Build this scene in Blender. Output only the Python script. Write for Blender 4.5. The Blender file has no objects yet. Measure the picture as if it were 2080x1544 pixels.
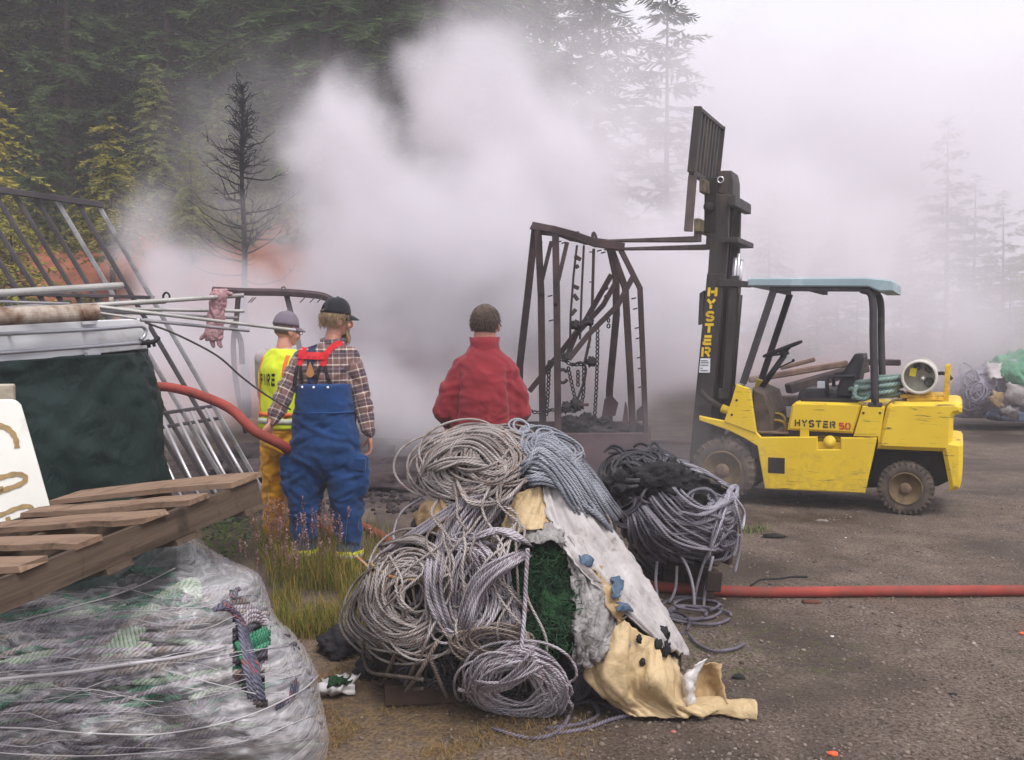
import bpy, bmesh, math, random
import numpy as np
from mathutils import Vector, Matrix, Quaternion, noise as mnoise
from mathutils.bvhtree import BVHTree

R = math.radians
scene = bpy.context.scene
COL = scene.collection
PI = math.pi

# ------------------------------------------------------------------ camera
CAM_H = 1.65
FPX = 2041.0                      # focal length in pixels of the 2080 px wide photograph
PITCH = math.atan(102.0 / FPX)
cam_data = bpy.data.cameras.new('camera')
cam_data.sensor_width = 36.0
cam_data.lens = 36.0 * FPX / 2080.0
cam_data.clip_start = 0.05
cam_data.clip_end = 2000.0
camera = bpy.data.objects.new('camera', cam_data)
camera.location = (0, 0, CAM_H)
camera.rotation_euler = (PI / 2 - PITCH, 0, 0)
COL.objects.link(camera)
scene.camera = camera

# ------------------------------------------------------------------ sky, sun, exposure
SUN_EL, SUN_AZ = R(58), R(150)      # azimuth measured from +Y towards +X : behind the camera, to the right
world = bpy.data.worlds.new('World')
scene.world = world
world.use_nodes = True
wn, wl = world.node_tree.nodes, world.node_tree.links
wn.clear()
sky = wn.new('ShaderNodeTexSky')
sky.sky_type = 'NISHITA'
sky.sun_disc = False
sky.sun_elevation = SUN_EL
sky.sun_rotation = SUN_AZ
sky.air_density = 1.0
sky.dust_density = 6.0
sky.ozone_density = 1.0
hsv = wn.new('ShaderNodeHueSaturation')
hsv.inputs['Saturation'].default_value = 0.16
mixw = wn.new('ShaderNodeMix'); mixw.data_type = 'RGBA'
mixw.inputs[0].default_value = 0.72
mixw.inputs[7].default_value = (5.85, 5.7, 6.35, 1)     # the even, slightly violet overcast
bg = wn.new('ShaderNodeBackground')
bg.inputs['Strength'].default_value = 0.15
wo = wn.new('ShaderNodeOutputWorld')
wl.new(sky.outputs[0], hsv.inputs['Color'])
wl.new(hsv.outputs[0], mixw.inputs[6])
wl.new(mixw.outputs[2], bg.inputs['Color'])
wl.new(bg.outputs[0], wo.inputs['Surface'])

sun_data = bpy.data.lights.new('sun', 'SUN')
sun_data.energy = 1.5
sun_data.angle = R(25)
sun_data.color = (1.0, 0.965, 0.92)
sun = bpy.data.objects.new('sun', sun_data)
sd = Vector((math.sin(SUN_AZ) * math.cos(SUN_EL), math.cos(SUN_AZ) * math.cos(SUN_EL), math.sin(SUN_EL)))
sun.rotation_euler = (-sd).to_track_quat('-Z', 'Y').to_euler()
sun.location = sd * 40
COL.objects.link(sun)

vs = scene.view_settings
vs.view_transform = 'Standard'
vs.look = 'None'
vs.exposure = 0.46
vs.gamma = 1.0
vs.use_curve_mapping = False
scene.cycles.max_bounces = 8
scene.cycles.diffuse_bounces = 2
scene.cycles.transparent_max_bounces = 16
scene.cycles.volume_bounces = 3
scene.cycles.volume_step_rate = 6.0
scene.cycles.volume_max_steps = 64
scene.cycles.glossy_bounces = 2
scene.cycles.transmission_bounces = 2
scene.cycles.use_adaptive_sampling = True
scene.cycles.adaptive_threshold = 0.02
scene.cycles.caustics_reflective = False
scene.cycles.caustics_refractive = False

# ------------------------------------------------------------------ helpers
_CP, _SP = math.cos(PITCH), math.sin(PITCH)
def P(px, py, Y):
    """world point at depth Y that stands at pixel (px, py) of the photograph"""
    u = (px - 1040.0) / FPX
    v = (772.0 - py) / FPX
    dx, dy, dz = u, _CP + v * _SP, -_SP + v * _CP
    t = Y / dy
    return Vector((dx * t, Y, CAM_H + dz * t))
def PG(px, py, z=0.0):
    """ground point (height z) under a pixel"""
    u = (px - 1040.0) / FPX
    v = (772.0 - py) / FPX
    dx, dy, dz = u, _CP + v * _SP, -_SP + v * _CP
    t = (z - CAM_H) / dz
    return Vector((dx * t, dy * t, z))
def pxm(Y):
    return FPX / Y

def tag(o, label=None, cat=None, group=None, kind=None):
    if label: o['label'] = label
    if cat: o['category'] = cat
    if group: o['group'] = group
    if kind: o['kind'] = kind
    return o
def empty(name, loc=(0, 0, 0), rot=(0, 0, 0), label=None, cat=None, group=None):
    o = bpy.data.objects.new(name, None)
    o.empty_display_size = 0.1
    o.location = loc
    o.rotation_euler = rot
    COL.objects.link(o)
    return tag(o, label, cat, group)
def link_mesh(name, me, mat=None, parent=None):
    o = bpy.data.objects.new(name, me)
    COL.objects.link(o)
    if mat is not None and not me.materials:
        for m in (mat if isinstance(mat, (list, tuple)) else [mat]):
            me.materials.append(m)
    if parent is not None:
        o.parent = parent
    return o
def copy_tree(o, parent=None):
    c = o.copy()
    COL.objects.link(c)
    c.parent = parent
    for ch in o.children:
        copy_tree(ch, c)
    return c

class MB:
    """collects shapes in one mesh; optional uv per corner"""
    def __init__(self):
        self.v, self.f, self.uv, self.sm, self.mi = [], [], [], [], []
    def add(self, vs, fs, smooth=False, uvs=None, mi=0):
        b = len(self.v)
        self.v.extend([tuple(p) for p in vs])
        for k, f in enumerate(fs):
            self.f.append([b + i for i in f])
            self.sm.append(smooth)
            self.mi.append(mi)
            self.uv.append(uvs[k] if uvs else [(0.0, 0.0)] * len(f))
        return self
    def box(self, c, s, rot=None, bev=0.0, mi=0, taper=None):
        """c centre, s full size, rot Matrix 3x3; bev chamfers all edges"""
        hx, hy, hz = s[0] / 2, s[1] / 2, s[2] / 2
        M = rot if rot is not None else Matrix.Identity(3)
        c = Vector(c)
        b = min(bev, hx * .49, hy * .49, hz * .49)
        if b <= 0:
            vs = [Vector((x, y, z)) for z in (-hz, hz) for y in (-hy, hy) for x in (-hx, hx)]
            fs = [(0, 2, 3, 1), (4, 5, 7, 6), (0, 1, 5, 4), (2, 6, 7, 3), (0, 4, 6, 2), (1, 3, 7, 5)]
        else:
            vs, idx = [], {}
            for sx in (-1, 1):
                for sy in (-1, 1):
                    for sz in (-1, 1):
                        for ax in range(3):
                            p = [sx * (hx - b), sy * (hy - b), sz * (hz - b)]
                            p[ax] = (sx * hx, sy * hy, sz * hz)[ax]
                            idx[(sx, sy, sz, ax)] = len(vs)
                            vs.append(Vector(p))
            fs = []
            for ax in range(3):
                a1, a2 = [(1, 2), (2, 0), (0, 1)][ax]
                for s_ in (-1, 1):
                    q = []
                    for (p1, p2) in ((-1, -1), (1, -1), (1, 1), (-1, 1)):
                        k = [0, 0, 0]; k[ax] = s_; k[a1] = p1; k[a2] = p2
                        q.append(idx[(k[0], k[1], k[2], ax)])
                    fs.append(q if s_ > 0 else q[::-1])
            for ax in range(3):          # edges parallel to ax
                a1, a2 = [(1, 2), (2, 0), (0, 1)][ax]
                for p1 in (-1, 1):
                    for p2 in (-1, 1):
                        def K(s_, face):
                            k = [0, 0, 0]; k[ax] = s_; k[a1] = p1; k[a2] = p2
                            return idx[(k[0], k[1], k[2], face)]
                        q = [K(-1, a1), K(1, a1), K(1, a2), K(-1, a2)]
                        if p1 * p2 > 0: q = q[::-1]
                        fs.append(q)
            for sx in (-1, 1):
                for sy in (-1, 1):
                    for sz in (-1, 1):
                        q = [idx[(sx, sy, sz, a)] for a in range(3)]
                        fs.append(q if sx * sy * sz > 0 else q[::-1])
        if taper:
            for p in vs:
                t = (p.z / hz + 1) / 2
                k = 1 + (taper - 1) * t
                p.x *= k; p.y *= k
        return self.add([c + M @ p for p in vs], fs, mi=mi)
    def bar(self, a, b, w, h=None, up=(0, 0, 1), bev=0.004, mi=0):
        """rectangular bar from a to b: w across, h along 'up'"""
        a, b = Vector(a), Vector(b)
        h = w if h is None else h
        d = b - a
        L = d.length
        x = d.normalized()
        u = Vector(up)
        y = u.cross(x)
        if y.length < 1e-4: y = Vector((1, 0, 0)).cross(x)
        y.normalize()
        z = x.cross(y)
        M = Matrix((x, y, z)).transposed()
        return self.box((a + b) / 2, (L, w, h), M, bev, mi)
    def tube(self, pts, r, n=8, closed=False, cap=True, mi=0, smooth=True, uvscale=1.0, twist=0.0):
        pts = [Vector(p) for p in pts]
        m = len(pts)
        rr = r if isinstance(r, (list, tuple)) else [r] * m
        tang = []
        for i in range(m):
            a = pts[(i - 1) % m] if (closed or i > 0) else pts[i]
            b = pts[(i + 1) % m] if (closed or i < m - 1) else pts[i]
            t = b - a
            tang.append(t.normalized() if t.length > 1e-9 else (tang[-1] if tang else Vector((0, 0, 1))))
        t0 = tang[0]
        nrm = t0.orthogonal().normalized()
        vs, L, Ls = [], 0.0, []
        for i in range(m):
            if i > 0:
                q = tang[i - 1].rotation_difference(tang[i])
                nrm = q @ nrm
                nrm = (nrm - tang[i] * nrm.dot(tang[i])).normalized()
                L += (pts[i] - pts[i - 1]).length
            Ls.append(L)
            bn = tang[i].cross(nrm)
            for k in range(n):
                a = 2 * PI * k / n
                vs.append(pts[i] + (nrm * math.cos(a) + bn * math.sin(a)) * rr[i])
        fs, uvs = [], []
        for i in range(m if closed else m - 1):
            j = (i + 1) % m
            l0, l1 = Ls[i] * uvscale, (Ls[j] if j > i else Ls[i] + (pts[j] - pts[i]).length) * uvscale
            for k in range(n):
                k2 = (k + 1) % n
                fs.append((i * n + k, i * n + k2, j * n + k2, j * n + k))
                u0, u1 = k / n, (k + 1) / n
                uvs.append([(u0, l0), (u1, l0), (u1, l1), (u0, l1)])
        if cap and not closed:
            fs.append(tuple(range(n))[::-1]); uvs.append([(0.5, 0.0)] * n)
            fs.append(tuple((m - 1) * n + k for k in range(n))); uvs.append([(0.5, 0.0)] * n)
        return self.add(vs, fs, smooth, uvs, mi)
    def pipe(self, a, b, ro, ri, n=16, mi=0):
        """open-ended pipe with wall thickness"""
        a, b = Vector(a), Vector(b)
        x = (b - a).normalized()
        u = x.orthogonal().normalized(); w = x.cross(u)
        vs = []
        for (p, r) in ((a, ro), (b, ro), (b, ri), (a, ri)):
            for k in range(n):
                t = 2 * PI * k / n
                vs.append(p + (u * math.cos(t) + w * math.sin(t)) * r)
        fs = []
        for q in range(4):
            q2 = (q + 1) % 4
            for k in range(n):
                k2 = (k + 1) % n
                fs.append((q * n + k, q * n + k2, q2 * n + k2, q2 * n + k))
        return self.add(vs, fs, False, None, mi)
    def lathe(self, prof, c, axis, n=24, mi=0, smooth=True, closed=False):
        """prof: list of (radius, along axis)"""
        c, ax = Vector(c), Vector(axis).normalized()
        u = ax.orthogonal().normalized(); w = ax.cross(u)
        vs = []
        for (r, t) in prof:
            for k in range(n):
                a = 2 * PI * k / n
                vs.append(c + ax * t + (u * math.cos(a) + w * math.sin(a)) * r)
        fs = []
        m = len(prof)
        for i in range(m if closed else m - 1):
            j = (i + 1) % m
            for k in range(n):
                k2 = (k + 1) % n
                fs.append((i * n + k, i * n + k2, j * n + k2, j * n + k))
        if not closed:
            fs.append(tuple(range(n))[::-1]); fs.append(tuple((m - 1) * n + k for k in range(n)))
        return self.add(vs, fs, smooth, None, mi)
    def prism(self, poly, y0, y1, frame=None, bev=0.0, mi=0):
        """poly: (x, z) outline, extruded along y from y0 to y1"""
        n = len(poly)
        def ring(y, ins):
            if ins <= 0: return [Vector((p[0], y, p[1])) for p in poly]
            out = []
            for i in range(n):
                a, b, c = Vector(poly[i - 1]), Vector(poly[i]), Vector(poly[(i + 1) % n])
                e1, e2 = (b - a).normalized(), (c - b).normalized()
                n1, n2 = Vector((-e1.y, e1.x)), Vector((-e2.y, e2.x))
                m_ = n1 + n2
                m_ = m_ / max(0.35, m_.dot(n1)) if m_.length > 1e-6 else n1
                q = b + m_ * ins
                out.append(Vector((q.x, y, q.y)))
            return out
        area = sum(poly[i - 1][0] * poly[i][1] - poly[i][0] * poly[i - 1][1] for i in range(n))
        if area < 0: poly = poly[::-1]
        rings = [ring(y0, bev), ring(y0 + bev, 0), ring(y1 - bev, 0), ring(y1, bev)] if bev > 0 else [ring(y0, 0), ring(y1, 0)]
        vs = [p for r_ in rings for p in r_]
        fs = [tuple(range(n))]
        for q in range(len(rings) - 1):
            for k in range(n):
                k2 = (k + 1) % n
                fs.append((q * n + k2, q * n + k, (q + 1) * n + k, (q + 1) * n + k2))
        b = (len(rings) - 1) * n
        fs.append(tuple(b + k for k in range(n))[::-1])
        if frame is not None: vs = [frame @ p for p in vs]
        return self.add(vs, fs, mi=mi)
    def mesh(self, name='mesh'):
        me = bpy.data.meshes.new(name)
        me.from_pydata(self.v, [], self.f)
        me.polygons.foreach_set('use_smooth', self.sm)
        if any(self.mi): me.polygons.foreach_set('material_index', self.mi)
        uvl = me.uv_layers.new(name='UVMap')
        flat = [c for f in self.uv for uv in f for c in uv]
        uvl.data.foreach_set('uv', flat)
        me.update()
        return me
    def build(self, name, mat=None, parent=None):
        return link_mesh(name, self.mesh(name), mat, parent)

def catmull(pts, n=6, closed=False):
    """smooth curve through points (tuples of any dimension)"""
    p = [np.array(q, dtype=float) for q in pts]
    m = len(p)
    if m < 3 and not closed:
        return [p[0] + (p[1] - p[0]) * t for t in np.linspace(0, 1, n + 1)]
    out = []
    for i in range(m if closed else m - 1):
        if closed:
            a, b, c, d = p[(i - 1) % m], p[i], p[(i + 1) % m], p[(i + 2) % m]
        else:
            a = p[i - 1] if i > 0 else 2 * p[0] - p[1]
            b, c = p[i], p[i + 1]
            d = p[i + 2] if i + 2 < m else 2 * p[-1] - p[-2]
        for k in range(n):
            t = k / n
            out.append(0.5 * ((2 * b) + (c - a) * t + (2 * a - 5 * b + 4 * c - d) * t * t + (3 * b - a - 3 * c + d) * t ** 3))
    if not closed: out.append(p[-1])
    return out
def fbm(p, oct=4, s=1.0):
    v, a = 0.0, 1.0
    q = Vector(p) * s
    for _ in range(oct):
        v += a * mnoise.noise(q); q = q * 2.03 + Vector((3.1, 1.7, 5.3)); a *= 0.5
    return v

# ------------------------------------------------------------------ materials
_M = {}
class NB:
    """tiny node-builder"""
    def __init__(self, name):
        self.m = bpy.data.materials.new(name)
        self.m.use_nodes = True
        self.t = self.m.node_tree
        self.n, self.l = self.t.nodes, self.t.links
        self.b = self.n['Principled BSDF']
        self.out = self.n['Material Output']
    def new(self, t, **kw):
        nd = self.n.new(t)
        for k, v in kw.items(): setattr(nd, k, v)
        return nd
    def coord(self, kind='Object', scale=None):
        c = self.new('ShaderNodeTexCoord').outputs[kind]
        if scale is not None:
            mp = self.new('ShaderNodeMapping')
            mp.inputs['Scale'].default_value = scale if hasattr(scale, '__len__') else (scale,) * 3
            self.l.new(c, mp.inputs['Vector']); c = mp.outputs[0]
        return c
    def noise(self, vec, scale, detail=4, rough=0.55, dist=0.0):
        nd = self.new('ShaderNodeTexNoise')
        nd.inputs['Scale'].default_value = scale
        nd.inputs['Detail'].default_value = detail
        nd.inputs['Roughness'].default_value = rough
        nd.inputs['Distortion'].default_value = dist
        if vec is not None: self.l.new(vec, nd.inputs['Vector'])
        return nd.outputs['Fac']
    def ramp(self, fac, stops, interp='LINEAR'):
        r = self.new('ShaderNodeValToRGB')
        e = r.color_ramp.elements
        r.color_ramp.interpolation = interp
        while len(e) < len(stops): e.new(0.5)
        for k, (p, c) in enumerate(stops):
            e[k].position = p
            e[k].color = (c[0], c[1], c[2], 1) if hasattr(c, '__len__') else (c, c, c, 1)
        self.l.new(fac, r.inputs[0])
        return r.outputs[0]
    def mix(self, fac, a, b, mode='MIX'):
        m = self.new('ShaderNodeMix'); m.data_type = 'RGBA'; m.blend_type = mode
        for s, v in ((m.inputs[0], fac), (m.inputs[6], a), (m.inputs[7], b)):
            if hasattr(v, 'is_linked'): self.l.new(v, s)
            elif hasattr(v, '__len__'): s.default_value = (v[0], v[1], v[2], 1)
            else: s.default_value = v
        return m.outputs[2]
    def math(self, op, a, b=0.5, clamp=False):
        m = self.new('ShaderNodeMath'); m.operation = op; m.use_clamp = clamp
        for s, v in ((m.inputs[0], a), (m.inputs[1], b)):
            if hasattr(v, 'is_linked'): self.l.new(v, s)
            else: s.default_value = v
        return m.outputs[0]
    def bump(self, h, strength=0.3, dist=0.01, normal=None):
        b = self.new('ShaderNodeBump')
        b.inputs['Strength'].default_value = strength
        b.inputs['Distance'].default_value = dist
        self.l.new(h, b.inputs['Height'])
        if normal is not None: self.l.new(normal, b.inputs['Normal'])
        return b.outputs[0]
    def set(self, **kw):
        for k, v in kw.items():
            s = self.b.inputs[{'color': 'Base Color', 'rough': 'Roughness', 'metal': 'Metallic', 'normal': 'Normal', 'alpha': 'Alpha', 'spec': 'Specular IOR Level', 'sheen': 'Sheen Weight', 'trans': 'Transmission Weight', 'sss': 'Subsurface Weight', 'coat': 'Coat Weight'}[k]]
            if hasattr(v, 'is_linked'): self.l.new(v, s)
            elif hasattr(v, '__len__'): s.default_value = (v[0], v[1], v[2], 1)
            else: s.default_value = v
        return self
def S(r, g, b):
    """sRGB 0-255 to linear"""
    return tuple((c / 255 / 12.92) if c / 255 <= 0.04045 else ((c / 255 + 0.055) / 1.055) ** 2.4 for c in (r, g, b))

def mat_plain(name, col, rough=0.7, metal=0.0, var=0.25, scale=8.0, dirt=None, dirt_amt=0.5, bump=0.15, bscale=40.0, spec=0.4, bdist=0.004, stretch=None):
    """surface with mottled colour, optional dirt patches and fine relief"""
    if name in _M: return _M[name]
    b = NB(name)
    co = b.coord('Object', stretch) if stretch else b.coord('Object')
    n1 = b.noise(co, scale, 3, 0.62)
    c = b.ramp(n1, [(0.3, tuple(x * (1 - var) for x in col)), (0.7, tuple(min(1, x * (1 + var)) for x in col))])
    if dirt is not None:
        n2 = b.noise(co, scale * 0.6, 5, 0.68, 0.4)
        f = b.ramp(n2, [(0.62 - 0.3 * dirt_amt, 0.0), (0.80 - 0.2 * dirt_amt, 1.0)])
        c = b.mix(f, c, dirt)
    n3 = b.noise(co, bscale, 2, 0.6)
    b.set(color=c, rough=rough, metal=metal, spec=spec)
    if bump > 0: b.set(normal=b.bump(n3, bump, bdist))
    _M[name] = b.m
    return b.m
# ------------------------------------------------------------------ rope
def rope_mat(name, c1, c2, c3=None, twist=26.0, fleck=None):
    """laid rope: slanting strands, seen as bands running round the tube"""
    if name in _M: return _M[name]
    b = NB(name)
    uv = b.coord('UV')
    sep = b.new('ShaderNodeSeparateXYZ'); b.l.new(uv, sep.inputs[0])
    ph = b.math('ADD', b.math('MULTIPLY', sep.outputs['X'], 3.0), b.math('MULTIPLY', sep.outputs['Y'], twist * 2))
    fr = b.math('FRACT', ph)
    strand = b.math('SUBTRACT', 1.0, b.math('POWER', b.math('ABSOLUTE', b.math('SUBTRACT', b.math('MULTIPLY', fr, 2.0), 1.0)), 3.0))
    co = b.coord('Object')
    n = b.noise(co, 9.0, 4, 0.6)
    g = b.new('ShaderNodeNewGeometry')
    f = b.math('ADD', b.math('MULTIPLY', n, 0.7), b.math('MULTIPLY', g.outputs['Random Per Island'], 0.4))
    c = b.ramp(f, [(0.3, c1), (0.7, c2)] if c3 is None else [(0.25, c1), (0.5, c2), (0.75, c3)])
    if fleck:
        st = b.math('FLOOR', ph)
        wn_ = b.new('ShaderNodeTexWhiteNoise', noise_dimensions='1D'); b.l.new(st, wn_.inputs['W'])
        c = b.mix(b.math('MULTIPLY', b.math('GREATER_THAN', wn_.outputs['Value'], 0.84), .6), c, fleck)
    dirt = b.noise(co, 3.2, 6, 0.7)
    c = b.mix(b.ramp(dirt, [(0.46, 0.0), (0.74, 0.5)]), c, (c1[0] * .46, c1[1] * .42, c1[2] * .40))
    c = b.mix(b.ramp(strand, [(0.0, 0.75), (0.45, 0.0)]), c, tuple(x * .30 for x in c1))
    b.set(color=c, rough=0.8, spec=0.25, normal=b.bump(strand, 0.9, 0.006))
    _M[name] = b.m
    return b.m
ROPE_GREY = rope_mat('grey_violet_rope', S(116, 109, 115), S(166, 158, 165), S(196, 189, 195), fleck=S(128, 98, 98))
ROPE_TAN = rope_mat('tan_grey_rope', S(117, 109, 105), S(162, 152, 147), S(190, 181, 176), fleck=S(138, 108, 92))
ROPE_BLUE = rope_mat('blue_grey_rope', S(94, 97, 106), S(134, 137, 147), S(166, 168, 176))
ROPE_BROWN = rope_mat('brown_rope', S(92, 81, 74), S(132, 119, 110), S(160, 146, 137))
ROPE_DARK = rope_mat('sooty_rope', S(62, 58, 64), S(102, 96, 106), S(136, 128, 142))
ROPE_SOOT = rope_mat('burnt_rope', S(38, 38, 40), S(64, 64, 68), S(96, 94, 98))
ROPE_TEAL = rope_mat('teal_rope', S(92, 118, 112), S(134, 158, 150), S(164, 182, 172), twist=14)
ROPE_GREEN = rope_mat('green_rope', S(26, 78, 58), S(52, 120, 90), S(86, 148, 118))
ROPE_PALEG = rope_mat('pale_green_rope', S(128, 152, 124), S(164, 186, 158), S(188, 204, 178))
ROPE_NAVY = rope_mat('blue_red_rope', S(58, 60, 76), S(92, 92, 108), S(124, 122, 134), fleck=S(150, 76, 72))

def looped(rng, path_fn, loops, seg, wander=0.0, drift=0.0):
    """one rope going round a closed path many times: path_fn(t, k) with t in 0..1, k loop position 0..1"""
    pts = []
    n = int(loops * seg)
    o1, o2 = rng.random() * 50, rng.random() * 50
    for i in range(n + 1):
        t = (i / seg) % 1.0
        lp = i / seg
        pts.append(path_fn(t, lp, Vector((mnoise.noise(Vector((lp * 1.9, o1, 0))), mnoise.noise(Vector((lp * 1.9, o2, 3))), mnoise.noise(Vector((lp * 2.3, o1, 9)))))))
    return pts

def teal_coil():
    root, F, O, ex, ey, W = FORK
    fr = Matrix.Translation(O) @ Matrix.Rotation(math.atan2(ex.y, ex.x), 4, 'Z')
    rng = random.Random(8)
    a, b = F(1380 + 1030 / 2.97, 540 + 770 / 2.97, .1), F(1380 + 1350 / 2.97, 540 + 745 / 2.97, .1)
    cx, cz = (a[0] + b[0]) / 2, (a[1] + b[1]) / 2
    hw = (b[0] - a[0]) / 2
    zb = F(1380 + 1200 / 2.97, 540 + 836 / 2.97, .1)[1] + .03
    def fn(t, lp, nz):
        k = lp / 7.0
        an = 2 * PI * t
        x = cx + math.cos(an) * hw * (0.86 + .12 * math.sin(lp * 2.2)) + nz.x * .03
        y = .20 + math.sin(an) * (.13 + .03 * math.cos(lp * 3.1)) + nz.y * .03 + .02
        z = zb + .018 + .034 * lp * (0.9) + nz.z * .02 + .025 * math.cos(an) 
        return fr @ Vector((x, y, z))
    mb = MB()
    mb.tube(looped(rng, fn, 6.3, 22), .021, 8)
    e = [fr @ Vector((cx - hw * .75, -.0 + .06, zb + .14)), fr @ Vector((cx - hw * .8, .02, zb + .05)), fr @ Vector((cx - hw * .55, .01, zb + .02)), fr @ Vector((cx - hw * .3, .05, zb + .03)), fr @ Vector((cx - hw * .1, .1, zb + .08))]
    mb.tube(catmull(e, 5), .02, 8)
    o = mb.build('rope_coil', ROPE_TEAL)
    tag(o, 'pale teal rope coiled on the forklift hood beside the rear guard leg', 'rope coil', 'coils of rope')
# ------------------------------------------------------------------ terrain
def hill(x, y):
    yb = 15.5 + 0.62 * max(0.0, x + 5.0) + 0.9 * math.sin(x * 0.45)
    yb = min(yb, 27.0)
    d = y - yb
    if d <= 0: return 0.0
    k = 1.0 if x < -4 else max(0.22, 1.0 - 0.16 * (x + 4))
    steep = 0.62 * k * min(d, 6.0) * min(1.0, d / 2.0)
    rest = 0.30 * k * k * min(max(0.0, d - 6.0), 45.0)
    return steep + rest
def gz(x, y):
    h = hill(x, y)
    n = 0.012 * mnoise.noise(Vector((x * 1.3, y * 1.3, 0.3))) + 0.006 * mnoise.noise(Vector((x * 5, y * 5, 2.3)))
    if h > 0.2: n += 0.25 * mnoise.noise(Vector((x * 0.6, y * 0.6, 7.0))) * min(1, h)
    return h + n

def ground_material():
    b = NB('ground_earth')
    co = b.coord('Object')
    # gravelly brown earth: fine stones, damp patches, moss, dead grass, burnt soil
    big = b.noise(co, 0.55, 4, 0.6, 0.3)
    mid = b.noise(co, 4.0, 4, 0.68)
    fine = b.noise(co, 55.0, 2, 0.7)
    c = b.ramp(mid, [(0.28, S(62, 50, 41)), (0.5, S(87, 72, 60)), (0.72, S(110, 95, 81))])
    c = b.mix(b.ramp(fine, [(0.42, 0.0), (0.62, 0.55)]), c, S(138, 126, 118))
    c = b.mix(b.ramp(fine, [(0.30, 0.7), (0.44, 0.0)]), c, S(48, 38, 32))
    vor = b.new('ShaderNodeTexVoronoi'); vor.inputs['Scale'].default_value = 38.0
    b.l.new(co, vor.inputs['Vector'])
    stone = b.math('MULTIPLY', b.ramp(vor.outputs['Distance'], [(0.18, 1.0), (0.34, 0.0)]), b.ramp(mid, [(0.45, 0.0), (0.62, 0.75)]))
    c = b.mix(stone, c, b.ramp(vor.outputs['Color'], [(0.2, S(90, 82, 78)), (0.6, S(142, 132, 124)), (0.95, S(176, 168, 160))]))
    wet = b.ramp(big, [(0.38, 0.85), (0.56, 0.0)])
    c = b.mix(wet, c, S(50, 39, 31))
    # moss and dry grass have their own places on the ground
    def patch(cx, cy, rx, ry, soft=0.5):
        sub = b.new('ShaderNodeVectorMath', operation='SUBTRACT'); b.l.new(co, sub.inputs[0]); sub.inputs[1].default_value = (cx, cy, 0)
        dv = b.new('ShaderNodeVectorMath', operation='DIVIDE'); b.l.new(sub.outputs[0], dv.inputs[0]); dv.inputs[1].default_value = (rx, ry, 1e6)
        ln = b.new('ShaderNodeVectorMath', operation='LENGTH'); b.l.new(dv.outputs[0], ln.inputs[0])
        d = b.math('ADD', ln.outputs['Value'], b.math('MULTIPLY', b.math('SUBTRACT', mid, 0.5), 1.1))
        return b.ramp(d, [(1 - soft, 1.0), (1.0, 0.0)])
    moss = b.math('MULTIPLY', patch(1.15, 5.1, 0.9, 0.7), b.ramp(b.noise(co, 9, 4, 0.6), [(0.52, 0.0), (0.68, 0.55)]))
    c = b.mix(moss, c, S(78, 84, 42))
    dry = b.math('MULTIPLY', patch(-0.75, 4.3, 1.15, 1.7, 0.6), b.ramp(b.noise(co, 14, 5, 0.7), [(0.38, 0.1), (0.62, 0.75)]))
    c = b.mix(dry, c, b.ramp(fine, [(0.3, S(92, 72, 46)), (0.7, S(146, 120, 84))]))
    burnt = patch(-0.9, 12.0, 5.0, 3.6, 0.45)
    c = b.mix(burnt, c, b.ramp(mid, [(0.3, S(34, 28, 30)), (0.7, S(84, 72, 74))]))
    # bank: red-brown soil up the slope with leaf litter further up
    sep = b.new('ShaderNodeSeparateXYZ'); b.l.new(co, sep.inputs[0])
    up = b.math('ADD', sep.outputs['Z'], b.math('MULTIPLY', big, 0.8))
    c = b.mix(b.ramp(up, [(0.5, 0.0), (0.9, 1.0)]), c, b.ramp(b.noise(co, 1.6, 6, 0.7), [(0.25, S(88, 54, 39)), (0.5, S(140, 83, 60)), (0.75, S(162, 104, 78))]))
    rr = b.new('ShaderNodeMapRange'); b.l.new(sep.outputs['Z'], rr.inputs[0])
    rr.inputs[1].default_value = 3.4; rr.inputs[2].default_value = 5.0
    c = b.mix(b.math('ADD', rr.outputs[0], b.math('MULTIPLY', b.math('SUBTRACT', big, 0.5), 1.2), True), c, S(46, 44, 26))
    h = b.math('ADD', b.math('MULTIPLY', fine, 0.7), mid)
    rough = b.ramp(wet, [(0.0, 0.95), (1.0, 0.62)])
    b.set(color=c, rough=rough, spec=0.3, normal=b.bump(h, 0.75, 0.025))
    return b.m

def build_ground():
    ys = list(np.arange(-3.0, 2.0, 0.5)) + list(np.arange(2.0, 14.0, 0.085)) + list(np.arange(14.0, 62.0, 0.7)) + [63, 66, 70, 75, 80]
    xs = [-60, -55] + list(np.arange(-50, -7.0, 1.0)) + list(np.arange(-7.0, 8.0, 0.09)) + list(np.arange(8.0, 50, 1.0)) + [55, 60]
    nx, ny = len(xs), len(ys)
    vs = [(x, y, gz(x, y)) for y in ys for x in xs]
    fs = [(j * nx + i, j * nx + i + 1, (j + 1) * nx + i + 1, (j + 1) * nx + i) for j in range(ny - 1) for i in range(nx - 1)]
    me = bpy.data.meshes.new('ground')
    me.from_pydata(vs, [], fs)
    me.polygons.foreach_set('use_smooth', [True] * len(fs))
    o = link_mesh('ground', me, ground_material())
    tag(o, kind='structure')
build_ground()

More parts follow.
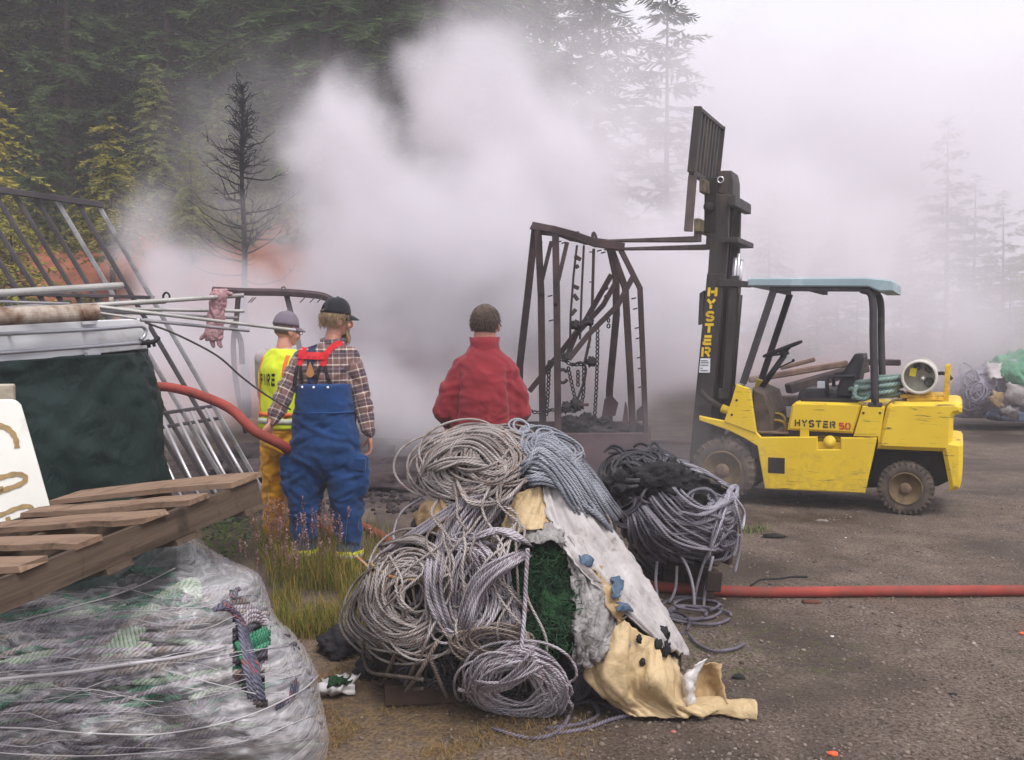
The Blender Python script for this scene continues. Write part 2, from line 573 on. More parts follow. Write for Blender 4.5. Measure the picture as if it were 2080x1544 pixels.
def icorock(rng, r):
    """8-sided squashed pebble"""
    g = (1 + 5 ** .5) / 2
    vs = [Vector(v).normalized() for v in ((-1, g, 0), (1, g, 0), (-1, -g, 0), (1, -g, 0), (0, -1, g), (0, 1, g), (0, -1, -g), (0, 1, -g), (g, 0, -1), (g, 0, 1), (-g, 0, -1), (-g, 0, 1))]
    sx, sy = rng.uniform(.7, 1.3), rng.uniform(.7, 1.2)
    vs = [Vector((v.x * sx, v.y * sy, v.z)) * r * rng.uniform(0.85, 1.12) for v in vs]
    q = Quaternion((rng.random(), rng.random(), rng.random(), rng.random())).normalized()
    vs = [q @ v for v in vs]
    vs = [Vector((v.x, v.y, v.z * 0.7)) for v in vs]
    fs = [(0, 11, 5), (0, 5, 1), (0, 1, 7), (0, 7, 10), (0, 10, 11), (1, 5, 9), (5, 11, 4), (11, 10, 2), (10, 7, 6), (7, 1, 8), (3, 9, 4), (3, 4, 2), (3, 2, 6), (3, 6, 8), (3, 8, 9), (4, 9, 5), (2, 4, 11), (6, 2, 10), (8, 6, 7), (9, 8, 1)]
    return vs, fs
def build_pebbles():
    rng = random.Random(5)
    mb = MB()
    n = 0
    while n < 14000:
        Y = 3.3 + 8.5 * rng.random() ** 1.6
        px = rng.uniform(640, 2200)
        X = (px - 1040) / FPX * Y
        if px < 900 and rng.random() < 0.75: continue
        dens = 0.5 + 0.9 * mnoise.noise(Vector((X * 0.9, Y * 0.7, 4.4))) + (0.25 if px > 1450 else 0)
        if rng.random() > dens: continue
        r = min(0.014, 0.0024 + 0.0028 * rng.expovariate(1.0))
        vs, fs = icorock(rng, r)
        c = Vector((X, Y, gz(X, Y) + r * 0.15))
        mb.add([c + v for v in vs], fs, True)
        n += 1
    b = NB('pebbles')
    u = b.new('ShaderNodeSeparateXYZ'); b.l.new(b.coord('UV'), u.inputs[0])
    nz = b.noise(b.coord('Object'), 30, 2)
    g = b.new('ShaderNodeNewGeometry')
    c = b.ramp(g.outputs['Random Per Island'], [(0.0, S(70, 60, 54)), (0.35, S(104, 92, 84)), (0.75, S(122, 108, 97)), (0.985, S(138, 126, 116)), (1.0, S(162, 154, 148))])
    b.set(color=c, rough=0.85, spec=0.3)
    o = mb.build('gravel', b.m)
    tag(o, 'loose grey pebbles scattered over the brown yard', 'gravel', kind='stuff')
build_pebbles()

# ------------------------------------------------------------------ conifers
def leaf_mat(name, dark, light, tip=None):
    b = NB(name)
    co = b.coord('Object')
    g = b.new('ShaderNodeNewGeometry')
    n = b.noise(co, 0.9, 3, 0.6)
    f = b.math('ADD', b.math('MULTIPLY', n, 0.75), b.math('MULTIPLY', g.outputs['Random Per Island'], 0.35))
    c = b.ramp(f, [(0.3, dark), (0.75, light)] if tip is None else [(0.28, dark), (0.62, light), (0.86, tip)])
    oi = b.new('ShaderNodeObjectInfo')
    hv = b.new('ShaderNodeHueSaturation')
    b.l.new(c, hv.inputs['Color'])
    b.l.new(b.math('ADD', b.math('MULTIPLY', oi.outputs['Random'], 0.6), 0.7), hv.inputs['Value'])
    b.set(color=hv.outputs[0], rough=0.75, spec=0.2)
    tr = b.new('ShaderNodeBsdfTranslucent')
    b.l.new(hv.outputs[0], tr.inputs['Color'])
    mx = b.new('ShaderNodeMixShader'); mx.inputs[0].default_value = 0.3
    b.l.new(b.b.outputs[0], mx.inputs[1]); b.l.new(tr.outputs[0], mx.inputs[2])
    b.l.new(mx.outputs[0], b.out.inputs['Surface'])
    return b.m
BARK = mat_plain('conifer_bark', S(70, 60, 54), 0.9, var=0.4, scale=6, bump=0.5, bscale=20)
FIR_DARK = leaf_mat('fir_needles', S(38, 56, 38), S(80, 106, 58), S(114, 132, 68))
FIR_YELLOW = leaf_mat('young_fir_needles', S(70, 78, 30), S(136, 132, 54), S(184, 166, 76))
FIR_OLIVE = leaf_mat('olive_needles', S(66, 78, 42), S(122, 130, 66), S(168, 158, 84))

def conifer_meshes(seed, H, rad, base=0.12, dens=1.0, droop=0.25, tw=0.34, power=0.75, gap=0.42, gappy=0.0, wid=.23, step=.13):
    """(trunk mesh, crown mesh): whorled limbs carrying flat hanging sprays"""
    rng = random.Random(seed)
    tb, cb = MB(), MB()
    m = 9
    lean = Vector((rng.uniform(-.02, .02), rng.uniform(-.02, .02), 0))
    r0 = 0.011 * H + 0.03
    tp = [Vector((0, 0, H * i / (m - 1))) + lean * (H * (i / (m - 1)) ** 2) for i in range(m)]
    tb.tube(tp, [r0 * (1 - 0.93 * i / (m - 1)) for i in range(m)], 7)
    z = base * H
    while z < H * 0.985:
        t = (z - base * H) / (H * (1 - base))
        Lm = rad * ((1 - t) ** power) * (0.55 + 0.45 * min(1, t * 6)) + 0.12
        nb = max(3, int(round((6.0 - 2.2 * t) * dens)))
        a0 = rng.random() * 6.28
        for k in range(nb):
            if rng.random() < gappy: continue
            a = a0 + 6.283 * k / nb + rng.uniform(-.35, .35)
            L = Lm * rng.uniform(0.55, 1.18)
            d = Vector((math.cos(a), math.sin(a), 0))
            side = Vector((-d.y, d.x, 0))
            zz = z + rng.uniform(-.2, .2)
            rise = rng.uniform(-0.05, 0.28) + 0.5 * t * t
            def bp(s):
                return lean * (H * (zz / H) ** 2) + d * (L * s) + Vector((0, 0, zz + L * (rise * s - (droop + rise * .55) * s * s)))
            pts = [bp(s) for s in (0, .35, .7, 1)]
            tb.tube(pts, [0.022 * (L + .3) / 1.6, 0.014 * (L + .3) / 1.6, 0.009 * (L + .3) / 1.6, 0.003], 3, cap=False)
            ns = max(4, int(L / step))
            for q in range(ns):
                s = (q + rng.random()) / ns
                if s < 0.14: continue
                c = bp(s)
                wl = tw * (1.15 - 0.75 * s) * rng.uniform(.6, 1.25) * min(1.0, 0.45 + L * .5)
                for sg in (-1, 1):
                    dirv = (d * rng.uniform(.25, .75) + side * sg * rng.uniform(.5, 1.0) + Vector((0, 0, rng.uniform(-.55, .12)))).normalized()
                    w = dirv.cross(Vector((rng.uniform(-.4, .4), rng.uniform(-.4, .4), 1))).normalized() * wl * rng.uniform(.7, 1.3) * wid
                    e = c + dirv * wl
                    mid = c + dirv * wl * .5 + Vector((0, 0, -0.03))
                    cb.add([c, mid + w, e, mid - w], [(0, 1, 2), (0, 2, 3)])
        z += gap * rng.uniform(.75, 1.25) * (1.0 - .35 * t)
    return tb.mesh('trunk'), cb.mesh('crown')
_trees = {}
def plant_tree(name, key, loc, scale, rz, mat, label, group=None, cat='tree'):
    if key not in _trees:
        _trees[key] = conifer_meshes(*TREE_KINDS[key][0], **TREE_KINDS[key][1])
    tm, cm = _trees[key]
    root = empty(name, loc, (0, 0, rz), label, cat, group)
    root.scale = (scale,) * 3
    t = bpy.data.objects.new('trunk', tm); c = bpy.data.objects.new('crown', cm)
    for o, m in ((t, BARK), (c, mat)):
        COL.objects.link(o); o.parent = root
        if not o.data.materials: o.data.materials.append(m)
        o.material_slots[0].link = 'OBJECT'; o.material_slots[0].material = m
    return root
TREE_KINDS = {
    'tall_a': ((1, 22.0, 4.2), dict(base=0.06, dens=1.15, tw=0.72, gap=0.62, wid=.11, step=.085, droop=.32)),
    'tall_b': ((2, 19.0, 4.0), dict(base=0.05, dens=1.1, tw=0.72, gap=0.6, droop=.45, wid=.11, step=.085)),
    'tall_c': ((3, 16.0, 4.0), dict(base=0.03, dens=1.2, tw=0.68, gap=0.55, droop=.38, wid=.11, step=.085)),
    'open_a': ((4, 15.5, 4.0), dict(base=0.10, dens=1.0, tw=0.75, gap=0.62, gappy=.22, droop=.18, power=.6, wid=.12, step=.085)),
    'open_b': ((6, 11.0, 3.2), dict(base=0.06, dens=.95, tw=0.65, gap=0.55, gappy=.25, droop=.22, power=.8, wid=.12, step=.085)),
    'young_a': ((7, 4.6, 1.25), dict(base=0.33, dens=1.2, tw=0.28, gap=0.2, droop=.42, power=.55, wid=.14, step=.07)),
    'young_b': ((8, 5.5, 1.5), dict(base=0.10, dens=1.1, tw=0.30, gap=0.24, droop=.4, power=.6, wid=.14, step=.07)),
    'mid_a': ((9, 9.0, 2.5), dict(base=0.05, dens=1.1, tw=0.45, gap=0.38, droop=.38, power=.65, wid=.12, step=.075)),
}
def forest():
    rng = random.Random(11)
    n = 0
    # the dense stand on the slope, its edge stepping back towards the open sky on the right
    for row, (Y, step) in enumerate(((25.5, 2.6), (30, 3.0), (35, 3.2), (41, 3.6), (48, 4.2), (56, 5.0))):
        xl, xr = (-180 - 1040) / FPX * Y, ((1120 if row < 2 else 1180) - 1040) / FPX * Y
        x = xl + rng.random() * step
        while x < xr:
            y = Y + rng.uniform(-1.8, 1.8)
            key = rng.choice(['tall_a', 'tall_b', 'tall_c'] if row else ['tall_c', 'tall_b', 'mid_a'])
            px = 1040 + FPX * x / y
            sc = rng.uniform(.85, 1.15)
            if px > 1020: sc *= 0.82
            plant_tree('fir_tree', key, (x, y, hill(x, y) - .2), sc, rng.random() * 6, FIR_DARK if rng.random() < .8 else FIR_OLIVE,
                       'dark green conifer in the dense stand on the hillside behind the smoke', 'conifers of the dense hillside stand')
            n += 1
            x += step * rng.uniform(.75, 1.25)
    def at(px, Y, **k):
        x = (px - 1040) / FPX * Y
        return (x, Y, hill(x, Y) - .1)
    def one(name, key, px, Y, top_py, mat, label, rz=0.0, group=None):
        loc = at(px, Y)
        H = TREE_KINDS[key][0][1]
        ztop = P(px, top_py, Y).z
        plant_tree(name, key, loc, (ztop - loc[2]) / H, rz, mat, label, group)
    # front row of younger trees on the red bank
    one('young_fir', 'young_a', 232, 19.0, 245, FIR_YELLOW, 'yellow-green young fir with bare lower trunk on the red bank', 0.4)
    one('young_fir', 'young_b', -12, 17.5, 120, FIR_YELLOW, 'yellow-green fir at the left edge, above the slanted metal bars', 1.7)
    one('young_fir', 'young_b', 395, 20.0, 275, FIR_OLIVE, 'brownish olive young fir just left of the charred dead tree', 2.2)
    one('young_fir', 'mid_a', 320, 24.0, 120, FIR_OLIVE, 'broad olive green fir behind the yellow-green young fir', 3.0)
    one('young_fir', 'mid_a', 90, 22.5, 175, FIR_DARK, 'bushy dark green fir on the bank between the two yellow-green firs', 4.0)
    one('young_fir', 'mid_a', 560, 23.5, 230, FIR_OLIVE, 'olive green fir behind the charred dead tree, partly in smoke', 5.0)
    one('young_fir', 'mid_a', 450, 22.0, 190, FIR_OLIVE, 'pale olive fir directly behind the top of the charred dead tree', 1.2)
    one('young_fir', 'young_b', 30, 15.8, 400, FIR_YELLOW, 'low yellow-green fir behind the slanted metal bars', 2.9)
    # the trees against the sky
    one('tall_fir', 'open_a', 1352, 31.0, -60, FIR_DARK, 'tall open fir against the white sky, above the raised load backrest', 0.3)
    one('tall_fir', 'open_a', 1205, 33.0, -150, FIR_DARK, 'open fir at the edge of the stand, left of the tall fir against the sky', 2.0)
    one('tall_fir', 'tall_c', 1090, 34.0, -230, FIR_DARK, 'dense fir at the right end of the hillside stand, above the smoke', 1.1)
    one('tall_fir', 'open_b', 1920, 36.0, 232, FIR_DARK, 'faint pointed fir fading in the smoke above the gas cylinder', 0.9)
    one('tall_fir', 'open_b', 2035, 31.0, 385, FIR_DARK, 'faded fir near the right edge above the heap of nets', 2.6)
    one('tall_fir', 'open_b', 2110, 26.0, 300, FIR_OLIVE, 'darker fir cut off by the right edge of the picture', 4.6)
    one('tall_fir', 'open_b', 1975, 40.0, 350, FIR_DARK, 'very faint fir just right of the faint pointed fir', 3.3)
    one('tall_fir', 'mid_a', 1700, 44.0, 420, FIR_DARK, 'nearly hidden fir in the smoke above the forklift roof', 1.3)
    one('tall_fir', 'mid_a', 1560, 46.0, 380, FIR_DARK, 'nearly hidden fir in the smoke just right of the forklift mast', 0.6)
    one('tall_fir', 'mid_a', 1830, 39.0, 470, FIR_DARK, 'hazy fir low in the smoke, right of the forklift roof', 2.1)
    one('tall_fir', 'mid_a', 2000, 30.0, 520, FIR_OLIVE, 'hazy bushy fir low behind the heap of nets', 5.1)
    one('tall_fir', 'mid_a', 2085, 28.0, 560, FIR_OLIVE, 'low bushy fir at the right edge behind the green tarp', 0.2)
    for k, (px, Y, ty) in enumerate(((1470, 30, 520), (1600, 29, 540), (1740, 30, 530), (1870, 27, 545), (1960, 25, 560), (2050, 24, 520), (2130, 25, 470), (1660, 33, 500))):
        one('young_fir', 'mid_a', px, Y, ty, FIR_OLIVE if k % 2 else FIR_DARK, ('low dim fir in the smoke right behind the forklift mast', 'low dim fir in the smoke above the steering wheel', 'low dim fir in the smoke above the forklift seat', 'low dim fir in the smoke above the gas cylinder', 'low green fir in the haze just left of the net heap', 'low green fir in the haze behind the green tarp', 'taller green fir in the haze at the right edge', 'dim fir deep in the smoke under the forklift roof')[k], k * .8)
    # undergrowth on the bank
    mb = MB()
    for k in range(1500):
        px = rng.uniform(-60, 700) if k < 1200 else rng.uniform(1850, 2200)
        Y = rng.uniform(16.5, 25.0) if k < 1200 else rng.uniform(27, 34)
        x = (px - 1040) / FPX * Y
        h0 = hill(x, Y)
        if h0 < .3 or (mnoise.noise(Vector((x * .7, Y * .7, 1))) < (0.36 if h0 < 3.2 else -.1)): continue
        r = rng.uniform(.15, .5)
        for q in range(26):
            a, e = rng.random() * 6.28, rng.random()
            d = Vector((math.cos(a) * (1 - e * .5), math.sin(a) * (1 - e * .5), .3 + e)).normalized()
            c = Vector((x, Y, h0)) + d * r * rng.uniform(.3, 1)
            w = d.orthogonal().normalized() * rng.uniform(.03, .07)
            e2 = c + d * rng.uniform(.1, .2) + Vector((0, 0, -.05))
            mb.add([c, (c + e2) / 2 + w, e2, (c + e2) / 2 - w], [(0, 1, 2), (0, 2, 3)])
    o = mb.build('undergrowth', leaf_mat('undergrowth_leaves', S(46, 52, 22), S(96, 98, 42), S(150, 126, 60)))
    tag(o, 'low green undergrowth scattered over the red-brown bank', 'undergrowth', kind='stuff')
forest()

def dead_tree():
    rng = random.Random(3)
    Y = 16.0
    base = PG(497, 880); base = Vector(((498 - 1040) / FPX * Y, Y, 0))
    H = P(498, 150, Y).z
    m = mat_plain('charred_wood', S(27, 23, 25), 0.95, var=0.5, scale=9, bump=0.6, bscale=30)
    root = empty('dead_tree', base, label='charred dead tree with bare upswept branches and a tangled top', cat='tree')
    tb = MB()
    n = 12
    tp = [Vector((0.02 * math.sin(i * 1.3), 0.02 * math.cos(i * 1.7), H * .93 * i / (n - 1))) for i in range(n)]
    tb.tube(tp, [0.075 * (1 - .75 * i / (n - 1)) for i in range(n)], 9)
    tb.build('trunk', m, root)
    for k in range(60):
        z = rng.uniform(2.2, 4.9)
        a = rng.random() * 6.28
        L = rng.uniform(.4, 1.0) * (1.0 if z < 3.6 else max(.3, 1 - (z - 3.6) * .5))
        d = Vector((math.cos(a), math.sin(a) * .8, 0))
        bb = MB()
        up = rng.uniform(.0, .75)
        kink = rng.uniform(-.06, .06)
        pts = [Vector((0, 0, z)) + d * (L * s) + Vector((-d.y, d.x, 0)) * (kink * math.sin(s * 5)) + Vector((0, 0, L * (up * s - .12 * math.sin(s * 3)))) + Vector((rng.uniform(-.012, .012), 0, rng.uniform(-.012, .012))) for s in np.linspace(0, 1, 6)]
        bb.tube(pts, [.017, .014, .011, .008, .006, .003], 5)
        for q in range(rng.randint(4, 9)):
            s = rng.randint(1, 5)
            c = pts[s]
            d2 = (d * .9 + Vector((rng.uniform(-.8, .8), rng.uniform(-.8, .8), rng.uniform(-.1, .9)))).normalized()
            l2 = rng.uniform(.08, .26)
            bb.tube([c, c + d2 * l2 * .5, c + d2 * l2 + Vector((0, 0, .03))], [.006, .004, .002], 3)
        bb.build('branch', m, root)
    # shrivelled crown: short crooked twigs, some curled over by the heat
    top = MB()
    for k in range(190):
        z = rng.uniform(4.2, H - .1)
        a = rng.random() * 6.28
        w = .34 * (1.1 - .75 * abs(z - 4.9) / 1.0)
        d = Vector((math.cos(a), math.sin(a), rng.uniform(.3, 1.5))).normalized()
        L = max(.08, w * rng.uniform(.5, 1.15))
        p = Vector((0, 0, z - .1)); pts = [p]
        for q in range(5):
            d = (d + Vector((rng.uniform(-.45, .45), rng.uniform(-.45, .45), rng.uniform(-.35, .35)))).normalized()
            p = p + d * (L / 5); pts.append(p)
        if k % 4 == 0:
            s = d.orthogonal().normalized(); r1 = rng.uniform(.02, .06)
            pts += [p + d * (r1 * math.sin(t)) + s * (r1 * (1 - math.cos(t))) for t in (.8, 1.6, 2.5, 3.4)]
        top.tube(pts, [.009] + [.007] * (len(pts) - 2) + [.004], 4)
    top.build('shrivelled_top', m, root)
dead_tree()
# ------------------------------------------------------------------ lettering made of flat strokes
GLYPH = {
    'H': [[(.12, 0), (.12, 1)], [(.88, 0), (.88, 1)], [(.34, .5), (.88, .5)]],
    'Y': [[(.08, 1), (.5, .52)], [(.92, 1), (.62, .64)], [(.5, .42), (.5, 0)]],
    'S': [[(.9, .78), (.74, .93), (.26, .93), (.10, .78), (.10, .66), (.26, .54), (.46, .52)], [(.56, .48), (.74, .46), (.90, .34), (.90, .22), (.74, .07), (.26, .07), (.10, .22)]],
    'T': [[(0, .92), (1, .92)], [(.5, .74), (.5, 0)]],
    'E': [[(.1, .92), (.95, .92)], [(.1, .5), (.9, .5)], [(.1, .08), (.95, .08)], [(.12, .34), (.12, 0)], [(.12, .66), (.12, .62)]],
    'R': [[(.12, 0), (.12, 1)], [(.36, .92), (.74, .92), (.9, .8), (.9, .62), (.74, .48), (.36, .48)], [(.6, .46), (.92, 0)]],
    '5': [[(.9, .92), (.12, .92), (.12, .56), (.7, .56), (.9, .44), (.9, .18), (.72, .07), (.1, .07)]],
    '0': [[(.45, .93), (.26, .93), (.10, .76), (.10, .24), (.26, .07), (.45, .07)], [(.57, .93), (.74, .93), (.90, .76), (.90, .24), (.74, .07), (.57, .07)]],
    'F': [[(.12, 0), (.12, 1)], [(.2, .9), (.95, .9)], [(.2, .5), (.8, .5)]],
    'I': [[(.5, 0), (.5, 1)]],
    'A': [[(0, 0), (.5, 1), (1, 0)], [(.2, .35), (.8, .35)]],
}
def glyph_quads(ch, w=.2, aspect=1.0):
    """thick-stroke quads of a letter in the unit square"""
    out = []
    for line in GLYPH[ch]:
        for i in range(len(line) - 1):
            a, b = Vector(line[i]), Vector(line[i + 1])
            d = (b - a)
            if d.length < 1e-6: continue
            n = Vector((-d.y, d.x)).normalized() * w / 2
            e = d.normalized() * (w * .22)
            a2 = a - (e if i > 0 else Vector((0, 0)))
            b2 = b + (e if i < len(line) - 2 else Vector((0, 0)))
            out.append([a2 - n, b2 - n, b2 + n, a2 + n])
    return out

# ------------------------------------------------------------------ forklift
def build_forklift():
    A, B = PG(1466, 1021), PG(1838, 1047)
    ex = (B - A).normalized()
    ey = Vector((-ex.y, ex.x, 0))
    O = A.copy()
    wb = (B - A).length
    rz = math.atan2(ex.y, ex.x)
    camp = Vector((0, 0, CAM_H))
    def F(px, py, y=0.0):
        """photo pixel -> (x, z) on the lateral plane y of the truck"""
        d = P(px, py, 1.0) - camp
        t = (y - (camp - O).dot(ey)) / d.dot(ey)
        p = camp + d * t - O
        return (p.dot(ex), p.z)
    def C(X, Y_, y=0.0):
        return F(1380 + X / 2.97, 540 + Y_ / 2.97, y)
    def V3(px, py, y):
        x, z = F(px, py, y)
        return Vector((x, y, z))
    W = 1.08
    root = empty('forklift', O, (0, 0, rz), 'yellow forklift truck with raised mast and pale blue roof standing on the damp gravel', 'forklift')

    # --- paints
    b = NB('yellow_paint')
    co = b.coord('Object')
    big = b.noise(co, 2.2, 4, 0.55)
    c = b.ramp(big, [(0.3, S(218, 182, 38)), (0.7, S(230, 197, 48))])
    st = b.coord('Object', (3.0, 3.0, 34.0))
    scr = b.noise(st, 1.5, 6, 0.7, 0.5)
    area = b.noise(co, 2.4, 3, 0.5)
    sc = b.math('MULTIPLY', b.ramp(scr, [(0.57, 0.0), (0.61, 0.9)]), b.ramp(area, [(0.49, 0.0), (0.56, 1.0)]))
    c = b.mix(sc, c, S(92, 66, 48))
    dirt = b.noise(co, 11, 6, 0.7, 0.6)
    sep = b.new('ShaderNodeSeparateXYZ'); b.l.new(co, sep.inputs[0])
    low = b.new('ShaderNodeMapRange'); b.l.new(sep.outputs['Z'], low.inputs[0])
    for i, v in ((1, 0.95), (2, 0.22), (3, 0.0), (4, 0.34)): low.inputs[i].default_value = v
    df = b.math('MULTIPLY', b.ramp(b.math('ADD', dirt, low.outputs[0]), [(0.74, 0.0), (0.92, 0.35)]), 1.0)
    c = b.mix(df, c, S(150, 122, 66))
    b.set(color=c, rough=0.48, spec=0.4, normal=b.bump(b.noise(co, 25, 4), 0.06, 0.01))
    YEL = b.m
    BLK = mat_plain('black_mast_steel', S(52, 46, 44), 0.62, var=.35, scale=5, dirt=S(92, 76, 64), dirt_amt=.35, bump=.2, bscale=30, stretch=(1, 1, .35))
    GRD = mat_plain('dark_guard_steel', S(58, 54, 58), 0.6, var=.25, scale=6, dirt=S(96, 86, 80), dirt_amt=.2)
    BLUE = mat_plain('pale_blue_roof', S(146, 166, 172), 0.5, var=.10, scale=3, dirt=S(190, 205, 208), dirt_amt=.35, bump=.05)
    RUB = mat_plain('dusty_tyre_rubber', S(72, 64, 58), 0.9, var=.3, scale=9, dirt=S(112, 98, 84), dirt_amt=.5, bump=.3)
    RIM = mat_plain('muddy_rim', S(112, 92, 58), 0.8, var=.35, scale=12, dirt=S(84, 72, 60), dirt_amt=.6, bump=.3)
    HUB = mat_plain('rusty_hub', S(106, 86, 70), 0.85, var=.35, scale=20, bump=.4)
    DRK = mat_plain('dark_underframe', S(40, 35, 33), 0.85, var=.4, scale=8, bump=.3)
    SEAT = mat_plain('black_seat_vinyl', S(44, 42, 46), 0.55, var=.25, scale=14, bump=.2)
    CHR = mat_plain('hydraulic_rod', S(200, 196, 200), 0.25, metal=.7, var=.08, bump=0)
    CARG = mat_plain('greasy_carriage', S(116, 106, 78), 0.7, var=.4, scale=12, dirt=S(58, 50, 44), dirt_amt=.5)
    CARB = mat_plain('worn_carriage_steel', S(92, 80, 76), 0.65, var=.3, scale=6, dirt=S(60, 50, 48), dirt_amt=.4)
    LYEL = mat_plain('yellow_lettering', S(226, 188, 40), .6, var=.12, scale=30, bump=0)
    LBLK = mat_plain('black_lettering', S(56, 50, 36), .7, var=.3, scale=50, bump=0)
    LRED = mat_plain('red_lettering', S(206, 60, 52), .6, var=.1, scale=30, bump=0)
    WHT = mat_plain('white_sticker', S(220, 222, 226), .5, var=.05, bump=0)

    def cpoly(pts, y=0.0):
        return [C(p[0], p[1], y) for p in pts]
    # --- body
    side = [(118, 905), (270, 935), (462, 1003), (492, 1034), (833, 1031), (833, 1108), (972, 1108), (972, 1036), (1194, 1036), (1120, 1372), (515, 1346), (470, 1088), (400, 1045), (300, 995), (118, 932)]
    sp = cpoly(side)
    mb = MB(); mb.prism(sp, 0.0, 0.05, bev=.008)
    bx = [C(535, 1155), C(635, 1255)]
    body = mb.build('side_panel', YEL, root)
    MB().prism(sp, W - .05, W, bev=.008).build('side_panel', YEL, root)
    # fuel-cap recess, cap, dark plate for the step hole
    x0, z1 = C(833, 1031); x1, z0 = C(972, 1108)
    MB().box(((x0 + x1) / 2, .055, (z0 + z1) / 2), (x1 - x0 + .02, .02, z1 - z0 + .02), bev=.004).build('fuel_recess', YEL, root)
    cx, cz = C(905, 1062)
    MB().lathe([(.0, -.01), (.055, -.01), (.055, .028), (.048, .04), (.0, .04)], (cx, .045, cz), (0, -1, 0), 20).build('fuel_cap', YEL, root)
    MB().box(((bx[0][0] + bx[1][0]) / 2, .0, (bx[0][1] + bx[1][1]) / 2), (bx[1][0] - bx[0][0], .006, bx[0][1] - bx[1][1]), bev=.002).build('step_hole_shade', DRK, root)  # flat dark plate on the panel; its colour stands for the hole's shade
    # floor and inner frame
    fx0, fz = C(330, 1010); fx1, _ = C(1190, 1010)
    MB().box(((fx0 + fx1) / 2, W / 2, fz - .13), (fx1 - fx0 - .3, W - .12, .2), bev=.01).build('frame', DRK, root)
    ux0, uz0 = C(560, 1320); ux1, uz1 = C(1120, 1060)
    MB().box(((ux0 + ux1) / 2, W / 2, (uz0 + uz1) / 2), (ux1 - ux0, W - .14, uz1 - uz0), bev=.01).build('chassis', DRK, root)
    MB().box(((C(460, 1000)[0] + C(660, 1000)[0]) / 2, W / 2, C(560, 1003)[1] - .012), (C(660, 1000)[0] - C(455, 1000)[0], W - .11, .02), bev=.004).build('floor_plate', mat_plain('dirty_floor_plate', S(112, 92, 76), .85, var=.4, scale=10, bump=.4), root)
    # front cowls, the dash between, and the tilt cylinder
    cowl = cpoly([(345, 712), (428, 742), (466, 1012), (270, 940), (315, 815)])
    MB().prism(cowl, -.012, .035, bev=.006).build('cowl', YEL, root)
    MB().prism(cowl, W - .05, W + .01, bev=.006).build('cowl', YEL, root)
    dx, dz = C(440, 760)
    MB().prism([(dx - .02, dz + .03), (dx + .10, dz - .02), (dx + .17, dz - .22), (dx + .20, dz - .72), (dx + .1, dz - .75), (dx - .04, dz - .5)], .10, W - .12, bev=.02).build('dashboard', mat_plain('grimy_dash', S(82, 70, 60), .8, var=.4, scale=9, bump=.4), root)
    for (qx, qz, yy) in ((dx + .16, dz - .40, .22), (dx + .14, dz - .34, .30)):
        hb = MB(); hb.tube(catmull([(qx - .02, yy, qz + .12), (qx + .10, yy - .02, qz + .10), (qx + .12, yy, qz - .05), (qx + .04, yy, qz - .22)], 5), .016, 6)
        hb.build('hydraulic_hose', mat_plain('ochre_hose', S(150, 122, 52), .7, var=.3, bump=.1), root)
    tb = MB()
    p0, p1 = V3(1488, 838, .16), V3(1466, 829, .16)
    tb.tube([p0, p1], .042, 16); tb.build('tilt_cylinder', YEL, root)
    tb = MB(); tb.tube([p1, V3(1440, 812, .16), V3(1422, 792, .16)], .034, 10); tb.build('tilt_rod', BLK, root)
    tb = MB(); tb.tube([p1 + Vector((0, .75, 0)), V3(1440, 812, .91), V3(1422, 792, .91)], .034, 10); tb.build('tilt_rod', BLK, root)
    # hood with the gap under it
    hood = cpoly([(676, 842), (700, 822), (1080, 832), (1097, 846), (1044, 1014), (650, 992), (655, 955)])
    mb = MB(); mb.prism(hood, .012, W - .012, bev=.02); mb.build('hood', YEL, root)
    gx0, gz1 = C(655, 990); gx1, gz0 = C(1040, 1036)
    MB().box(((gx0 + gx1) / 2, W / 2, (gz0 + gz1) / 2 - .02), (gx1 - gx0, W - .09, .12), bev=.004).build('engine_bay', DRK, root)
    tx0, _ = C(725, 1010); tx1, _ = C(780, 1010)
    MB().box(((tx0 + tx1) / 2, .03, (gz0 + gz1) / 2), (tx1 - tx0, .03, gz1 - gz0 + .03), bev=.004).build('hood_tab', YEL, root)
    # rear pillar panel and counterweight
    MB().prism(cpoly([(1103, 846), (1240, 850), (1200, 1100), (1196, 1034), (1048, 1030)]), .003, W - .003, bev=.008).build('rear_panel', YEL, root)
    for q in (1110, 1210):
        qx, qz = C(q, 888)
        MB().lathe([(0, 0), (.011, 0), (.011, .006), (0, .006)], (qx, .004, qz), (0, -1, 0), 10).build('bolt', DRK, root)
    for (X_, Y_) in ((347, 810), (318, 898)):
        qx, qz = C(X_, Y_)
        MB().lathe([(0, 0), (.011, 0), (.011, .006), (0, .006)], (qx, -.012, qz), (0, -1, 0), 10).build('bolt', DRK, root)
    cw = cpoly([(1250, 850), (1268, 832), (1300, 822), (1670, 824), (1695, 832), (1708, 856), (1704, 888), (1662, 900), (1652, 915), (1648, 1058), (1700, 1066), (1712, 1085), (1710, 1200), (1704, 1300), (1690, 1345), (1634, 1364), (1620, 1290), (1587, 1122), (1190, 1106), (1204, 1040)])
    mb = MB(); mb.prism(cw, -.004, W + .004, bev=.035)
    mb.build('counterweight', YEL, root)
    MB().prism(cpoly([(1190, 1110), (1587, 1124), (1622, 1300), (1560, 1330), (1130, 1340)], .25), .25, W - .25, bev=.01).build('rear_axle_housing', DRK, root)

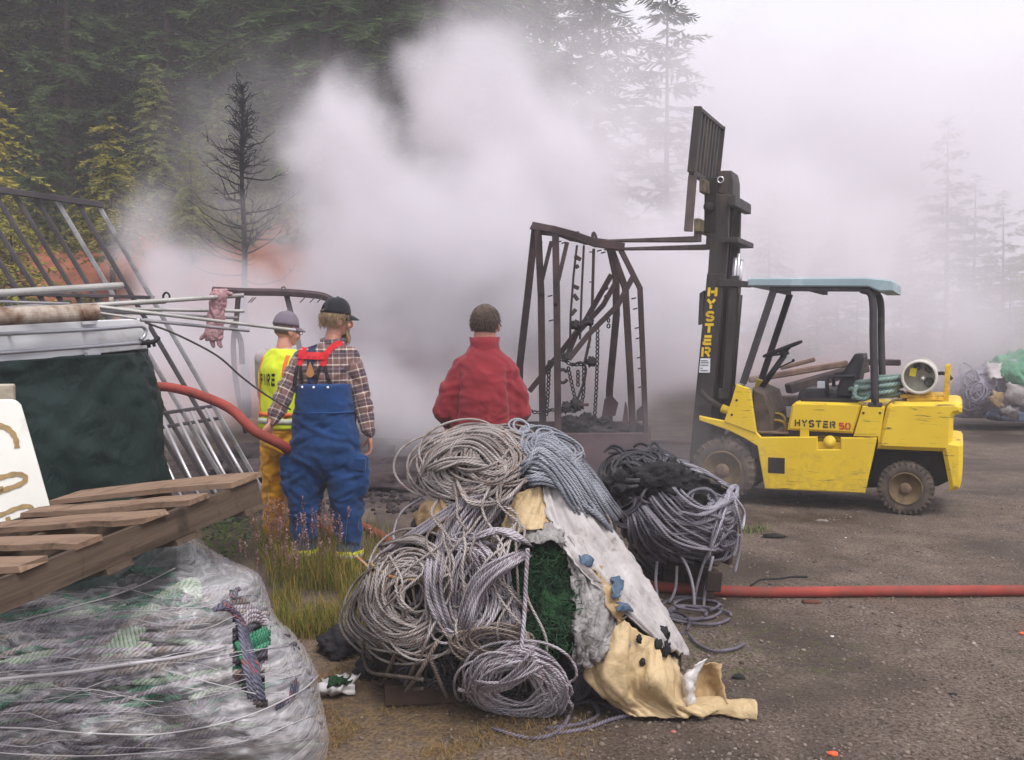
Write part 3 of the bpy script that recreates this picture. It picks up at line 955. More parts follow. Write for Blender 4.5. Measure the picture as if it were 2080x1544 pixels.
    # --- wheels
    def wheel(xc, R_, w, name, near, lugs):
        y0 = .0 if near else W
        s = -1 if near else 1
        wr = empty('wheel'); wr.parent = root
        wr.location = (xc, y0, R_)
        t = MB()
        # tyre profile; axis along +/-y, outer face at local y = 0
        prof = [(.55 * R_, .06 * w), (.60 * R_, .0), (.80 * R_, -.02 * w), (.93 * R_, .05 * w), (.985 * R_, .16 * w), (.99 * R_, .5 * w), (.985 * R_, .84 * w), (.93 * R_, .95 * w), (.75 * R_, w), (.55 * R_, .95 * w)]
        t.lathe(prof, (0, 0, 0), (0, -s, 0), 40, closed=True)
        for k in range(lugs):
            a = 2 * PI * k / lugs
            for off, sh in ((.30, 0), (.72, PI / lugs)):
                aa = a + sh
                M_ = Matrix.Rotation(aa, 3, 'Y')
                cpos = M_ @ Vector((0, -s * w * off, R_ * .975))
                t.box(cpos, (.45 * 2 * PI * R_ / lugs, w * .40, R_ * .07), M_, .004)
            M_ = Matrix.Rotation(a, 3, 'Y')
            t.box(M_ @ Vector((0, s * .000 - s * w * .06, R_ * .91)), (.34 * 2 * PI * R_ / lugs, w * .16, R_ * .12), M_, .004)
        t.build('tyre', RUB, wr)
        r_ = MB()
        r_.lathe([(.62 * R_, .0), (.585 * R_, -.012 * 1), (.56 * R_, .0), (.53 * R_, .05), (.42 * R_, .075), (.40 * R_, .06), (.12 * R_, .06), (.0, .06)], (0, 0, 0), (0, -s, 0), 36)
        r_.build('rim', RIM, wr)
        h = MB()
        h.lathe([(.24 * R_, .06), (.23 * R_, .005), (.19 * R_, -.015), (.09 * R_, -.02), (.0, -.02)], (0, 0, 0), (0, -s, 0), 24)
        h.build('hub', HUB, wr)
        for k in range(6):
            a = 2 * PI * k / 6 + .3
            n_ = MB(); n_.lathe([(.0, .055), (.030 * R_ / .3, .055), (.030 * R_ / .3, .02), (.02 * R_ / .3, .01), (0, .01)], (math.cos(a) * .33 * R_, 0, math.sin(a) * .33 * R_), (0, -s, 0), 6)
            n_.build('wheel_nut', HUB, wr)
    Rf = F(1466, 956)[1] ; Rr = F(1838, 993)[1]
    wheel(0.0, Rf, .22, 'front', True, 26)
    wheel(0.0, Rf, .22, 'front', False, 26)
    wheel(wb, Rr, .18, 'rear', True, 30)
    wheel(wb, Rr, .18, 'rear', False, 30)
    MB().tube([(0, .15, Rf), (0, W - .15, Rf)], .07, 10).build('axle', DRK, root)
    MB().tube([(wb, .1, Rr), (wb, W - .1, Rr)], .05, 10).build('axle', DRK, root)

    # --- overhead guard
    rp = cpoly([(415, 82), (440, 74), (1130, 72), (1285, 86), (1298, 100), (1298, 155), (1206, 156), (1140, 128), (415, 124)])
    mb = MB(); mb.prism(rp, -.03, W + .03, bev=.012); mb.build('roof', BLUE, root)
    g = MB()
    for yy in (.03, W - .05):
        a = C(545, 135, yy); a2 = C(1150, 138, yy)
        g.bar((a[0], yy, a[1]), (a2[0], yy, a2[1]), .05, .055)
    for X_ in (560, 800, 1150):
        a = C(X_, 138, .03)
        g.bar((a[0], .03, a[1] - .004), (a[0], W - .05, a[1] - .004), .05, .045)
    g.build('roof_frame', GRD, root)
    for yy, nm in ((.03, 0), (W - .06, 1)):
        t1, t0 = C(568, 150, .03), C(383, 712, .03)
        l = MB(); l.bar((t1[0], yy, t1[1]), (t0[0], yy, t0[1]), .045, .062, up=(1, 0, 0)); l.build('guard_leg', GRD, root)
        a, b_, c_ = C(1140, 140, .03), C(1163, 190, .03), C(1181, 838, .03)
        l = MB(); l.tube(catmull([(a[0] - .06, yy, a[1]), (b_[0], yy, b_[1]), ((b_[0] * .6 + c_[0] * .4), yy, (b_[1] * .6 + c_[1] * .4)), (c_[0], yy, c_[1])], 6), .034, 8); l.build('guard_leg', GRD, root)
    gx, gzz = C(1181, 838, .03)
    MB().box((gx, .035, gzz), (.12, .07, .04), bev=.006).build('guard_foot', GRD, root)

    # --- controls and seat
    sc_ = V3(1380 + 622 / 2.97, 540 + 502 / 2.97, .5)
    ax = Vector((-.42, 0, 1)).normalized()
    s = MB()
    u = ax.orthogonal().normalized(); w = ax.cross(u)
    ring = [sc_ + (u * math.cos(t) + w * math.sin(t)) * .19 for t in np.linspace(0, 2 * PI, 28, endpoint=False)]
    s.tube(ring, .014, 8, closed=True)
    for k in range(3):
        t = 2 * PI * k / 3 + .5
        s.tube([sc_ - ax * .05, sc_ + (u * math.cos(t) + w * math.sin(t)) * .185], .012, 6)
    s.lathe([(.0, -.02), (.045, -.02), (.045, .03), (0, .03)], sc_ - ax * .05, ax, 14)
    s.build('steering_wheel', SEAT, root)
    base = V3(1380 + 490 / 2.97, 540 + 742 / 2.97, .5)
    MB().tube([sc_ - ax * .06, base], .028, 10).build('steering_column', SEAT, root)
    lv = MB(); lv.tube([sc_ - ax * .13 + Vector((.05, -.02, 0)), sc_ - ax * .16 + Vector((-.08, -.05, -.03)), sc_ - ax * .2 + Vector((-.2, -.08, -.09))], .008, 5)
    lv.lathe([(0, -.016), (.016, -.008), (.016, .008), (0, .016)], sc_ - ax * .12 + Vector((.06, -.02, .0)), (1, 0, 0), 8)
    lv.build('shift_lever', SEAT, root)
    bp = [C(930, 800, .3), C(985, 640, .3), C(1058, 532, .3), (C(1108, 533, .3)), C(1112, 560, .3), C(1085, 690, .3), C(1060, 800, .3)]
    MB().prism(bp, .28, .78, bev=.03).build('seat_back', SEAT, root)
    cp = [C(715, 800, .3), C(722, 762, .3), C(760, 742, .3), C(900, 742, .3), C(960, 760, .3), C(960, 812, .3), C(730, 815, .3)]
    MB().prism(cp, .27, .79, bev=.025).build('seat_cushion', SEAT, root)
    for yy in (.25, .80):
        ar = MB()
        pts = [C(892, 790, .25), C(890, 690, .25), C(905, 668, .25), C(1000, 666, .25), C(1060, 664, .25)]
        ar.tube([(p[0], yy, p[1]) for p in pts], .018, 7)
        ar.build('armrest', SEAT, root)
    wx, wz = C(857, 722, .45)
    MB().box((wx, .45, wz), (.075, .05, .08), bev=.006).build('white_tag_block', WHT, root)
    # seat deck edge on the hood
    hx0, hz = C(700, 822); hx1, _ = C(1090, 832)
    MB().box(((hx0 + hx1) / 2, W / 2, hz + .012), (hx1 - hx0 - .06, W - .25, .03), bev=.008).build('seat_deck', DRK, root)

    # --- mast
    def mast_rail(y, dy, name, pts, mat, depth):
        """pts = two pixel edges at top and bottom on plane y"""
        q = [F(px, py, y) for px, py in pts]
        return MB().prism(q, y, y + dy, bev=.004)
    yM = .14
    outer = [(1436, 556), (1472, 556), (1455, 735), (1436, 915), (1425, 1000), (1398, 1000), (1401, 925)]
    for yy in (yM, W - yM - .08):
        q = [F(px, py, yM) for px, py in outer]
        MB().prism(q, yy, yy + .08, bev=.004).build('mast_rail', BLK, root)
    inner = [(1446, 392), (1477, 392), (1474, 500), (1455, 735), (1440, 890), (1410, 890), (1437, 500)]
    for yy in (yM + .09, W - yM - .15):
        q = [F(px, py, yM) for px, py in inner]
        MB().prism(q, yy, yy + .06, bev=.004).build('mast_rail', BLK, root)
    # rear flange of the rails and the cross members
    flg = [(1478, 400), (1492, 400), (1500, 560), (1482, 800), (1470, 870), (1452, 870), (1468, 700)]
    q = [F(px, py, yM) for px, py in [(1484, 560), (1500, 560), (1482, 800), (1466, 800)]]
    MB().prism(q, yM, yM + .05, bev=.003).build('mast_flange', BLK, root)
    def cross(px, py, w, h, name, mat=BLK, y0=yM, y1=W - yM):
        x, z = F(px, py, yM)
        MB().box((x, (y0 + y1) / 2, z), (w, y1 - y0, h), bev=.005).build(name, mat, root)
    cross(1486, 407, .07, .10, 'mast_crosshead')
    cross(1482, 487, .16, .05, 'mast_crosshead')
    cross(1470, 800, .10, .10, 'mast_crosshead')
    cross(1430, 840, .14, .16, 'mast_crosshead')
    q = [F(px, py, yM) for px, py in [(1460, 566), (1525, 572), (1525, 584), (1458, 582)]]
    MB().prism(q, yM - .02, yM + .05, bev=.004).build('guard_bracket', BLK, root)
    q = [F(px, py, yM) for px, py in [(1421, 596), (1430, 590), (1428, 658), (1418, 660)]]
    MB().prism(q, yM - .005, yM + .06, bev=.003).build('guide_block', BLK, root)
    # lift cylinders and hoses between the rails
    for yy, pxa, pxb in ((.38, 1484, 1448), (.66, 1484, 1448)):
        a, b_ = V3(pxa, 520, yM), V3(pxb + 8, 860, yM)
        a.y = b_.y = yy
        m_ = a.lerp(b_, .22)
        MB().tube([a, m_], .022, 12).build('lift_rod', CHR, root)
        MB().tube([m_, b_], .042, 12).build('lift_cylinder', BLK, root)
    a, b_ = V3(1501, 515, .2), V3(1497, 600, .2)
    MB().tube([a, b_], .017, 10).build('lift_rod', CHR, root)
    MB().tube([b_, V3(1481, 830, .2)], .022, 10).build('lift_cylinder', BLK, root)
    for yy in (.46, .56):
        a, b_ = V3(1470, 395, yM), V3(1440, 880, yM); a.y = b_.y = yy
        MB().bar(a, b_, .028, .02).build('lift_chain', DRK, root)
    # chain sheave block on top
    q = [F(px, py, .3) for px, py in [(1456, 392), (1457, 350), (1468, 347), (1486, 347), (1490, 366), (1490, 400)]]
    MB().prism(q, .28, .62, bev=.008).build('sheave_block', BLK, root)
    x, z = F(1464, 366, .28)
    r_ = MB(); r_.lathe([(.022, -.005), (.036, -.005), (.036, .02), (.022, .02)], (x, .28, z), (0, -1, 0), 20, closed=True)
    r_.build('sheave_ring', CHR, root)
    # lettering and data plate on the near rail, reading downwards
    ys = [582, 608, 634, 662, 684, 705]
    lm = MB()
    for ch, (cx_, cy_, w_, h_) in zip('HYSTER', [(1447.5, 593, 19, 18), (1444.5, 617.5, 18, 19), (1442.5, 642.5, 17, 19), (1440.5, 667, 18, 18), (1437.5, 691, 18, 18), (1434, 715, 18, 19)]):
        for quad in glyph_quads(ch, .30 if ch not in 'SR' else .26):
            vs_ = []
            for p in quad:
                px = cx_ + (p.x - .5) * w_ - (p.y - .5) * -1.5
                py = cy_ - (p.y - .5) * h_
                x, z = F(px, py, yM)
                vs_.append(Vector((x, yM - .004, z)))
            lm.add(vs_, [(0, 1, 2, 3)])
    lm.build('lettering', LYEL, root)
    pl = MB()
    q = [F(px, py, yM) for px, py in [(1423, 728), (1443, 728), (1442, 757), (1420, 757)]]
    pl.prism(q, yM - .005, yM - .001)
    plate = pl.build('data_plate', WHT, root)
    pm = MB()
    for (xa, ya, xb) in ((1424, 732, 1438), (1424, 736, 1440), (1423, 741, 1439), (1423, 747, 1428), (1423, 752, 1438)):
        vs_ = []
        for px, py in ((xa, ya), (xb, ya), (xb, ya + 1.6), (xa, ya + 1.6)):
            x, z = F(px, py, yM); vs_.append(Vector((x, yM - .0075, z)))
        pm.add(vs_, [(0, 1, 2, 3)])
    pm.build('plate_print', LBLK, plate)
    # lettering on the hood
    lm, lr = MB(), MB()
    x = 695
    for k, ch in enumerate('HYSTER'):
        xa = 695 + k * 42.5; w_ = 33
        for quad in glyph_quads(ch, .24):
            vs_ = []
            for p in quad:
                X_ = xa + p.x * w_; Y_ = 968 + k * 2.3 - (p.y) * 40
                px_, z_ = C(X_, Y_); vs_.append(Vector((px_, .008, z_)))
            lm.add(vs_, [(0, 1, 2, 3)])
    for k, ch in enumerate('50'):
        xa = 962 + k * 38
        for quad in glyph_quads(ch, .26):
            vs_ = []
            for p in quad:
                X_ = xa + p.x * 32; Y_ = 986 + k * 2 - (p.y) * 38
                px_, z_ = C(X_, Y_); vs_.append(Vector((px_, .008, z_)))
            lr.add(vs_, [(0, 1, 2, 3)])
    lm.build('lettering', LBLK, root)
    lr.build('lettering', LRED, root)

    # --- load backrest: plate frame of upright bars across the front of the mast
    yn, yf = .02, W - .02
    a0, a1 = F(1418, 216, yn), F(1404, 350, yn)
    bt, bb_ = Vector((a0[0], 0, a0[1])), Vector((a1[0], 0, a1[1]))
    g = MB()
    for yy in (yn, yf):
        g.bar(bt + Vector((0, yy, 0)), bb_ + Vector((0, yy, 0)), .03, .075, up=(1, 0, 0))
    g.bar(bt + Vector((0, yn, -.02)), bt + Vector((0, yf, -.02)), .05, .04)
    g.bar(bb_ + Vector((0, yn, 0)), bb_ + Vector((0, yf, 0)), .05, .05)
    g.build('backrest_frame', BLK, root)
    for k in range(1, 8):
        yy = yn + (yf - yn) * k / 8
        MB().bar(bt + Vector((0, yy, -.02)), bb_ + Vector((0, yy, 0)), .055, .03, up=(1, 0, 0)).build('backrest_bar', BLK, root)
    # carriage: two cross bars, side plates, rollers
    c0, c1 = F(1406, 356, yn), F(1397, 470, yn)
    ct, cb = Vector((c0[0], 0, c0[1])), Vector((c1[0], 0, c1[1]))
    for yy in (yn, yf - .05):
        g = MB(); g.bar(ct + Vector((.0, yy + .02, 0)), cb + Vector((0, yy + .02, 0)), .04, .08, up=(1, 0, 0)); g.build('carriage_side', CARB, root)
    for p_, hgt in ((ct + Vector((.06, 0, -.10)), .13), (cb + Vector((.05, 0, .06)), .13)):
        g = MB(); g.box((p_.x + .03, W / 2, p_.z), (.06, W - .1, hgt), bev=.01); g.build('carriage_bar', CARG, root)
    for yy in (.2, .8):
        g = MB()
        g.box((ct.x + .13, yy + .04, (ct.z + cb.z) / 2), (.12, .03, ct.z - cb.z), bev=.006)
        g.lathe([(0, -.03), (.05, -.03), (.05, .03), (0, .03)], (ct.x + .12, yy + .02, (ct.z + cb.z) / 2 - .02), (0, 1, 0), 16)
        g.build('carriage_bracket', DRK, root)
    # forks
    for yy, (pr, pl_) in ((.16, ((1412, 487), (1235, 490))), (.86, ((1436, 503), (1232, 507)))):
        q0 = V3(*pr, yy); q1 = V3(*pl_, yy)
        g = MB()
        d = (q1 - q0).normalized()
        prof = [(q0.x + .05, q0.z - .02), (q0.x + .05, cb.z + .10), (q0.x + .01, cb.z + .10), (q0.x - .0, q0.z + .03), (q1.x, q1.z + .012), (q1.x - .02, q1.z - .008), (q0.x - .05, q0.z - .022)]
        g.prism(prof, yy - .06, yy + .06, bev=.004)
        g.build('fork', CARB, root)
    return root, F, O, ex, ey, W
FORK = build_forklift()

# ------------------------------------------------------------------ gas cylinder and rope on the forklift
def on_forklift():
    root, F, O, ex, ey, W = FORK
    fr = Matrix.Translation(O) @ Matrix.Rotation(math.atan2(ex.y, ex.x), 4, 'Z')
    def L3(x, y, z): return fr @ Vector((x, y, z))
    WH = mat_plain('gas_cylinder_white', S(206, 200, 190), .5, var=.08, scale=8, dirt=S(150, 134, 112), dirt_amt=.3, bump=.05)
    GR = mat_plain('gas_cylinder_end', S(168, 166, 150), .6, var=.2, scale=9, bump=.05)
    YB = mat_plain('yellow_bracket', S(214, 172, 50), .6, var=.2, scale=14, dirt=S(120, 86, 50), dirt_amt=.4)
    BK = mat_plain('black_fitting', S(34, 32, 34), .6)
    x, z = F(1380 + 1447 / 2.97, 540 + 672 / 2.97, .06)
    r = .152
    ct = empty('gas_cylinder', L3(x, .06, z - r), (0, 0, math.atan2(ex.y, ex.x)), 'white gas cylinder lying across the back of the yellow forklift', 'gas cylinder')
    o = Vector((0, 0, r))
    m = MB()
    m.lathe([(.0, .16), (.10, .155), (.132, .12), (r - .004, .085), (r, .12), (r, .62), (.13, .70), (.06, .74), (0, .75)], o, (0, 1, 0), 32)
    m.build('shell', GR, ct)
    m = MB(); m.lathe([(r - .022, .10), (r - .022, .0), (r - .018, -.004), (r, .0), (r + .003, .01), (r + .003, .12)], o, (0, 1, 0), 32, closed=True)
    m.build('collar', WH, ct)
    m = MB(); m.lathe([(0, 0), (.026, 0), (.026, .05), (.012, .07), (.012, .14), (0, .14)], o + Vector((.03, .14, -.01)), (0, -1, 0), 12)
    m.build('valve', WH, ct)
    m = MB(); m.box(o + Vector((-.055, .07, .04)), (.055, .01, .075), Matrix.Rotation(.15, 3, 'Y'), .004)
    m.build('tag', mat_plain('yellow_tag', S(222, 206, 40), .5, var=.1, bump=0), ct)
    for (dx, dz, rr) in ((.075, .07, .035), (.08, -.05, .045), (-.02, .085, .03)):
        m = MB(); m.lathe([(0, 0), (rr, 0), (rr * .8, .03), (0, .035)], o + Vector((dx, .135, dz)), (0, -1, 0), 10); m.build('fitting', mat_plain('grey_green_fitting', S(96, 100, 88), .7), ct)
    m = MB(); m.tube(catmull([(.15, .10, r + .03), (.19, .08, r + .035), (.23, .08, r + .02), (.265, .08, r - .02)], 4), .017, 7); m.build('hose_coupling', BK, ct)
    # bracket belongs to the truck
    bx, bz = F(1380 + 1460 / 2.97, 540 + 780 / 2.97, .06)
    b = MB()
    b.box((bx, .40, bz - .02), (.36, .55, .035), bev=.006)
    b.build('cylinder_bracket', YB, root)
    b = MB(); b.bar((bx + .20, .12, bz - .06), (bx + .21, .12, bz + .26), .03, .045); b.bar((bx + .20, .60, bz - .06), (bx + .21, .60, bz + .26), .03, .045)
    b.bar((bx - .12, .12, bz - .05), (bx + .2, .12, bz - .03), .03, .03)
    b.build('cylinder_bracket', YB, root)
on_forklift()

teal_coil()
# ------------------------------------------------------------------ heaps with real depth
class Mound:
    """a bulging body: outline in the photograph, its own middle depth and thickness"""
    def __init__(self, poly, ymid, thick, edge, lump=0.06, seed=0, floor=True):
        self.poly = np.array(catmull(poly, 4, closed=True))
        self.ymid, self.thick, self.edge, self.lump, self.seed = ymid, thick, edge, lump, seed
        a = self.poly; b = np.roll(a, -1, 0)
        self.a, self.b = a, b
    def dist(self, x, y):
        p = np.array((x, y), float)
        ab = self.b - self.a
        t = np.clip(((p - self.a) * ab).sum(1) / np.maximum((ab * ab).sum(1), 1e-9), 0, 1)
        d = np.hypot(*(self.a + ab * t[:, None] - p).T).min()
        ay, by, ax, bx = self.a[:, 1], self.b[:, 1], self.a[:, 0], self.b[:, 0]
        cr = ((ay > y) != (by > y)) & (x < (bx - ax) * (y - ay) / np.where(by == ay, 1e-9, by - ay) + ax)
        return d if cr.sum() % 2 else -d
    def mid(self, py):
        return self.ymid(py) if callable(self.ymid) else self.ymid
    def front(self, px, py, off=0.0):
        d = max(0.0, self.dist(px, py))
        q = min(d / self.edge, 1.0)
        o = self.thick * math.sqrt(max(0.0, 1 - (1 - q) ** 2))
        o += self.lump * q * fbm((px * .011, py * .011, self.seed), 3)
        return self.mid(py) - o - off
    def pt(self, px, py, off=0.0):
        return P(px, py, self.front(px, py, off))
    def core(self, name, mat, parent=None, step=11, shrink=.05, inset=14, deep=1.0):
        x0, y0 = self.poly.min(0); x1, y1 = self.poly.max(0)
        nx, ny = int((x1 - x0) / step) + 2, int((y1 - y0) / step) + 2
        idx, vs, fs = {}, [], []
        for j in range(ny):
            for i in range(nx):
                x, y = x0 + i * step, y0 + j * step
                d = self.dist(x, y)
                if d < inset - step * .5: continue
                fy = self.front(x, y, -shrink)
                back = self.mid(y) + (self.mid(y) - fy) * deep + .02
                p = P(x, y, fy); 
                q = P(x, y, self.mid(y)); q = Vector((q.x, back, q.z))
                p.z = max(p.z, .01); q.z = max(q.z, .01)
                idx[(i, j)] = len(vs); vs += [p, q]
        for j in range(ny - 1):
            for i in range(nx - 1):
                k = [(i, j), (i + 1, j), (i + 1, j + 1), (i, j + 1)]
                if all(q in idx for q in k):
                    a = [idx[q] for q in k]
                    fs.append((a[0], a[3], a[2], a[1]))
                    fs.append(tuple(q + 1 for q in a))
        used = {}
        for f in fs[0::2]:
            for q in range(4):
                e = (f[q], f[(q + 1) % 4]); used[tuple(sorted(e))] = used.get(tuple(sorted(e)), []) + [e]
        for e in used.values():
            if len(e) == 1:
                a, b = e[0]
                fs.append((b, a, a + 1, b + 1))
        me = bpy.data.meshes.new(name); me.from_pydata(vs, [], fs)
        me.polygons.foreach_set('use_smooth', [True] * len(fs))
        me.update()
        return link_mesh(name, me, mat, parent)

def rope_on(mb, M, path, r=.009, off=.012, seed=0, n=5, jit=1.5, sides=6, clip=None):
    """rope laid over a mound: path of pixels, smoothed, riding on the surface"""
    rng = random.Random(seed)
    c = catmull(path, n)
    pts = []
    for i, q in enumerate(c):
        jx = jit * mnoise.noise(Vector((i * .35, seed * 1.7, 0))); jy = jit * mnoise.noise(Vector((i * .35, seed * 1.7, 5)))
        o = off(i / (len(c) - 1)) if callable(off) else off
        if clip is not None and M.dist(q[0] + jx, q[1] + jy) < clip:
            if len(pts) > 3: break
            pts = []; continue
        p = M.pt(q[0] + jx, q[1] + jy, o)
        p.z = max(p.z, r * 1.05)
        pts.append(p)
    if len(pts) < 3: return
    # even out sudden depth jumps so the rope stays a rope
    for _ in range(2):
        pts = [pts[0]] + [(pts[i - 1] + pts[i] * 2 + pts[i + 1]) / 4 for i in range(1, len(pts) - 1)] + [pts[-1]]
    mb.tube(pts, r, sides)

def coil_on(mb, M, cx, cy, rx, ry, loops, rot=0.0, r=.009, off=.015, spread=.35, seed=0, arc=(0, 1), dx=0, dy=0, layer=.02, squash=1.0, wob=.06):
    """a hank: one rope running round and round an oval on the mound"""
    rng = random.Random(seed)
    ca, sa = math.cos(rot), math.sin(rot)
    per = 2 * PI * math.sqrt((rx * rx + ry * ry) / 2)
    seg = max(16, int(per / 13))
    pts = []
    for L in range(loops):
        k = L / max(1, loops - 1)
        e = rng.random() ** .7
        s = 1 - spread * e
        ox, oy = rng.gauss(0, 1) * rx * .10 + dx * (k - .5), rng.gauss(0, 1) * ry * .10 + dy * (k - .5)
        if rng.random() < .12: ox += rng.uniform(-.3, .3) * rx; oy += rng.uniform(-.25, .3) * ry
        ph = rng.random() * 6.28
        o = off + layer * (1 - abs(2 * e - 1)) * rng.uniform(.4, 1.3)
        for i in range(seg):
            t = i / seg
            a = 2 * PI * (arc[0] + (arc[1] - arc[0]) * t)
            w = 1 + wob * 1.3 * math.sin(2 * a + ph) + wob * .9 * math.sin(3 * a + ph * 2)
            x, y = math.cos(a) * rx * s * w, math.sin(a) * ry * s * w * squash
            px, py = cx + ox + x * ca - y * sa, cy + oy + x * sa + y * ca
            p = M.pt(px, py, o + .006 * math.sin(a * 3 + ph))
            p.z = max(p.z, r)
            pts.append(p)
    m = len(pts)
    for _ in range(2):
        pts = [pts[0]] + [(pts[i - 1] + pts[i] * 2 + pts[i + 1]) / 4 for i in range(1, m - 1)] + [pts[-1]]
    mb.tube(pts, r, 6)

def fan(mb, M, A, B, n, r=.009, seed=0, bow=0.0, off=.015, layer=.03, jit=6.0, mids=None):
    """a bundle of strands: A and B are pixel segments ((x,y),(x,y)), strand k runs from A(k) to B(k) bowed sideways"""
    rng = random.Random(seed)
    for k in range(n):
        t = (k + rng.uniform(-.9, .9)) / max(1, n - 1)
        t2 = (k + rng.uniform(-1.4, 1.4)) / max(1, n - 1)
        a = np.array(A[0]) + (np.array(A[1]) - np.array(A[0])) * t
        b = np.array(B[0]) + (np.array(B[1]) - np.array(B[0])) * t2
        path = [a]
        if mids:
            for (m0, m1) in mids:
                path.append(np.array(m0) + (np.array(m1) - np.array(m0)) * (t + rng.uniform(-.06, .06)))
        else:
            d = b - a; nrm = np.array((-d[1], d[0])) * bow * rng.uniform(.8, 1.2)
            path.append((a + b) / 2 + nrm)
        path.append(b)
        o = off + layer * 1.5 * rng.random()
        rope_on(mb, M, path, r, (lambda u, o=o: o - (o + .09) * (max(0, 1 - u / .16) ** 2 + max(0, 1 - (1 - u) / .16) ** 2)), seed * 31 + k, 7, jit)

def sheet_mesh(rows, n_u=4, n_v=4, thick=.004, crumple=.02, cscale=6.0, torn=0.0, seed=0, fine=.006, facet=0.0, fold=0.0, ff=(5, 1.3)):
    """cloth through rows of 3-d points; torn = ragged edge"""
    rows = [catmull([tuple(p) for p in r], n_u) for r in rows]
    m = len(rows[0])
    cols = [catmull([rows[j][i] for j in range(len(rows))], n_v) for i in range(m)]
    nv = len(cols[0])
    G = np.array(cols)          # m x nv x 3
    rng = random.Random(seed)
    c = G.reshape(-1, 3).mean(0)
    out = np.zeros_like(G)
    for i in range(m):
        for j in range(nv):
            p = Vector(G[i, j])
            e = min(i, m - 1 - i, j, nv - 1 - j)
            a = Vector(G[min(i + 1, m - 1), j] - G[max(i - 1, 0), j]); b = Vector(G[i, min(j + 1, nv - 1)] - G[i, max(j - 1, 0)])
            n = a.cross(b)
            n = n.normalized() if n.length > 1e-9 else Vector((0, -1, 0))
            if n.y > 0: n = -n
            q0 = p * cscale + Vector((seed, 0, 0))
            q0 = q0 + Vector((mnoise.noise(q0 * .6), mnoise.noise(q0 * .6 + Vector((5, 0, 0))), mnoise.noise(q0 * .6 + Vector((0, 5, 0))))) * .8
            f = crumple * ((.5 - 2 * abs(mnoise.noise(q0))) + .55 * (.5 - 2 * abs(mnoise.noise(q0 * 2.3))) + .3 * (.5 - 2 * abs(mnoise.noise(q0 * 5.1)))) + fine * mnoise.noise(q0 * 9)
            if fold:
                uu, vv = i / m * ff[0], j / nv * ff[1]
                wq = mnoise.noise(Vector((uu * .6, vv, seed))) * .7
                f += fold * ((.5 - 2 * abs(mnoise.noise(Vector((uu + wq, vv, seed * 1.3))))) + .45 * (.5 - 2 * abs(mnoise.noise(Vector((uu * 2.2 + wq, vv * 1.7, seed * 1.3 + 4))))))
            if facet:
                dv = mnoise.voronoi(q0 * .55)[0]; d2 = mnoise.voronoi(q0 * 1.25 + Vector((3, 1, 2)))[0]
                f += facet * (min(dv[1] - dv[0], .8) + .42 * min(d2[1] - d2[0], .8))
            q = p + n * f
            if e == 0 and torn > 0:
                q += Vector((mnoise.noise(p * 26), 0, mnoise.noise(p * 26 + Vector((7, 0, 0))))) * torn * 1.8 + Vector((mnoise.noise(p * 70), 0, mnoise.noise(p * 70 + Vector((7, 0, 0))))) * torn * .8
            q.z = max(q.z, .008)
            out[i, j] = q
    vs = [tuple(v) for v in out.reshape(-1, 3)]
    fs = [(i * nv + j, i * nv + j + 1, (i + 1) * nv + j + 1, (i + 1) * nv + j) for i in range(m - 1) for j in range(nv - 1)]
    me = bpy.data.meshes.new('sheet')
    me.from_pydata(vs, [], fs)
    uvl = me.uv_layers.new(name='UVMap')
    k = 0
    for f in fs:
        for v in f:
            i, j = divmod(v, nv)
            uvl.data[k].uv = (i / (m - 1), j / (nv - 1)); k += 1
    me.polygons.foreach_set('use_smooth', [True] * len(fs))
    me.update()
    return me
def sheet(name, rows, mat, label=None, cat=None, parent=None, group=None, **kw):
    o = link_mesh(name, sheet_mesh(rows, **kw), mat, parent)
    s = o.modifiers.new('thickness', 'SOLIDIFY'); s.thickness = kw.get('thick', .004); s.offset = 1
    return tag(o, label, cat, group)

def cloth_mat(name, c1, c2, stain=None, rough=.6, amt=.4, bump=.35, scale=5.0, spec=.35, holes=None):
    if name in _M: return _M[name]
    b = NB(name)
    co = b.coord('Object')
    n = b.noise(co, scale, 6, .62, .4)
    c = b.ramp(n, [(.32, c1), (.68, c2)])
    if stain is not None:
        n2 = b.noise(co, scale * 2.2, 7, .72, .8)
        c = b.mix(b.ramp(n2, [(.66 - .25 * amt, 0.0), (.82 - .2 * amt, 1.0)]), c, stain)
    wv = b.new('ShaderNodeVectorMath', operation='ADD'); b.l.new(co, wv.inputs[0])
    nz = b.new('ShaderNodeTexNoise'); nz.inputs['Scale'].default_value = scale * 1.5; b.l.new(co, nz.inputs['Vector'])
    sc_ = b.new('ShaderNodeVectorMath', operation='SCALE'); sc_.inputs['Scale'].default_value = .22; b.l.new(nz.outputs[1], sc_.inputs[0]); b.l.new(sc_.outputs[0], wv.inputs[1])
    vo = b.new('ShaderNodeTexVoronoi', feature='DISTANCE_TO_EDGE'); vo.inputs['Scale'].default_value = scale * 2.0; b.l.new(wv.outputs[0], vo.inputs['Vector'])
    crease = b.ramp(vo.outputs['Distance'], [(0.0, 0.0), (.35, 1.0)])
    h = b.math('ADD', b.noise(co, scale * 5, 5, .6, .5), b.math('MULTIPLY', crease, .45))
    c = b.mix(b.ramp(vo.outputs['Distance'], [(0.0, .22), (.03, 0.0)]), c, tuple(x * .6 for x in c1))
    b.set(color=c, rough=rough, spec=spec, normal=b.bump(h, bump, .02))
    if holes is not None:
        b.set(alpha=b.ramp(b.noise(co, holes, 6, .7, .6), [(.36, 0.0), (.39, 1.0)]))
    _M[name] = b.m
    return b.m
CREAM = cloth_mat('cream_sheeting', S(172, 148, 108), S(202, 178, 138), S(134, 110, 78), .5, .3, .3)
CREAM2 = cloth_mat('dirty_cream_sheeting', S(146, 120, 84), S(184, 156, 114), S(96, 74, 54), .5, .45)
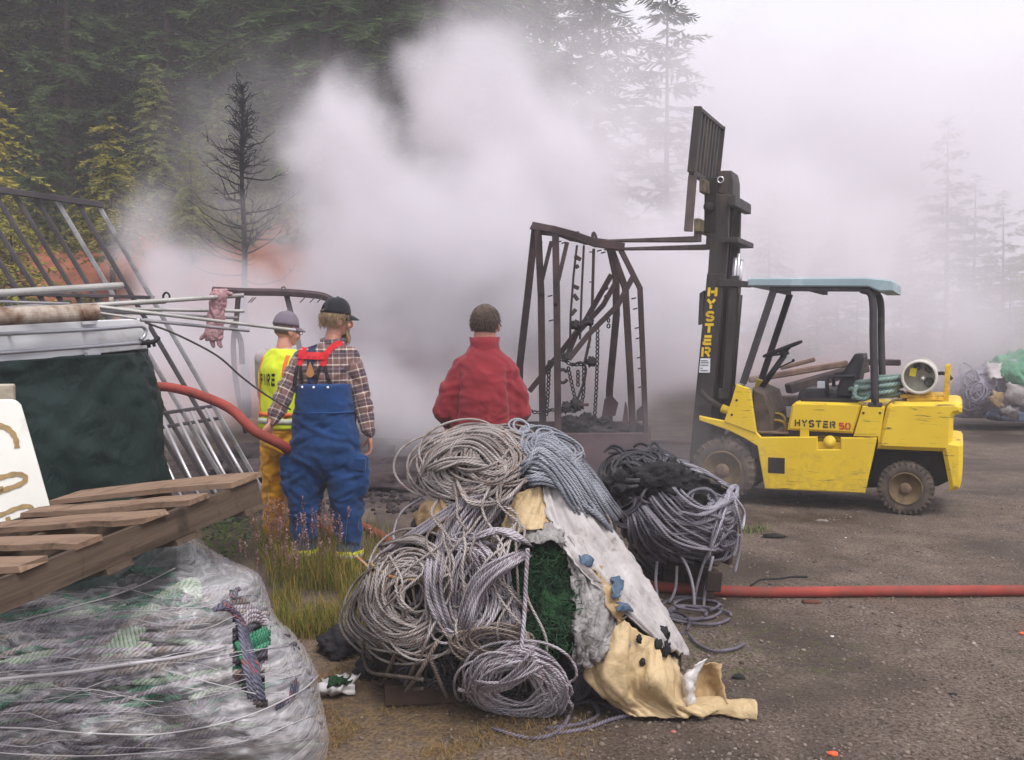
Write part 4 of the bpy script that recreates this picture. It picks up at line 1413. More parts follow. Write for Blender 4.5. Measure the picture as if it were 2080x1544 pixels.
PALE = cloth_mat('weathered_white_sheeting', S(158, 152, 151), S(200, 194, 192), S(124, 113, 106), .5, .45, .22)
TORN = cloth_mat('torn_grey_sheeting', S(112, 108, 106), S(178, 174, 172), S(62, 56, 52), .6, .65, .6, 8)
GREENT = cloth_mat('green_netting', S(11, 40, 20), S(32, 72, 38), S(34, 38, 32), .85, .45, .9, 9)
BLUET = cloth_mat('blue_film', S(50, 72, 92), S(84, 106, 126), S(60, 66, 74), .45, .3)
CHAR = mat_plain('charred_plastic', S(30, 28, 30), .8, var=.5, scale=14, bump=.9, bscale=26, bdist=.02)
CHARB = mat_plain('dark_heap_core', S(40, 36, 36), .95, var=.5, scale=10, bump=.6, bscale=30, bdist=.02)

def lump(name, c, s, mat, seed, rough=.35, parent=None, res=3):
    """rough crumbly lump"""
    bm = bmesh.new()
    bmesh.ops.create_icosphere(bm, subdivisions=res, radius=1)
    for v in bm.verts:
        n = v.co.normalized()
        k = 1 + rough * fbm(n * 2.2 + Vector((seed, seed * .7, 0)), 4) + rough * .5 * mnoise.noise(n * 9 + Vector((seed, 0, 0)))
        v.co = Vector((n.x * s[0] * k, n.y * s[1] * k, n.z * s[2] * k)) + Vector(c)
        v.co.z = max(v.co.z, -.04)
    me = bpy.data.meshes.new(name); bm.to_mesh(me); bm.free()
    me.polygons.foreach_set('use_smooth', [True] * len(me.polygons))
    return link_mesh(name, me, mat, parent)

# ------------------------------------------------------------------ the big heap in the middle
def ymid_main(py):
    # leans back a little towards the top; foot stands on the ground
    return 4.62 + (1470 - py) / 610.0 * .28
BIG = Mound([(905, 885), (985, 866), (1080, 872), (1150, 905), (1200, 965), (1255, 1040), (1275, 1110), (1310, 1175), (1352, 1240), (1392, 1320),
             (1400, 1400), (1340, 1452), (1240, 1470), (1150, 1475), (1050, 1480), (930, 1440), (800, 1420), (745, 1350), (728, 1270), (726, 1190), (752, 1130), (800, 1090),
             (850, 1020), (842, 960), (862, 915)], ymid_main, .50, 190, .10, 2)
def net_fuzz():
    rng = random.Random(71)
    mb = MB()
    for k in range(900):
        x, y = rng.gauss(1108, 42), rng.gauss(1215, 60)
        if not (1035 < x < 1188 and 1110 < y < 1325): continue
        p = BIG.pt(x, y, .07)
        d = Vector((rng.uniform(-1, 1), rng.uniform(-.6, .1), rng.uniform(-1, 1))).normalized() * rng.uniform(.02, .06)
        s = Vector((rng.uniform(-1, 1), -.3, rng.uniform(-1, 1))).normalized() * .012
        mb.tube([p, p + d * .5 + s, p + d], .0022, 3, cap=False)
    o = mb.build('net_twine', cloth_mat('green_twine', S(14, 44, 24), S(46, 86, 52))); tag(o, 'loose green twine fraying from the dark green netting', 'twine', kind='stuff')
def big_heap():
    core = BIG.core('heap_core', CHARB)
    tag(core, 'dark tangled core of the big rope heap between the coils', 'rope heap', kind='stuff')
    grp = 'rope coils of the big heap'
    def coil(mb, mat, label):
        o = mb.build('rope_coil', mat); tag(o, label, 'rope coil', grp); return o
    g = .0060
    # slack loops filling the hollows between the coils
    rf = random.Random(55)
    for mat, cnt, lab, sd in ((ROPE_BROWN, 46, 'slack brown rope loops filling the hollows of the big heap', 700), (ROPE_DARK, 26, 'slack dark rope loops deep between the coils of the big heap', 800)):
        mb = MB()
        for k in range(cnt):
            x, y = rf.uniform(770, 1060), rf.uniform(930, 1430)
            if y < 1080: x = rf.uniform(870, 1200)
            if BIG.dist(x, y) < 30: continue
            rx, ry = rf.uniform(28, 75), rf.uniform(24, 65)
            m_ = min(1.0, BIG.dist(x, y) / max(rx, ry))
            coil_on(mb, BIG, x, y, rx * m_, ry * m_, rf.randint(2, 4), rf.random() * 3, g, -.01, .45, sd + k, layer=.035, wob=.14)
        coil(mb, mat, lab)
    mb = MB()
    for k in range(26):          # loose strands straying across the coils
        x = rf.uniform(830, 1070); y = rf.uniform(960, 1180)
        x2 = x + rf.uniform(-110, 60); y2 = y + rf.uniform(120, 260)
        b1, b2 = rf.uniform(-70, 70), rf.uniform(-60, 60)
        rope_on(mb, BIG, [(x, y), (x * .7 + x2 * .3 + b1, y * .7 + y2 * .3), (x * .35 + x2 * .65 + b2, y * .35 + y2 * .65), (x2, y2)], g, (lambda u: .15 - .22 * (max(0, 1 - u / .2) ** 2 + max(0, 1 - (1 - u) / .2) ** 2)), 1000 + k, 7, 6, clip=16)
    coil(mb, ROPE_TAN, 'stray grey strands wandering down across the coils of the big heap')
    # back and top: brownish-tan coil
    mb = MB()
    coil_on(mb, BIG, 955, 945, 112, 78, 34, -.25, g, .03, .55, 1, dx=40, layer=.05)
    coil_on(mb, BIG, 1000, 925, 86, 62, 18, -.1, g, .06, .5, 2, dx=50, layer=.04)
    fan(mb, BIG, ((848, 985), (862, 900)), ((1040, 1000), (1072, 915)), 29, g, 3, off=.05, layer=.05, mids=[((880, 930), (920, 872)), ((960, 905), (1010, 868))])
    fan(mb, BIG, ((852, 960), (870, 965)), ((985, 935), (1010, 955)), 12, g, 4, bow=-.12, off=.09)
    fan(mb, BIG, ((925, 965), (940, 985)), ((1062, 985), (1075, 960)), 12, g, 41, off=.10, mids=[((945, 1010), (960, 1030)), ((1015, 1020), (1030, 1012))])
    coil(mb, ROPE_TAN, 'tan grey rope coil crowning the big heap, below the red fleece')
    # top right: blue-grey bundle pouring down the right shoulder
    mb = MB()
    fan(mb, BIG, ((1045, 975), (1075, 895)), ((1185, 1085), (1268, 1050)), 51, g, 5, off=.05, layer=.07, mids=[((1085, 940), (1120, 880)), ((1130, 985), (1205, 960))])
    coil_on(mb, BIG, 1120, 915, 78, 40, 16, .35, g, .08, .6, 6, layer=.04)
    fan(mb, BIG, ((1052, 940), (1060, 990)), ((1240, 1080), (1262, 1098)), 20, g, 61, off=.09, mids=[((1110, 950), (1120, 985)), ((1190, 1010), (1200, 1040))])
    for k, (x, y) in enumerate(((1078, 876), (1108, 884), (1060, 868), (1135, 896))):
        coil_on(mb, BIG, x, y, 24, 15, 2, .2 * k, g, .07, .25, 70 + k)
    coil(mb, ROPE_BLUE, 'blue-grey rope bundle pouring down the right shoulder of the big heap')
    # strands running down from the top to the left
    mb = MB()
    fan(mb, BIG, ((1008, 1005), (1040, 985)), ((748, 1142), (800, 1120)), 13, g, 7, off=.05, mids=[((930, 1020), (960, 1015)), ((830, 1085), (870, 1075))])
    fan(mb, BIG, ((950, 990), (1050, 1000)), ((868, 1155), (945, 1140)), 39, g, 8, bow=.06, off=.03, layer=.05)
    rope_on(mb, BIG, [(860, 1010), (815, 1040), (800, 1085), (805, 1110)], g, .03, 9)
    coil(mb, ROPE_GREY, 'violet-grey rope strands slanting down the middle of the big heap')
    # big round coil on the left
    mb = MB()
    coil_on(mb, BIG, 838, 1215, 112, 122, 43, .15, g, .04, .62, 10, layer=.06)
    fan(mb, BIG, ((735, 1180), (775, 1110)), ((760, 1345), (860, 1290)), 31, g, 11, bow=.32, off=.05, layer=.05)
    fan(mb, BIG, ((770, 1110), (850, 1085)), ((905, 1150), (890, 1200)), 18, g, 12, bow=-.3, off=.08, layer=.04)
    coil(mb, ROPE_TAN, 'large round tan-grey rope coil on the left flank of the big heap')
    # upright hank in the middle
    mb = MB()
    coil_on(mb, BIG, 948, 1195, 62, 112, 29, .12, g, .08, .5, 13, dx=55, layer=.06)
    fan(mb, BIG, ((872, 1110), (905, 1092)), ((900, 1290), (930, 1305)), 27, g, 14, bow=.10, off=.12, layer=.04)
    coil(mb, ROPE_GREY, 'upright violet-grey rope hank standing in the middle of the big heap')
    mb = MB()
    fan(mb, BIG, ((915, 1300), (940, 1310)), ((1080, 1104), (1094, 1118)), 34, g, 15, bow=-.16, off=.12, layer=.06)
    fan(mb, BIG, ((930, 1110), (960, 1090)), ((1070, 1105), (1092, 1118)), 12, g, 16, bow=-.2, off=.14, layer=.02)
    coil_on(mb, BIG, 1000, 1240, 62, 66, 18, -.5, g, .07, .5, 17, layer=.05)
    coil(mb, ROPE_GREY, 'fan of grey rope sweeping up to the torn edge of the green netting')
    # flattened brown loops
    mb = MB()
    coil_on(mb, BIG, 1000, 1308, 88, 40, 26, .1, g, .09, .6, 18, layer=.05)
    coil_on(mb, BIG, 1010, 1330, 78, 30, 16, .0, g, .05, .6, 19, layer=.04)
    coil(mb, ROPE_BROWN, 'brown flattened rope loops above the front coil of the big heap')
    # the front coil, a fat ring
    mb = MB()
    coil_on(mb, BIG, 1052, 1402, 108, 84, 36, .25, g, .13, .34, 20, layer=.07)
    coil_on(mb, BIG, 1045, 1398, 96, 70, 18, .3, g, .17, .4, 21, layer=.04)
    fan(mb, BIG, ((930, 1380), (950, 1420)), ((1130, 1330), (1090, 1290)), 13, g, 22, bow=.16, off=.19, layer=.03)
    coil(mb, ROPE_GREY, 'thick ring of violet-grey rope at the front foot of the big heap')
    # loose strands
    mb = MB()
    rope_on(mb, BIG, [(1072, 1115), (1068, 1180), (1065, 1250), (1060, 1310), (1048, 1380), (1025, 1400), (960, 1405), (930, 1400)], .0095, .18, 23)
    coil(mb, ROPE_GREY, 'single pale rope hanging straight down the front of the green netting')
    mb = MB()
    for k, pth in enumerate(([(1140, 1400), (1190, 1415), (1215, 1450), (1180, 1470), (1110, 1480)], [(1120, 1440), (1200, 1425), (1250, 1440), (1285, 1452)],
                             [(1130, 1490), (1190, 1480), (1240, 1462), (1290, 1450)], [(1000, 1480), (1080, 1500), (1140, 1480), (1165, 1420), (1160, 1380)])):
        pts = []
        for q in catmull(pth, 6):
            w = PG(q[0], q[1], .012); pts.append(w)
        mb.tube(pts, .009, 6)
    coil(mb, ROPE_DARK, 'loose dark rope ends lying on the ground in front of the big heap')
    mb = MB()
    for k, pth in enumerate(([(875, 1270), (850, 1330), (820, 1400), (800, 1440), (778, 1428), (800, 1405), (860, 1398)], [(820, 1240), (805, 1320), (782, 1380), (770, 1420)],
                             [(870, 1330), (900, 1400), (920, 1440), (950, 1470)], [(890, 1300), (850, 1370), (812, 1420)], [(735, 1300), (745, 1360), (790, 1372), (860, 1380)])):
        rope_on(mb, BIG, pth, .009, .05 + .02 * k, 30 + k)
    coil(mb, ROPE_BROWN, 'loose brown strands trailing down the lower left of the big heap')
    mb = MB()
    rng = random.Random(77)
    for k in range(16):
        x = rng.uniform(790, 1000); y = rng.uniform(1370, 1440)
        rope_on(mb, BIG, [(x, y), (x + rng.uniform(20, 80), y + rng.uniform(-30, 30)), (x + rng.uniform(80, 160), y + rng.uniform(-20, 35))], .008, .02, 90 + k)
    for k in range(8):
        rope_on(mb, BIG, [(1130 + k * 4, 1300 + 8 * k), (1165 + k * 3, 1330 + k * 5), (1170 + k * 4, 1390 + 2 * k), (1150, 1430)], .009, .03, 120 + k)
    coil(mb, ROPE_SOOT, 'sooty rope tangle under the front coil of the big heap')
    mb = MB()
    rope_on(mb, BIG, [(722, 1128), (745, 1150), (765, 1180), (760, 1230)], .008, .05, 140)
    rope_on(mb, BIG, [(752, 1145), (790, 1170), (850, 1178), (885, 1150)], .008, .08, 141)
    coil(mb, rope_mat('orange_cream_rope', S(168, 140, 100), S(206, 180, 136), fleck=S(206, 100, 60)), 'thin cream rope end sticking out at the left of the big heap')
    # sheets draped over the right half
    def B(px, py, off): return BIG.pt(px, py, off)
    sheet('plastic_sheet', [[B(1098, 992, .05), B(1135, 985, .06), B(1170, 1010, .04), B(1200, 1040, .02)],
                            [B(1115, 1060, .09), B(1165, 1060, .10), B(1210, 1070, .08), B(1255, 1090, .03)],
                            [B(1150, 1120, .10), B(1205, 1130, .12), B(1260, 1140, .10), B(1303, 1165, .03)],
                            [B(1205, 1190, .10), B(1262, 1200, .12), B(1315, 1215, .10), B(1350, 1245, .03)],
                            [B(1290, 1268, .10), B(1325, 1275, .12), B(1355, 1285, .10), B(1390, 1320, .03)],
                            [B(1345, 1318, .10), B(1360, 1322, .12), B(1378, 1326, .10), B(1390, 1330, .03)]], PALE,
          'long grey-white plastic sheet running down the right side of the big heap', 'plastic sheet', n_u=14, n_v=12, crumple=.003, cscale=9, torn=.008, seed=3, fine=.0008, facet=.010, fold=.024, ff=(8, 1.6))
    sheet('plastic_sheet', [[B(1045, 1005, .03), B(1075, 992, .05), B(1100, 995, .05), B(1115, 1010, .04)],
                            [B(1025, 1050, .05), B(1060, 1030, .08), B(1100, 1030, .09), B(1118, 1050, .06)],
                            [B(1020, 1095, .04), B(1050, 1085, .07), B(1090, 1080, .08), B(1120, 1082, .05)]], CREAM,
          'small cream sheet showing below the crown of the big heap', 'plastic sheet', n_u=10, n_v=10, crumple=.002, cscale=10, torn=.006, seed=5, fine=.0006, facet=.012, fold=.014)
    sheet('plastic_sheet', [[B(862, 1020, .02), B(880, 1010, .03), B(905, 1015, .03)], [B(848, 1050, .03), B(880, 1045, .05), B(915, 1050, .04)], [B(845, 1080, .02), B(880, 1085, .03), B(920, 1095, .02)]], CREAM2,
          'cream scrap peeping out behind the left strands of the big heap', 'plastic sheet', n_u=5, n_v=5, crumple=.02, cscale=10, torn=.008, seed=6)
    sheet('green_netting', [[B(1045, 1105, .02), B(1090, 1108, .03), B(1130, 1115, .03), B(1160, 1125, .02)],
                            [B(1030, 1170, .03), B(1085, 1170, .05), B(1140, 1175, .05), B(1180, 1190, .03)],
                            [B(1035, 1240, .03), B(1090, 1250, .06), B(1145, 1255, .06), B(1190, 1265, .03)],
                            [B(1060, 1300, .03), B(1105, 1310, .05), B(1155, 1320, .05), B(1185, 1330, .03)]], GREENT,
          'dark green netting bulging from the middle of the big heap', 'netting', n_u=8, n_v=8, crumple=.05, cscale=10, torn=.02, seed=7, fine=.012)
    net_fuzz()
    sheet('plastic_sheet', [[B(1060, 1085, .07), B(1110, 1068, .09), B(1140, 1075, .09)], [B(1075, 1108, .09), B(1118, 1098, .11), B(1150, 1105, .10)]], TORN,
          'narrow torn grey flap above the green netting', 'plastic sheet', n_u=8, n_v=5, crumple=.02, cscale=14, torn=.015, seed=8)
    sheet('plastic_sheet', [[B(1140, 1095, .06), B(1165, 1110, .08), B(1195, 1140, .06)], [B(1160, 1160, .07), B(1195, 1170, .10), B(1235, 1200, .07)],
                            [B(1170, 1240, .08), B(1210, 1240, .11), B(1262, 1260, .08)], [B(1165, 1300, .08), B(1205, 1310, .11), B(1255, 1315, .08)], [B(1175, 1345, .07), B(1200, 1345, .09), B(1225, 1335, .07)]], TORN,
          'ragged grey-white torn sheet between the green netting and the cream sheet', 'plastic sheet', n_u=12, n_v=10, crumple=.010, cscale=12, torn=.03, seed=9, fine=.003, facet=.02, fold=.035, ff=(7, 2.5))
    sheet('plastic_sheet', [[B(1180, 1130, .11), B(1205, 1145, .12)], [B(1212, 1180, .12), B(1240, 1195, .13)], [B(1235, 1230, .12), B(1262, 1240, .13)], [B(1255, 1270, .12), B(1275, 1262, .13)]], CREAM2,
          'thin torn cream strip beside the grey-white sheet', 'plastic sheet', n_u=7, n_v=7, crumple=.02, cscale=12, torn=.015, seed=10)
    for k, (cx, cy, w, h) in enumerate(((1190, 1138, 26, 20), (1250, 1195, 22, 40), (1268, 1232, 34, 14))):
        sheet('blue_film_scrap', [[B(cx - w / 2, cy - h / 2, .16), B(cx + w / 3, cy - h / 2, .165)], [B(cx - w / 3, cy, .17), B(cx + w / 2, cy, .17)], [B(cx - w / 2, cy + h / 2, .165), B(cx + w / 2, cy + h / 2, .16)]], BLUET,
              ('upper small scrap of blue film on the long grey-white sheet', 'middle scrap of blue film on the long grey-white sheet', 'lowest scrap of blue film on the long grey-white sheet')[k], 'plastic scrap', n_u=5, n_v=5, crumple=.01, torn=.012, seed=11 + k)
    # cream sheet spilling on to the ground
    def Gd(px, py, z=.02): return PG(px, py, z)
    def K(px, py, Y): return P(px, py, Y)
    sheet('plastic_sheet', [[K(1232, 1252, 4.22), K(1262, 1262, 4.20), K(1300, 1285, 4.22), K(1330, 1310, 4.28), K(1352, 1328, 4.36), K(1372, 1342, 4.48)],
                            [K(1212, 1300, 4.19), K(1252, 1308, 4.13), K(1296, 1322, 4.20), K(1335, 1340, 4.20), K(1362, 1358, 4.30), K(1384, 1372, 4.44)],
                            [K(1184, 1362, 4.18), K(1240, 1366, 4.10), K(1292, 1368, 4.17), K(1340, 1380, 4.12), K(1372, 1396, 4.24), K(1394, 1404, 4.38)],
                            [K(1215, 1402, 4.17), K(1255, 1410, 4.14), K(1300, 1412, 4.19), K(1350, 1418, 4.12), K(1385, 1426, 4.20), K(1404, 1428, 4.34)],
                            [Gd(1252, 1432, .05), Gd(1290, 1434, .06), Gd(1330, 1438, .05), Gd(1370, 1440, .06), Gd(1402, 1440, .05), Gd(1428, 1436, .03)],
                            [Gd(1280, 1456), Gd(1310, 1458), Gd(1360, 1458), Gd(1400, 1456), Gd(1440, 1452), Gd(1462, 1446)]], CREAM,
          'large creased cream sheet spilling from the big heap to the ground', 'plastic sheet', n_u=11, n_v=11, crumple=.002, cscale=8, seed=14, fine=.0006, facet=.013, fold=.028, ff=(7, 2.2))
    # the rolled hem lying on the gravel
    hem = [(1272, 1452), (1330, 1452), (1400, 1449), (1455, 1450), (1500, 1458), (1536, 1462)]
    hw = [.03, .05, .06, .065, .075, .085]
    rows = []
    for a in np.linspace(-.2, PI + .3, 7):
        rows.append([PG(px, py, .010) + Vector((.008 * math.sin(a * 2), w * (.9 - .9 * math.cos(a)), .040 * max(0, math.sin(a)) ** .7 * (w / .06))) for (px, py), w in zip(hem, hw)])
    sheet('plastic_sheet', rows, CREAM, 'cream rolled hem of sheeting lying flat on the gravel', 'plastic sheet', n_u=10, n_v=5, crumple=.004, cscale=10, torn=.006, seed=15, fine=.001, facet=.02)
    rows = [[K(1400, 1432, 4.24), K(1440, 1436, 4.30), K(1480, 1430, 4.22)],
            [K(1398, 1400, 4.26), K(1438, 1402, 4.36), K(1474, 1402, 4.28)],
            [K(1404, 1368, 4.28), K(1432, 1362, 4.38), K(1466, 1366, 4.32)],
            [K(1416, 1350, 4.28), K(1440, 1340, 4.34), K(1466, 1350, 4.34)]]
    sheet('plastic_sheet', rows, CREAM2, 'curled brown-cream flap standing up beside the cream sheet', 'plastic sheet', n_u=9, n_v=9, crumple=.004, cscale=9, torn=.006, seed=16, fine=.001, facet=.025)
    rows = [[K(1386, 1436, 4.22), K(1398, 1438, 4.20), K(1412, 1436, 4.22)], [K(1388, 1410, 4.21), K(1400, 1408, 4.18), K(1412, 1404, 4.22)],
            [K(1386, 1380, 4.22), K(1400, 1376, 4.19), K(1420, 1366, 4.24)], [K(1390, 1370, 4.24), K(1412, 1352, 4.22), K(1436, 1338, 4.28)]]
    sheet('plastic_sheet', rows, cloth_mat('white_sheet_underside', S(196, 192, 190), S(222, 218, 214), S(120, 116, 112), .5, .2), 'white underside of the curled flap beside the cream sheet', 'plastic sheet', n_u=5, n_v=5, crumple=.010, cscale=10, torn=.006, seed=17)
    for k, (x, y, s) in enumerate(((1345, 1290, .028), (1352, 1318, .022), (1336, 1312, .02), (1298, 1298, .012), (1305, 1345, .012))):
        p = B(x, y, .13) if k < 3 else P(x, y, 4.17)
        o = lump('melted_lump', p, (s, s * .7, s * 1.5), CHAR, 20 + k, .5)
        tag(o, ('upper black melted blob where the long grey sheet meets the cream sheet', 'lower black melted blob on the edge of the cream sheet', 'black melted blob left of the pair on the cream sheet edge', 'small black spot near the top of the cream sheet', 'small black spot in the middle of the cream sheet')[k], 'melted plastic')
    # dark lumps at the foot of the heap, left
    o = lump('charred_lump', PG(690, 1320, .04) + Vector((0, .1, 0)), (.125, .16, .085), CHAR, 3, .35, res=4)
    tag(o, 'crumbly black charred lump on the dry grass left of the big heap', 'charred lump')
    o = lump('charred_lump', PG(755, 1385, .03) + Vector((.02, .22, 0)), (.12, .15, .09), CHAR, 5, .4, res=4)
    tag(o, 'black charred lump half under the left foot of the big heap', 'charred lump')
    # pallet boards under the heap
    for k in range(3):
        mb = MB(); a = PG(840 + k * 60, 1440, .05) + Vector((0, .25 + k * .3, 0))
        mb.box(a + Vector((.35, 0, 0)), (1.0, .1, .09), Matrix.Rotation(.12, 3, 'Z'), .006)
        o = mb.build('plank', mat_plain('dark_pallet_wood', S(70, 54, 44), .9, var=.4, scale=8))
        tag(o, ('front', 'middle', 'rear')[k] + ' dark wooden bearer under the left side of the big heap', 'plank', 'bearers under the big heap')
big_heap()

# ------------------------------------------------------------------ the smaller burnt heap behind it
MID = Mound([(1225, 945), (1275, 915), (1340, 908), (1400, 935), (1450, 965), (1500, 1000), (1512, 1060), (1500, 1110), (1470, 1155), (1400, 1160), (1330, 1140), (1270, 1110), (1235, 1060), (1212, 1000)],
            lambda py: 6.35, .42, 110, .10, 9)
def mid_heap():
    grp = 'ropes of the burnt heap'
    def coil(mb, mat, label, nm='rope_coil'):
        o = mb.build(nm, mat); tag(o, label, 'rope coil', grp)
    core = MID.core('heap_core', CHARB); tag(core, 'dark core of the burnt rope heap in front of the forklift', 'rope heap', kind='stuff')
    g = .0092
    mb = MB()
    coil_on(mb, MID, 1290, 955, 72, 44, 9, -.2, g, .05, .6, 51, layer=.05)
    coil_on(mb, MID, 1345, 935, 52, 28, 5, .2, g, .06, .5, 52, layer=.05)
    for k in range(9):
        rng = random.Random(200 + k)
        x = rng.uniform(1225, 1380); y = rng.uniform(905, 950)
        rope_on(mb, MID, [(x, y), (x + 15, y - 14 * rng.random()), (x + 40, y + 4), (x + 55, y + 25)], g, .08, 210 + k)
    pts = [MID.pt(1312, 920, .08), MID.pt(1318, 908, .1), MID.pt(1330, 900, .1), MID.pt(1340, 912, .1), MID.pt(1340, 930, .08)]
    mb.tube(catmull(pts, 5), g, 6)
    coil(mb, ROPE_SOOT, 'sooty black-brown rope coil on top of the burnt heap')
    mb = MB()
    fan(mb, MID, ((1370, 935), (1390, 950)), ((1478, 985), (1495, 1000)), 12, g, 53, bow=-.05, off=.05, layer=.06)
    fan(mb, MID, ((1335, 1065), (1385, 1005)), ((1475, 1000), (1500, 1010)), 18, g, 54, bow=.22, off=.04, layer=.08)
    fan(mb, MID, ((1280, 1060), (1350, 1030)), ((1490, 1060), (1500, 1020)), 9, g, 55, bow=.16, off=.06, layer=.06)
    coil(mb, rope_mat('cold_grey_rope', S(104, 100, 108), S(146, 142, 152), S(176, 172, 182)), 'grey rope bundle gathered to a knot on the right of the burnt heap')
    mb = MB()
    fan(mb, MID, ((1285, 1062), (1310, 1050)), ((1440, 1140), (1470, 1095)), 16, g, 56, bow=.12, off=.05, layer=.08)
    fan(mb, MID, ((1300, 1080), (1330, 1060)), ((1320, 1130), (1420, 1150)), 12, g, 57, bow=.22, off=.08, layer=.05)
    coil(mb, ROPE_DARK, 'dark violet rope loops sagging under the burnt heap')
    mb = MB()
    for k, pth in enumerate(([(1482, 1000), (1465, 1060), (1445, 1110), (1430, 1150)], [(1488, 1000), (1500, 1050), (1505, 1085), (1495, 1120)], [(1475, 1005), (1450, 1075), (1438, 1140)], [(1492, 1010), (1512, 1040), (1508, 1075)])):
        rope_on(mb, MID, pth, g, .12, 230 + k)
    coil_on(mb, MID, 1488, 1000, 13, 20, 5, .3, g, .10, .4, 240)
    coil(mb, rope_mat('pale_knot_rope', S(136, 132, 144), S(178, 174, 188), S(200, 196, 206)), 'pale rope knot at the right corner of the burnt heap')
    rf = random.Random(56)
    mb = MB()
    for k in range(34):
        x, y = rf.uniform(1235, 1480), rf.uniform(935, 1130)
        if MID.dist(x, y) < 22: continue
        rx, ry = rf.uniform(25, 60), rf.uniform(18, 38)
        m_ = min(1.0, MID.dist(x, y) / max(rx, ry))
        coil_on(mb, MID, x, y, rx * m_, ry * m_, rf.randint(2, 4), rf.uniform(-.6, .6), g, .02, .5, 900 + k, layer=.05, wob=.15)
    fan(mb, MID, ((1275, 1040), (1300, 1010)), ((1330, 1165), (1475, 1120)), 22, g, 58, bow=.14, off=.07, layer=.07)
    fan(mb, MID, ((1300, 1000), (1345, 960)), ((1440, 1130), (1500, 1060)), 14, g, 59, bow=.10, off=.09, layer=.05)
    coil(mb, rope_mat('ash_grey_rope', S(92, 88, 96), S(130, 126, 136), S(160, 154, 164)), 'ash-grey rope loops spilling over the front of the burnt heap')
    # strands hanging to the ground and the loose loops there
    mb = MB()
    def hang(pth, yy, r=.009):
        mb.tube([P(a, b_, yy) for a, b_ in catmull(pth, 6)], r, 6)
    hang([(1448, 1130), (1440, 1165), (1432, 1205), (1430, 1240), (1440, 1290)], 5.95)
    hang([(1437, 1120), (1424, 1160), (1412, 1210), (1408, 1260)], 5.95)
    hang([(1370, 1110), (1395, 1150), (1408, 1195), (1412, 1250), (1428, 1290)], 5.90)
    hang([(1500, 1085), (1496, 1110), (1490, 1130)], 6.0); hang([(1505, 1085), (1502, 1120), (1492, 1165)], 6.0)
    hang([(1335, 1140), (1332, 1180), (1335, 1210)], 5.95); hang([(1375, 1150), (1372, 1195), (1360, 1225)], 5.95)
    coil(mb, rope_mat('hanging_grey_rope', S(110, 106, 112), S(152, 146, 154), S(180, 174, 182)), 'grey rope strands hanging from the burnt heap down to the ground')
    mb = MB()
    for k, (cx, cy, rx, ry) in enumerate(((1405, 1235, 62, 22), (1420, 1250, 65, 18), (1395, 1245, 40, 14), (1375, 1265, 25, 22), (1415, 1228, 45, 12))):
        ring = [PG(cx + rx * math.cos(t), cy + ry * math.sin(t) * (1 + .15 * math.sin(2 * t)), .012 + .004 * k) for t in np.linspace(.3 * k, .3 * k + 6.0, 26)]
        mb.tube(ring, .009, 6)
    mb.tube([PG(*q, .012) for q in catmull([(1400, 1290), (1420, 1310), (1450, 1322), (1490, 1318), (1512, 1308)], 5)], .009, 6)
    coil(mb, ROPE_DARK, 'loose dark rope loops lying flat beside the long sheet')
    o = lump('melted_netting', MID.pt(1340, 975, .02), (.20, .12, .10), CHAR, 8, .5, res=4); tag(o, 'black melted netting crusted on the burnt heap', 'melted netting')
    o = lump('melted_netting', MID.pt(1268, 985, .02), (.11, .10, .09), CHAR, 9, .5, res=4); tag(o, 'smaller black crust on the left of the burnt heap', 'melted netting')
    # pallet under it
    WD = mat_plain('singed_wood', S(50, 38, 34), .9, var=.4, scale=7, bump=.4, stretch=(1, 1, 1))
    a, b_ = P(1300, 1120, 6.35), P(1455, 1172, 5.95)
    root = empty('singed_pallet', (a + b_) / 2, label='singed brown pallet corner under the burnt heap', cat='pallet')
    o0 = (a + b_) / 2
    mb = MB(); mb.bar(a - o0, b_ - o0, .04, .09); mb.build('stringer', WD, root)
    mb = MB(); mb.bar(a - o0 + Vector((.2, .5, 0)), b_ - o0 + Vector((.2, .5, 0)), .04, .09); mb.build('stringer', WD, root)
    for k in range(3):
        q = a.lerp(b_, .15 + .38 * k) - o0 + Vector((0, 0, .06))
        mb = MB(); mb.bar(q, q + Vector((.22, .55, 0)), .11, .018); mb.build('deck_board', WD, root)
    for k, t_ in enumerate((.1, .5, .9)):
        q = a.lerp(b_, t_)
        for yy in (.16, .46):
            mb = MB(); hz = max(.06, q.z - .05); mb.box(Vector((q.x, q.y + yy, hz / 2)) - o0, (.12, .14, hz), None, .008); mb.build('bearer', WD, root)
    e = b_ - o0
    mb = MB(); mb.box(e + Vector((-.02, -.03, -.02)), (.09, .03, .12), Matrix.Rotation(.1, 3, 'Y'), .006); mb.build('end_block', WD, root)
mid_heap()
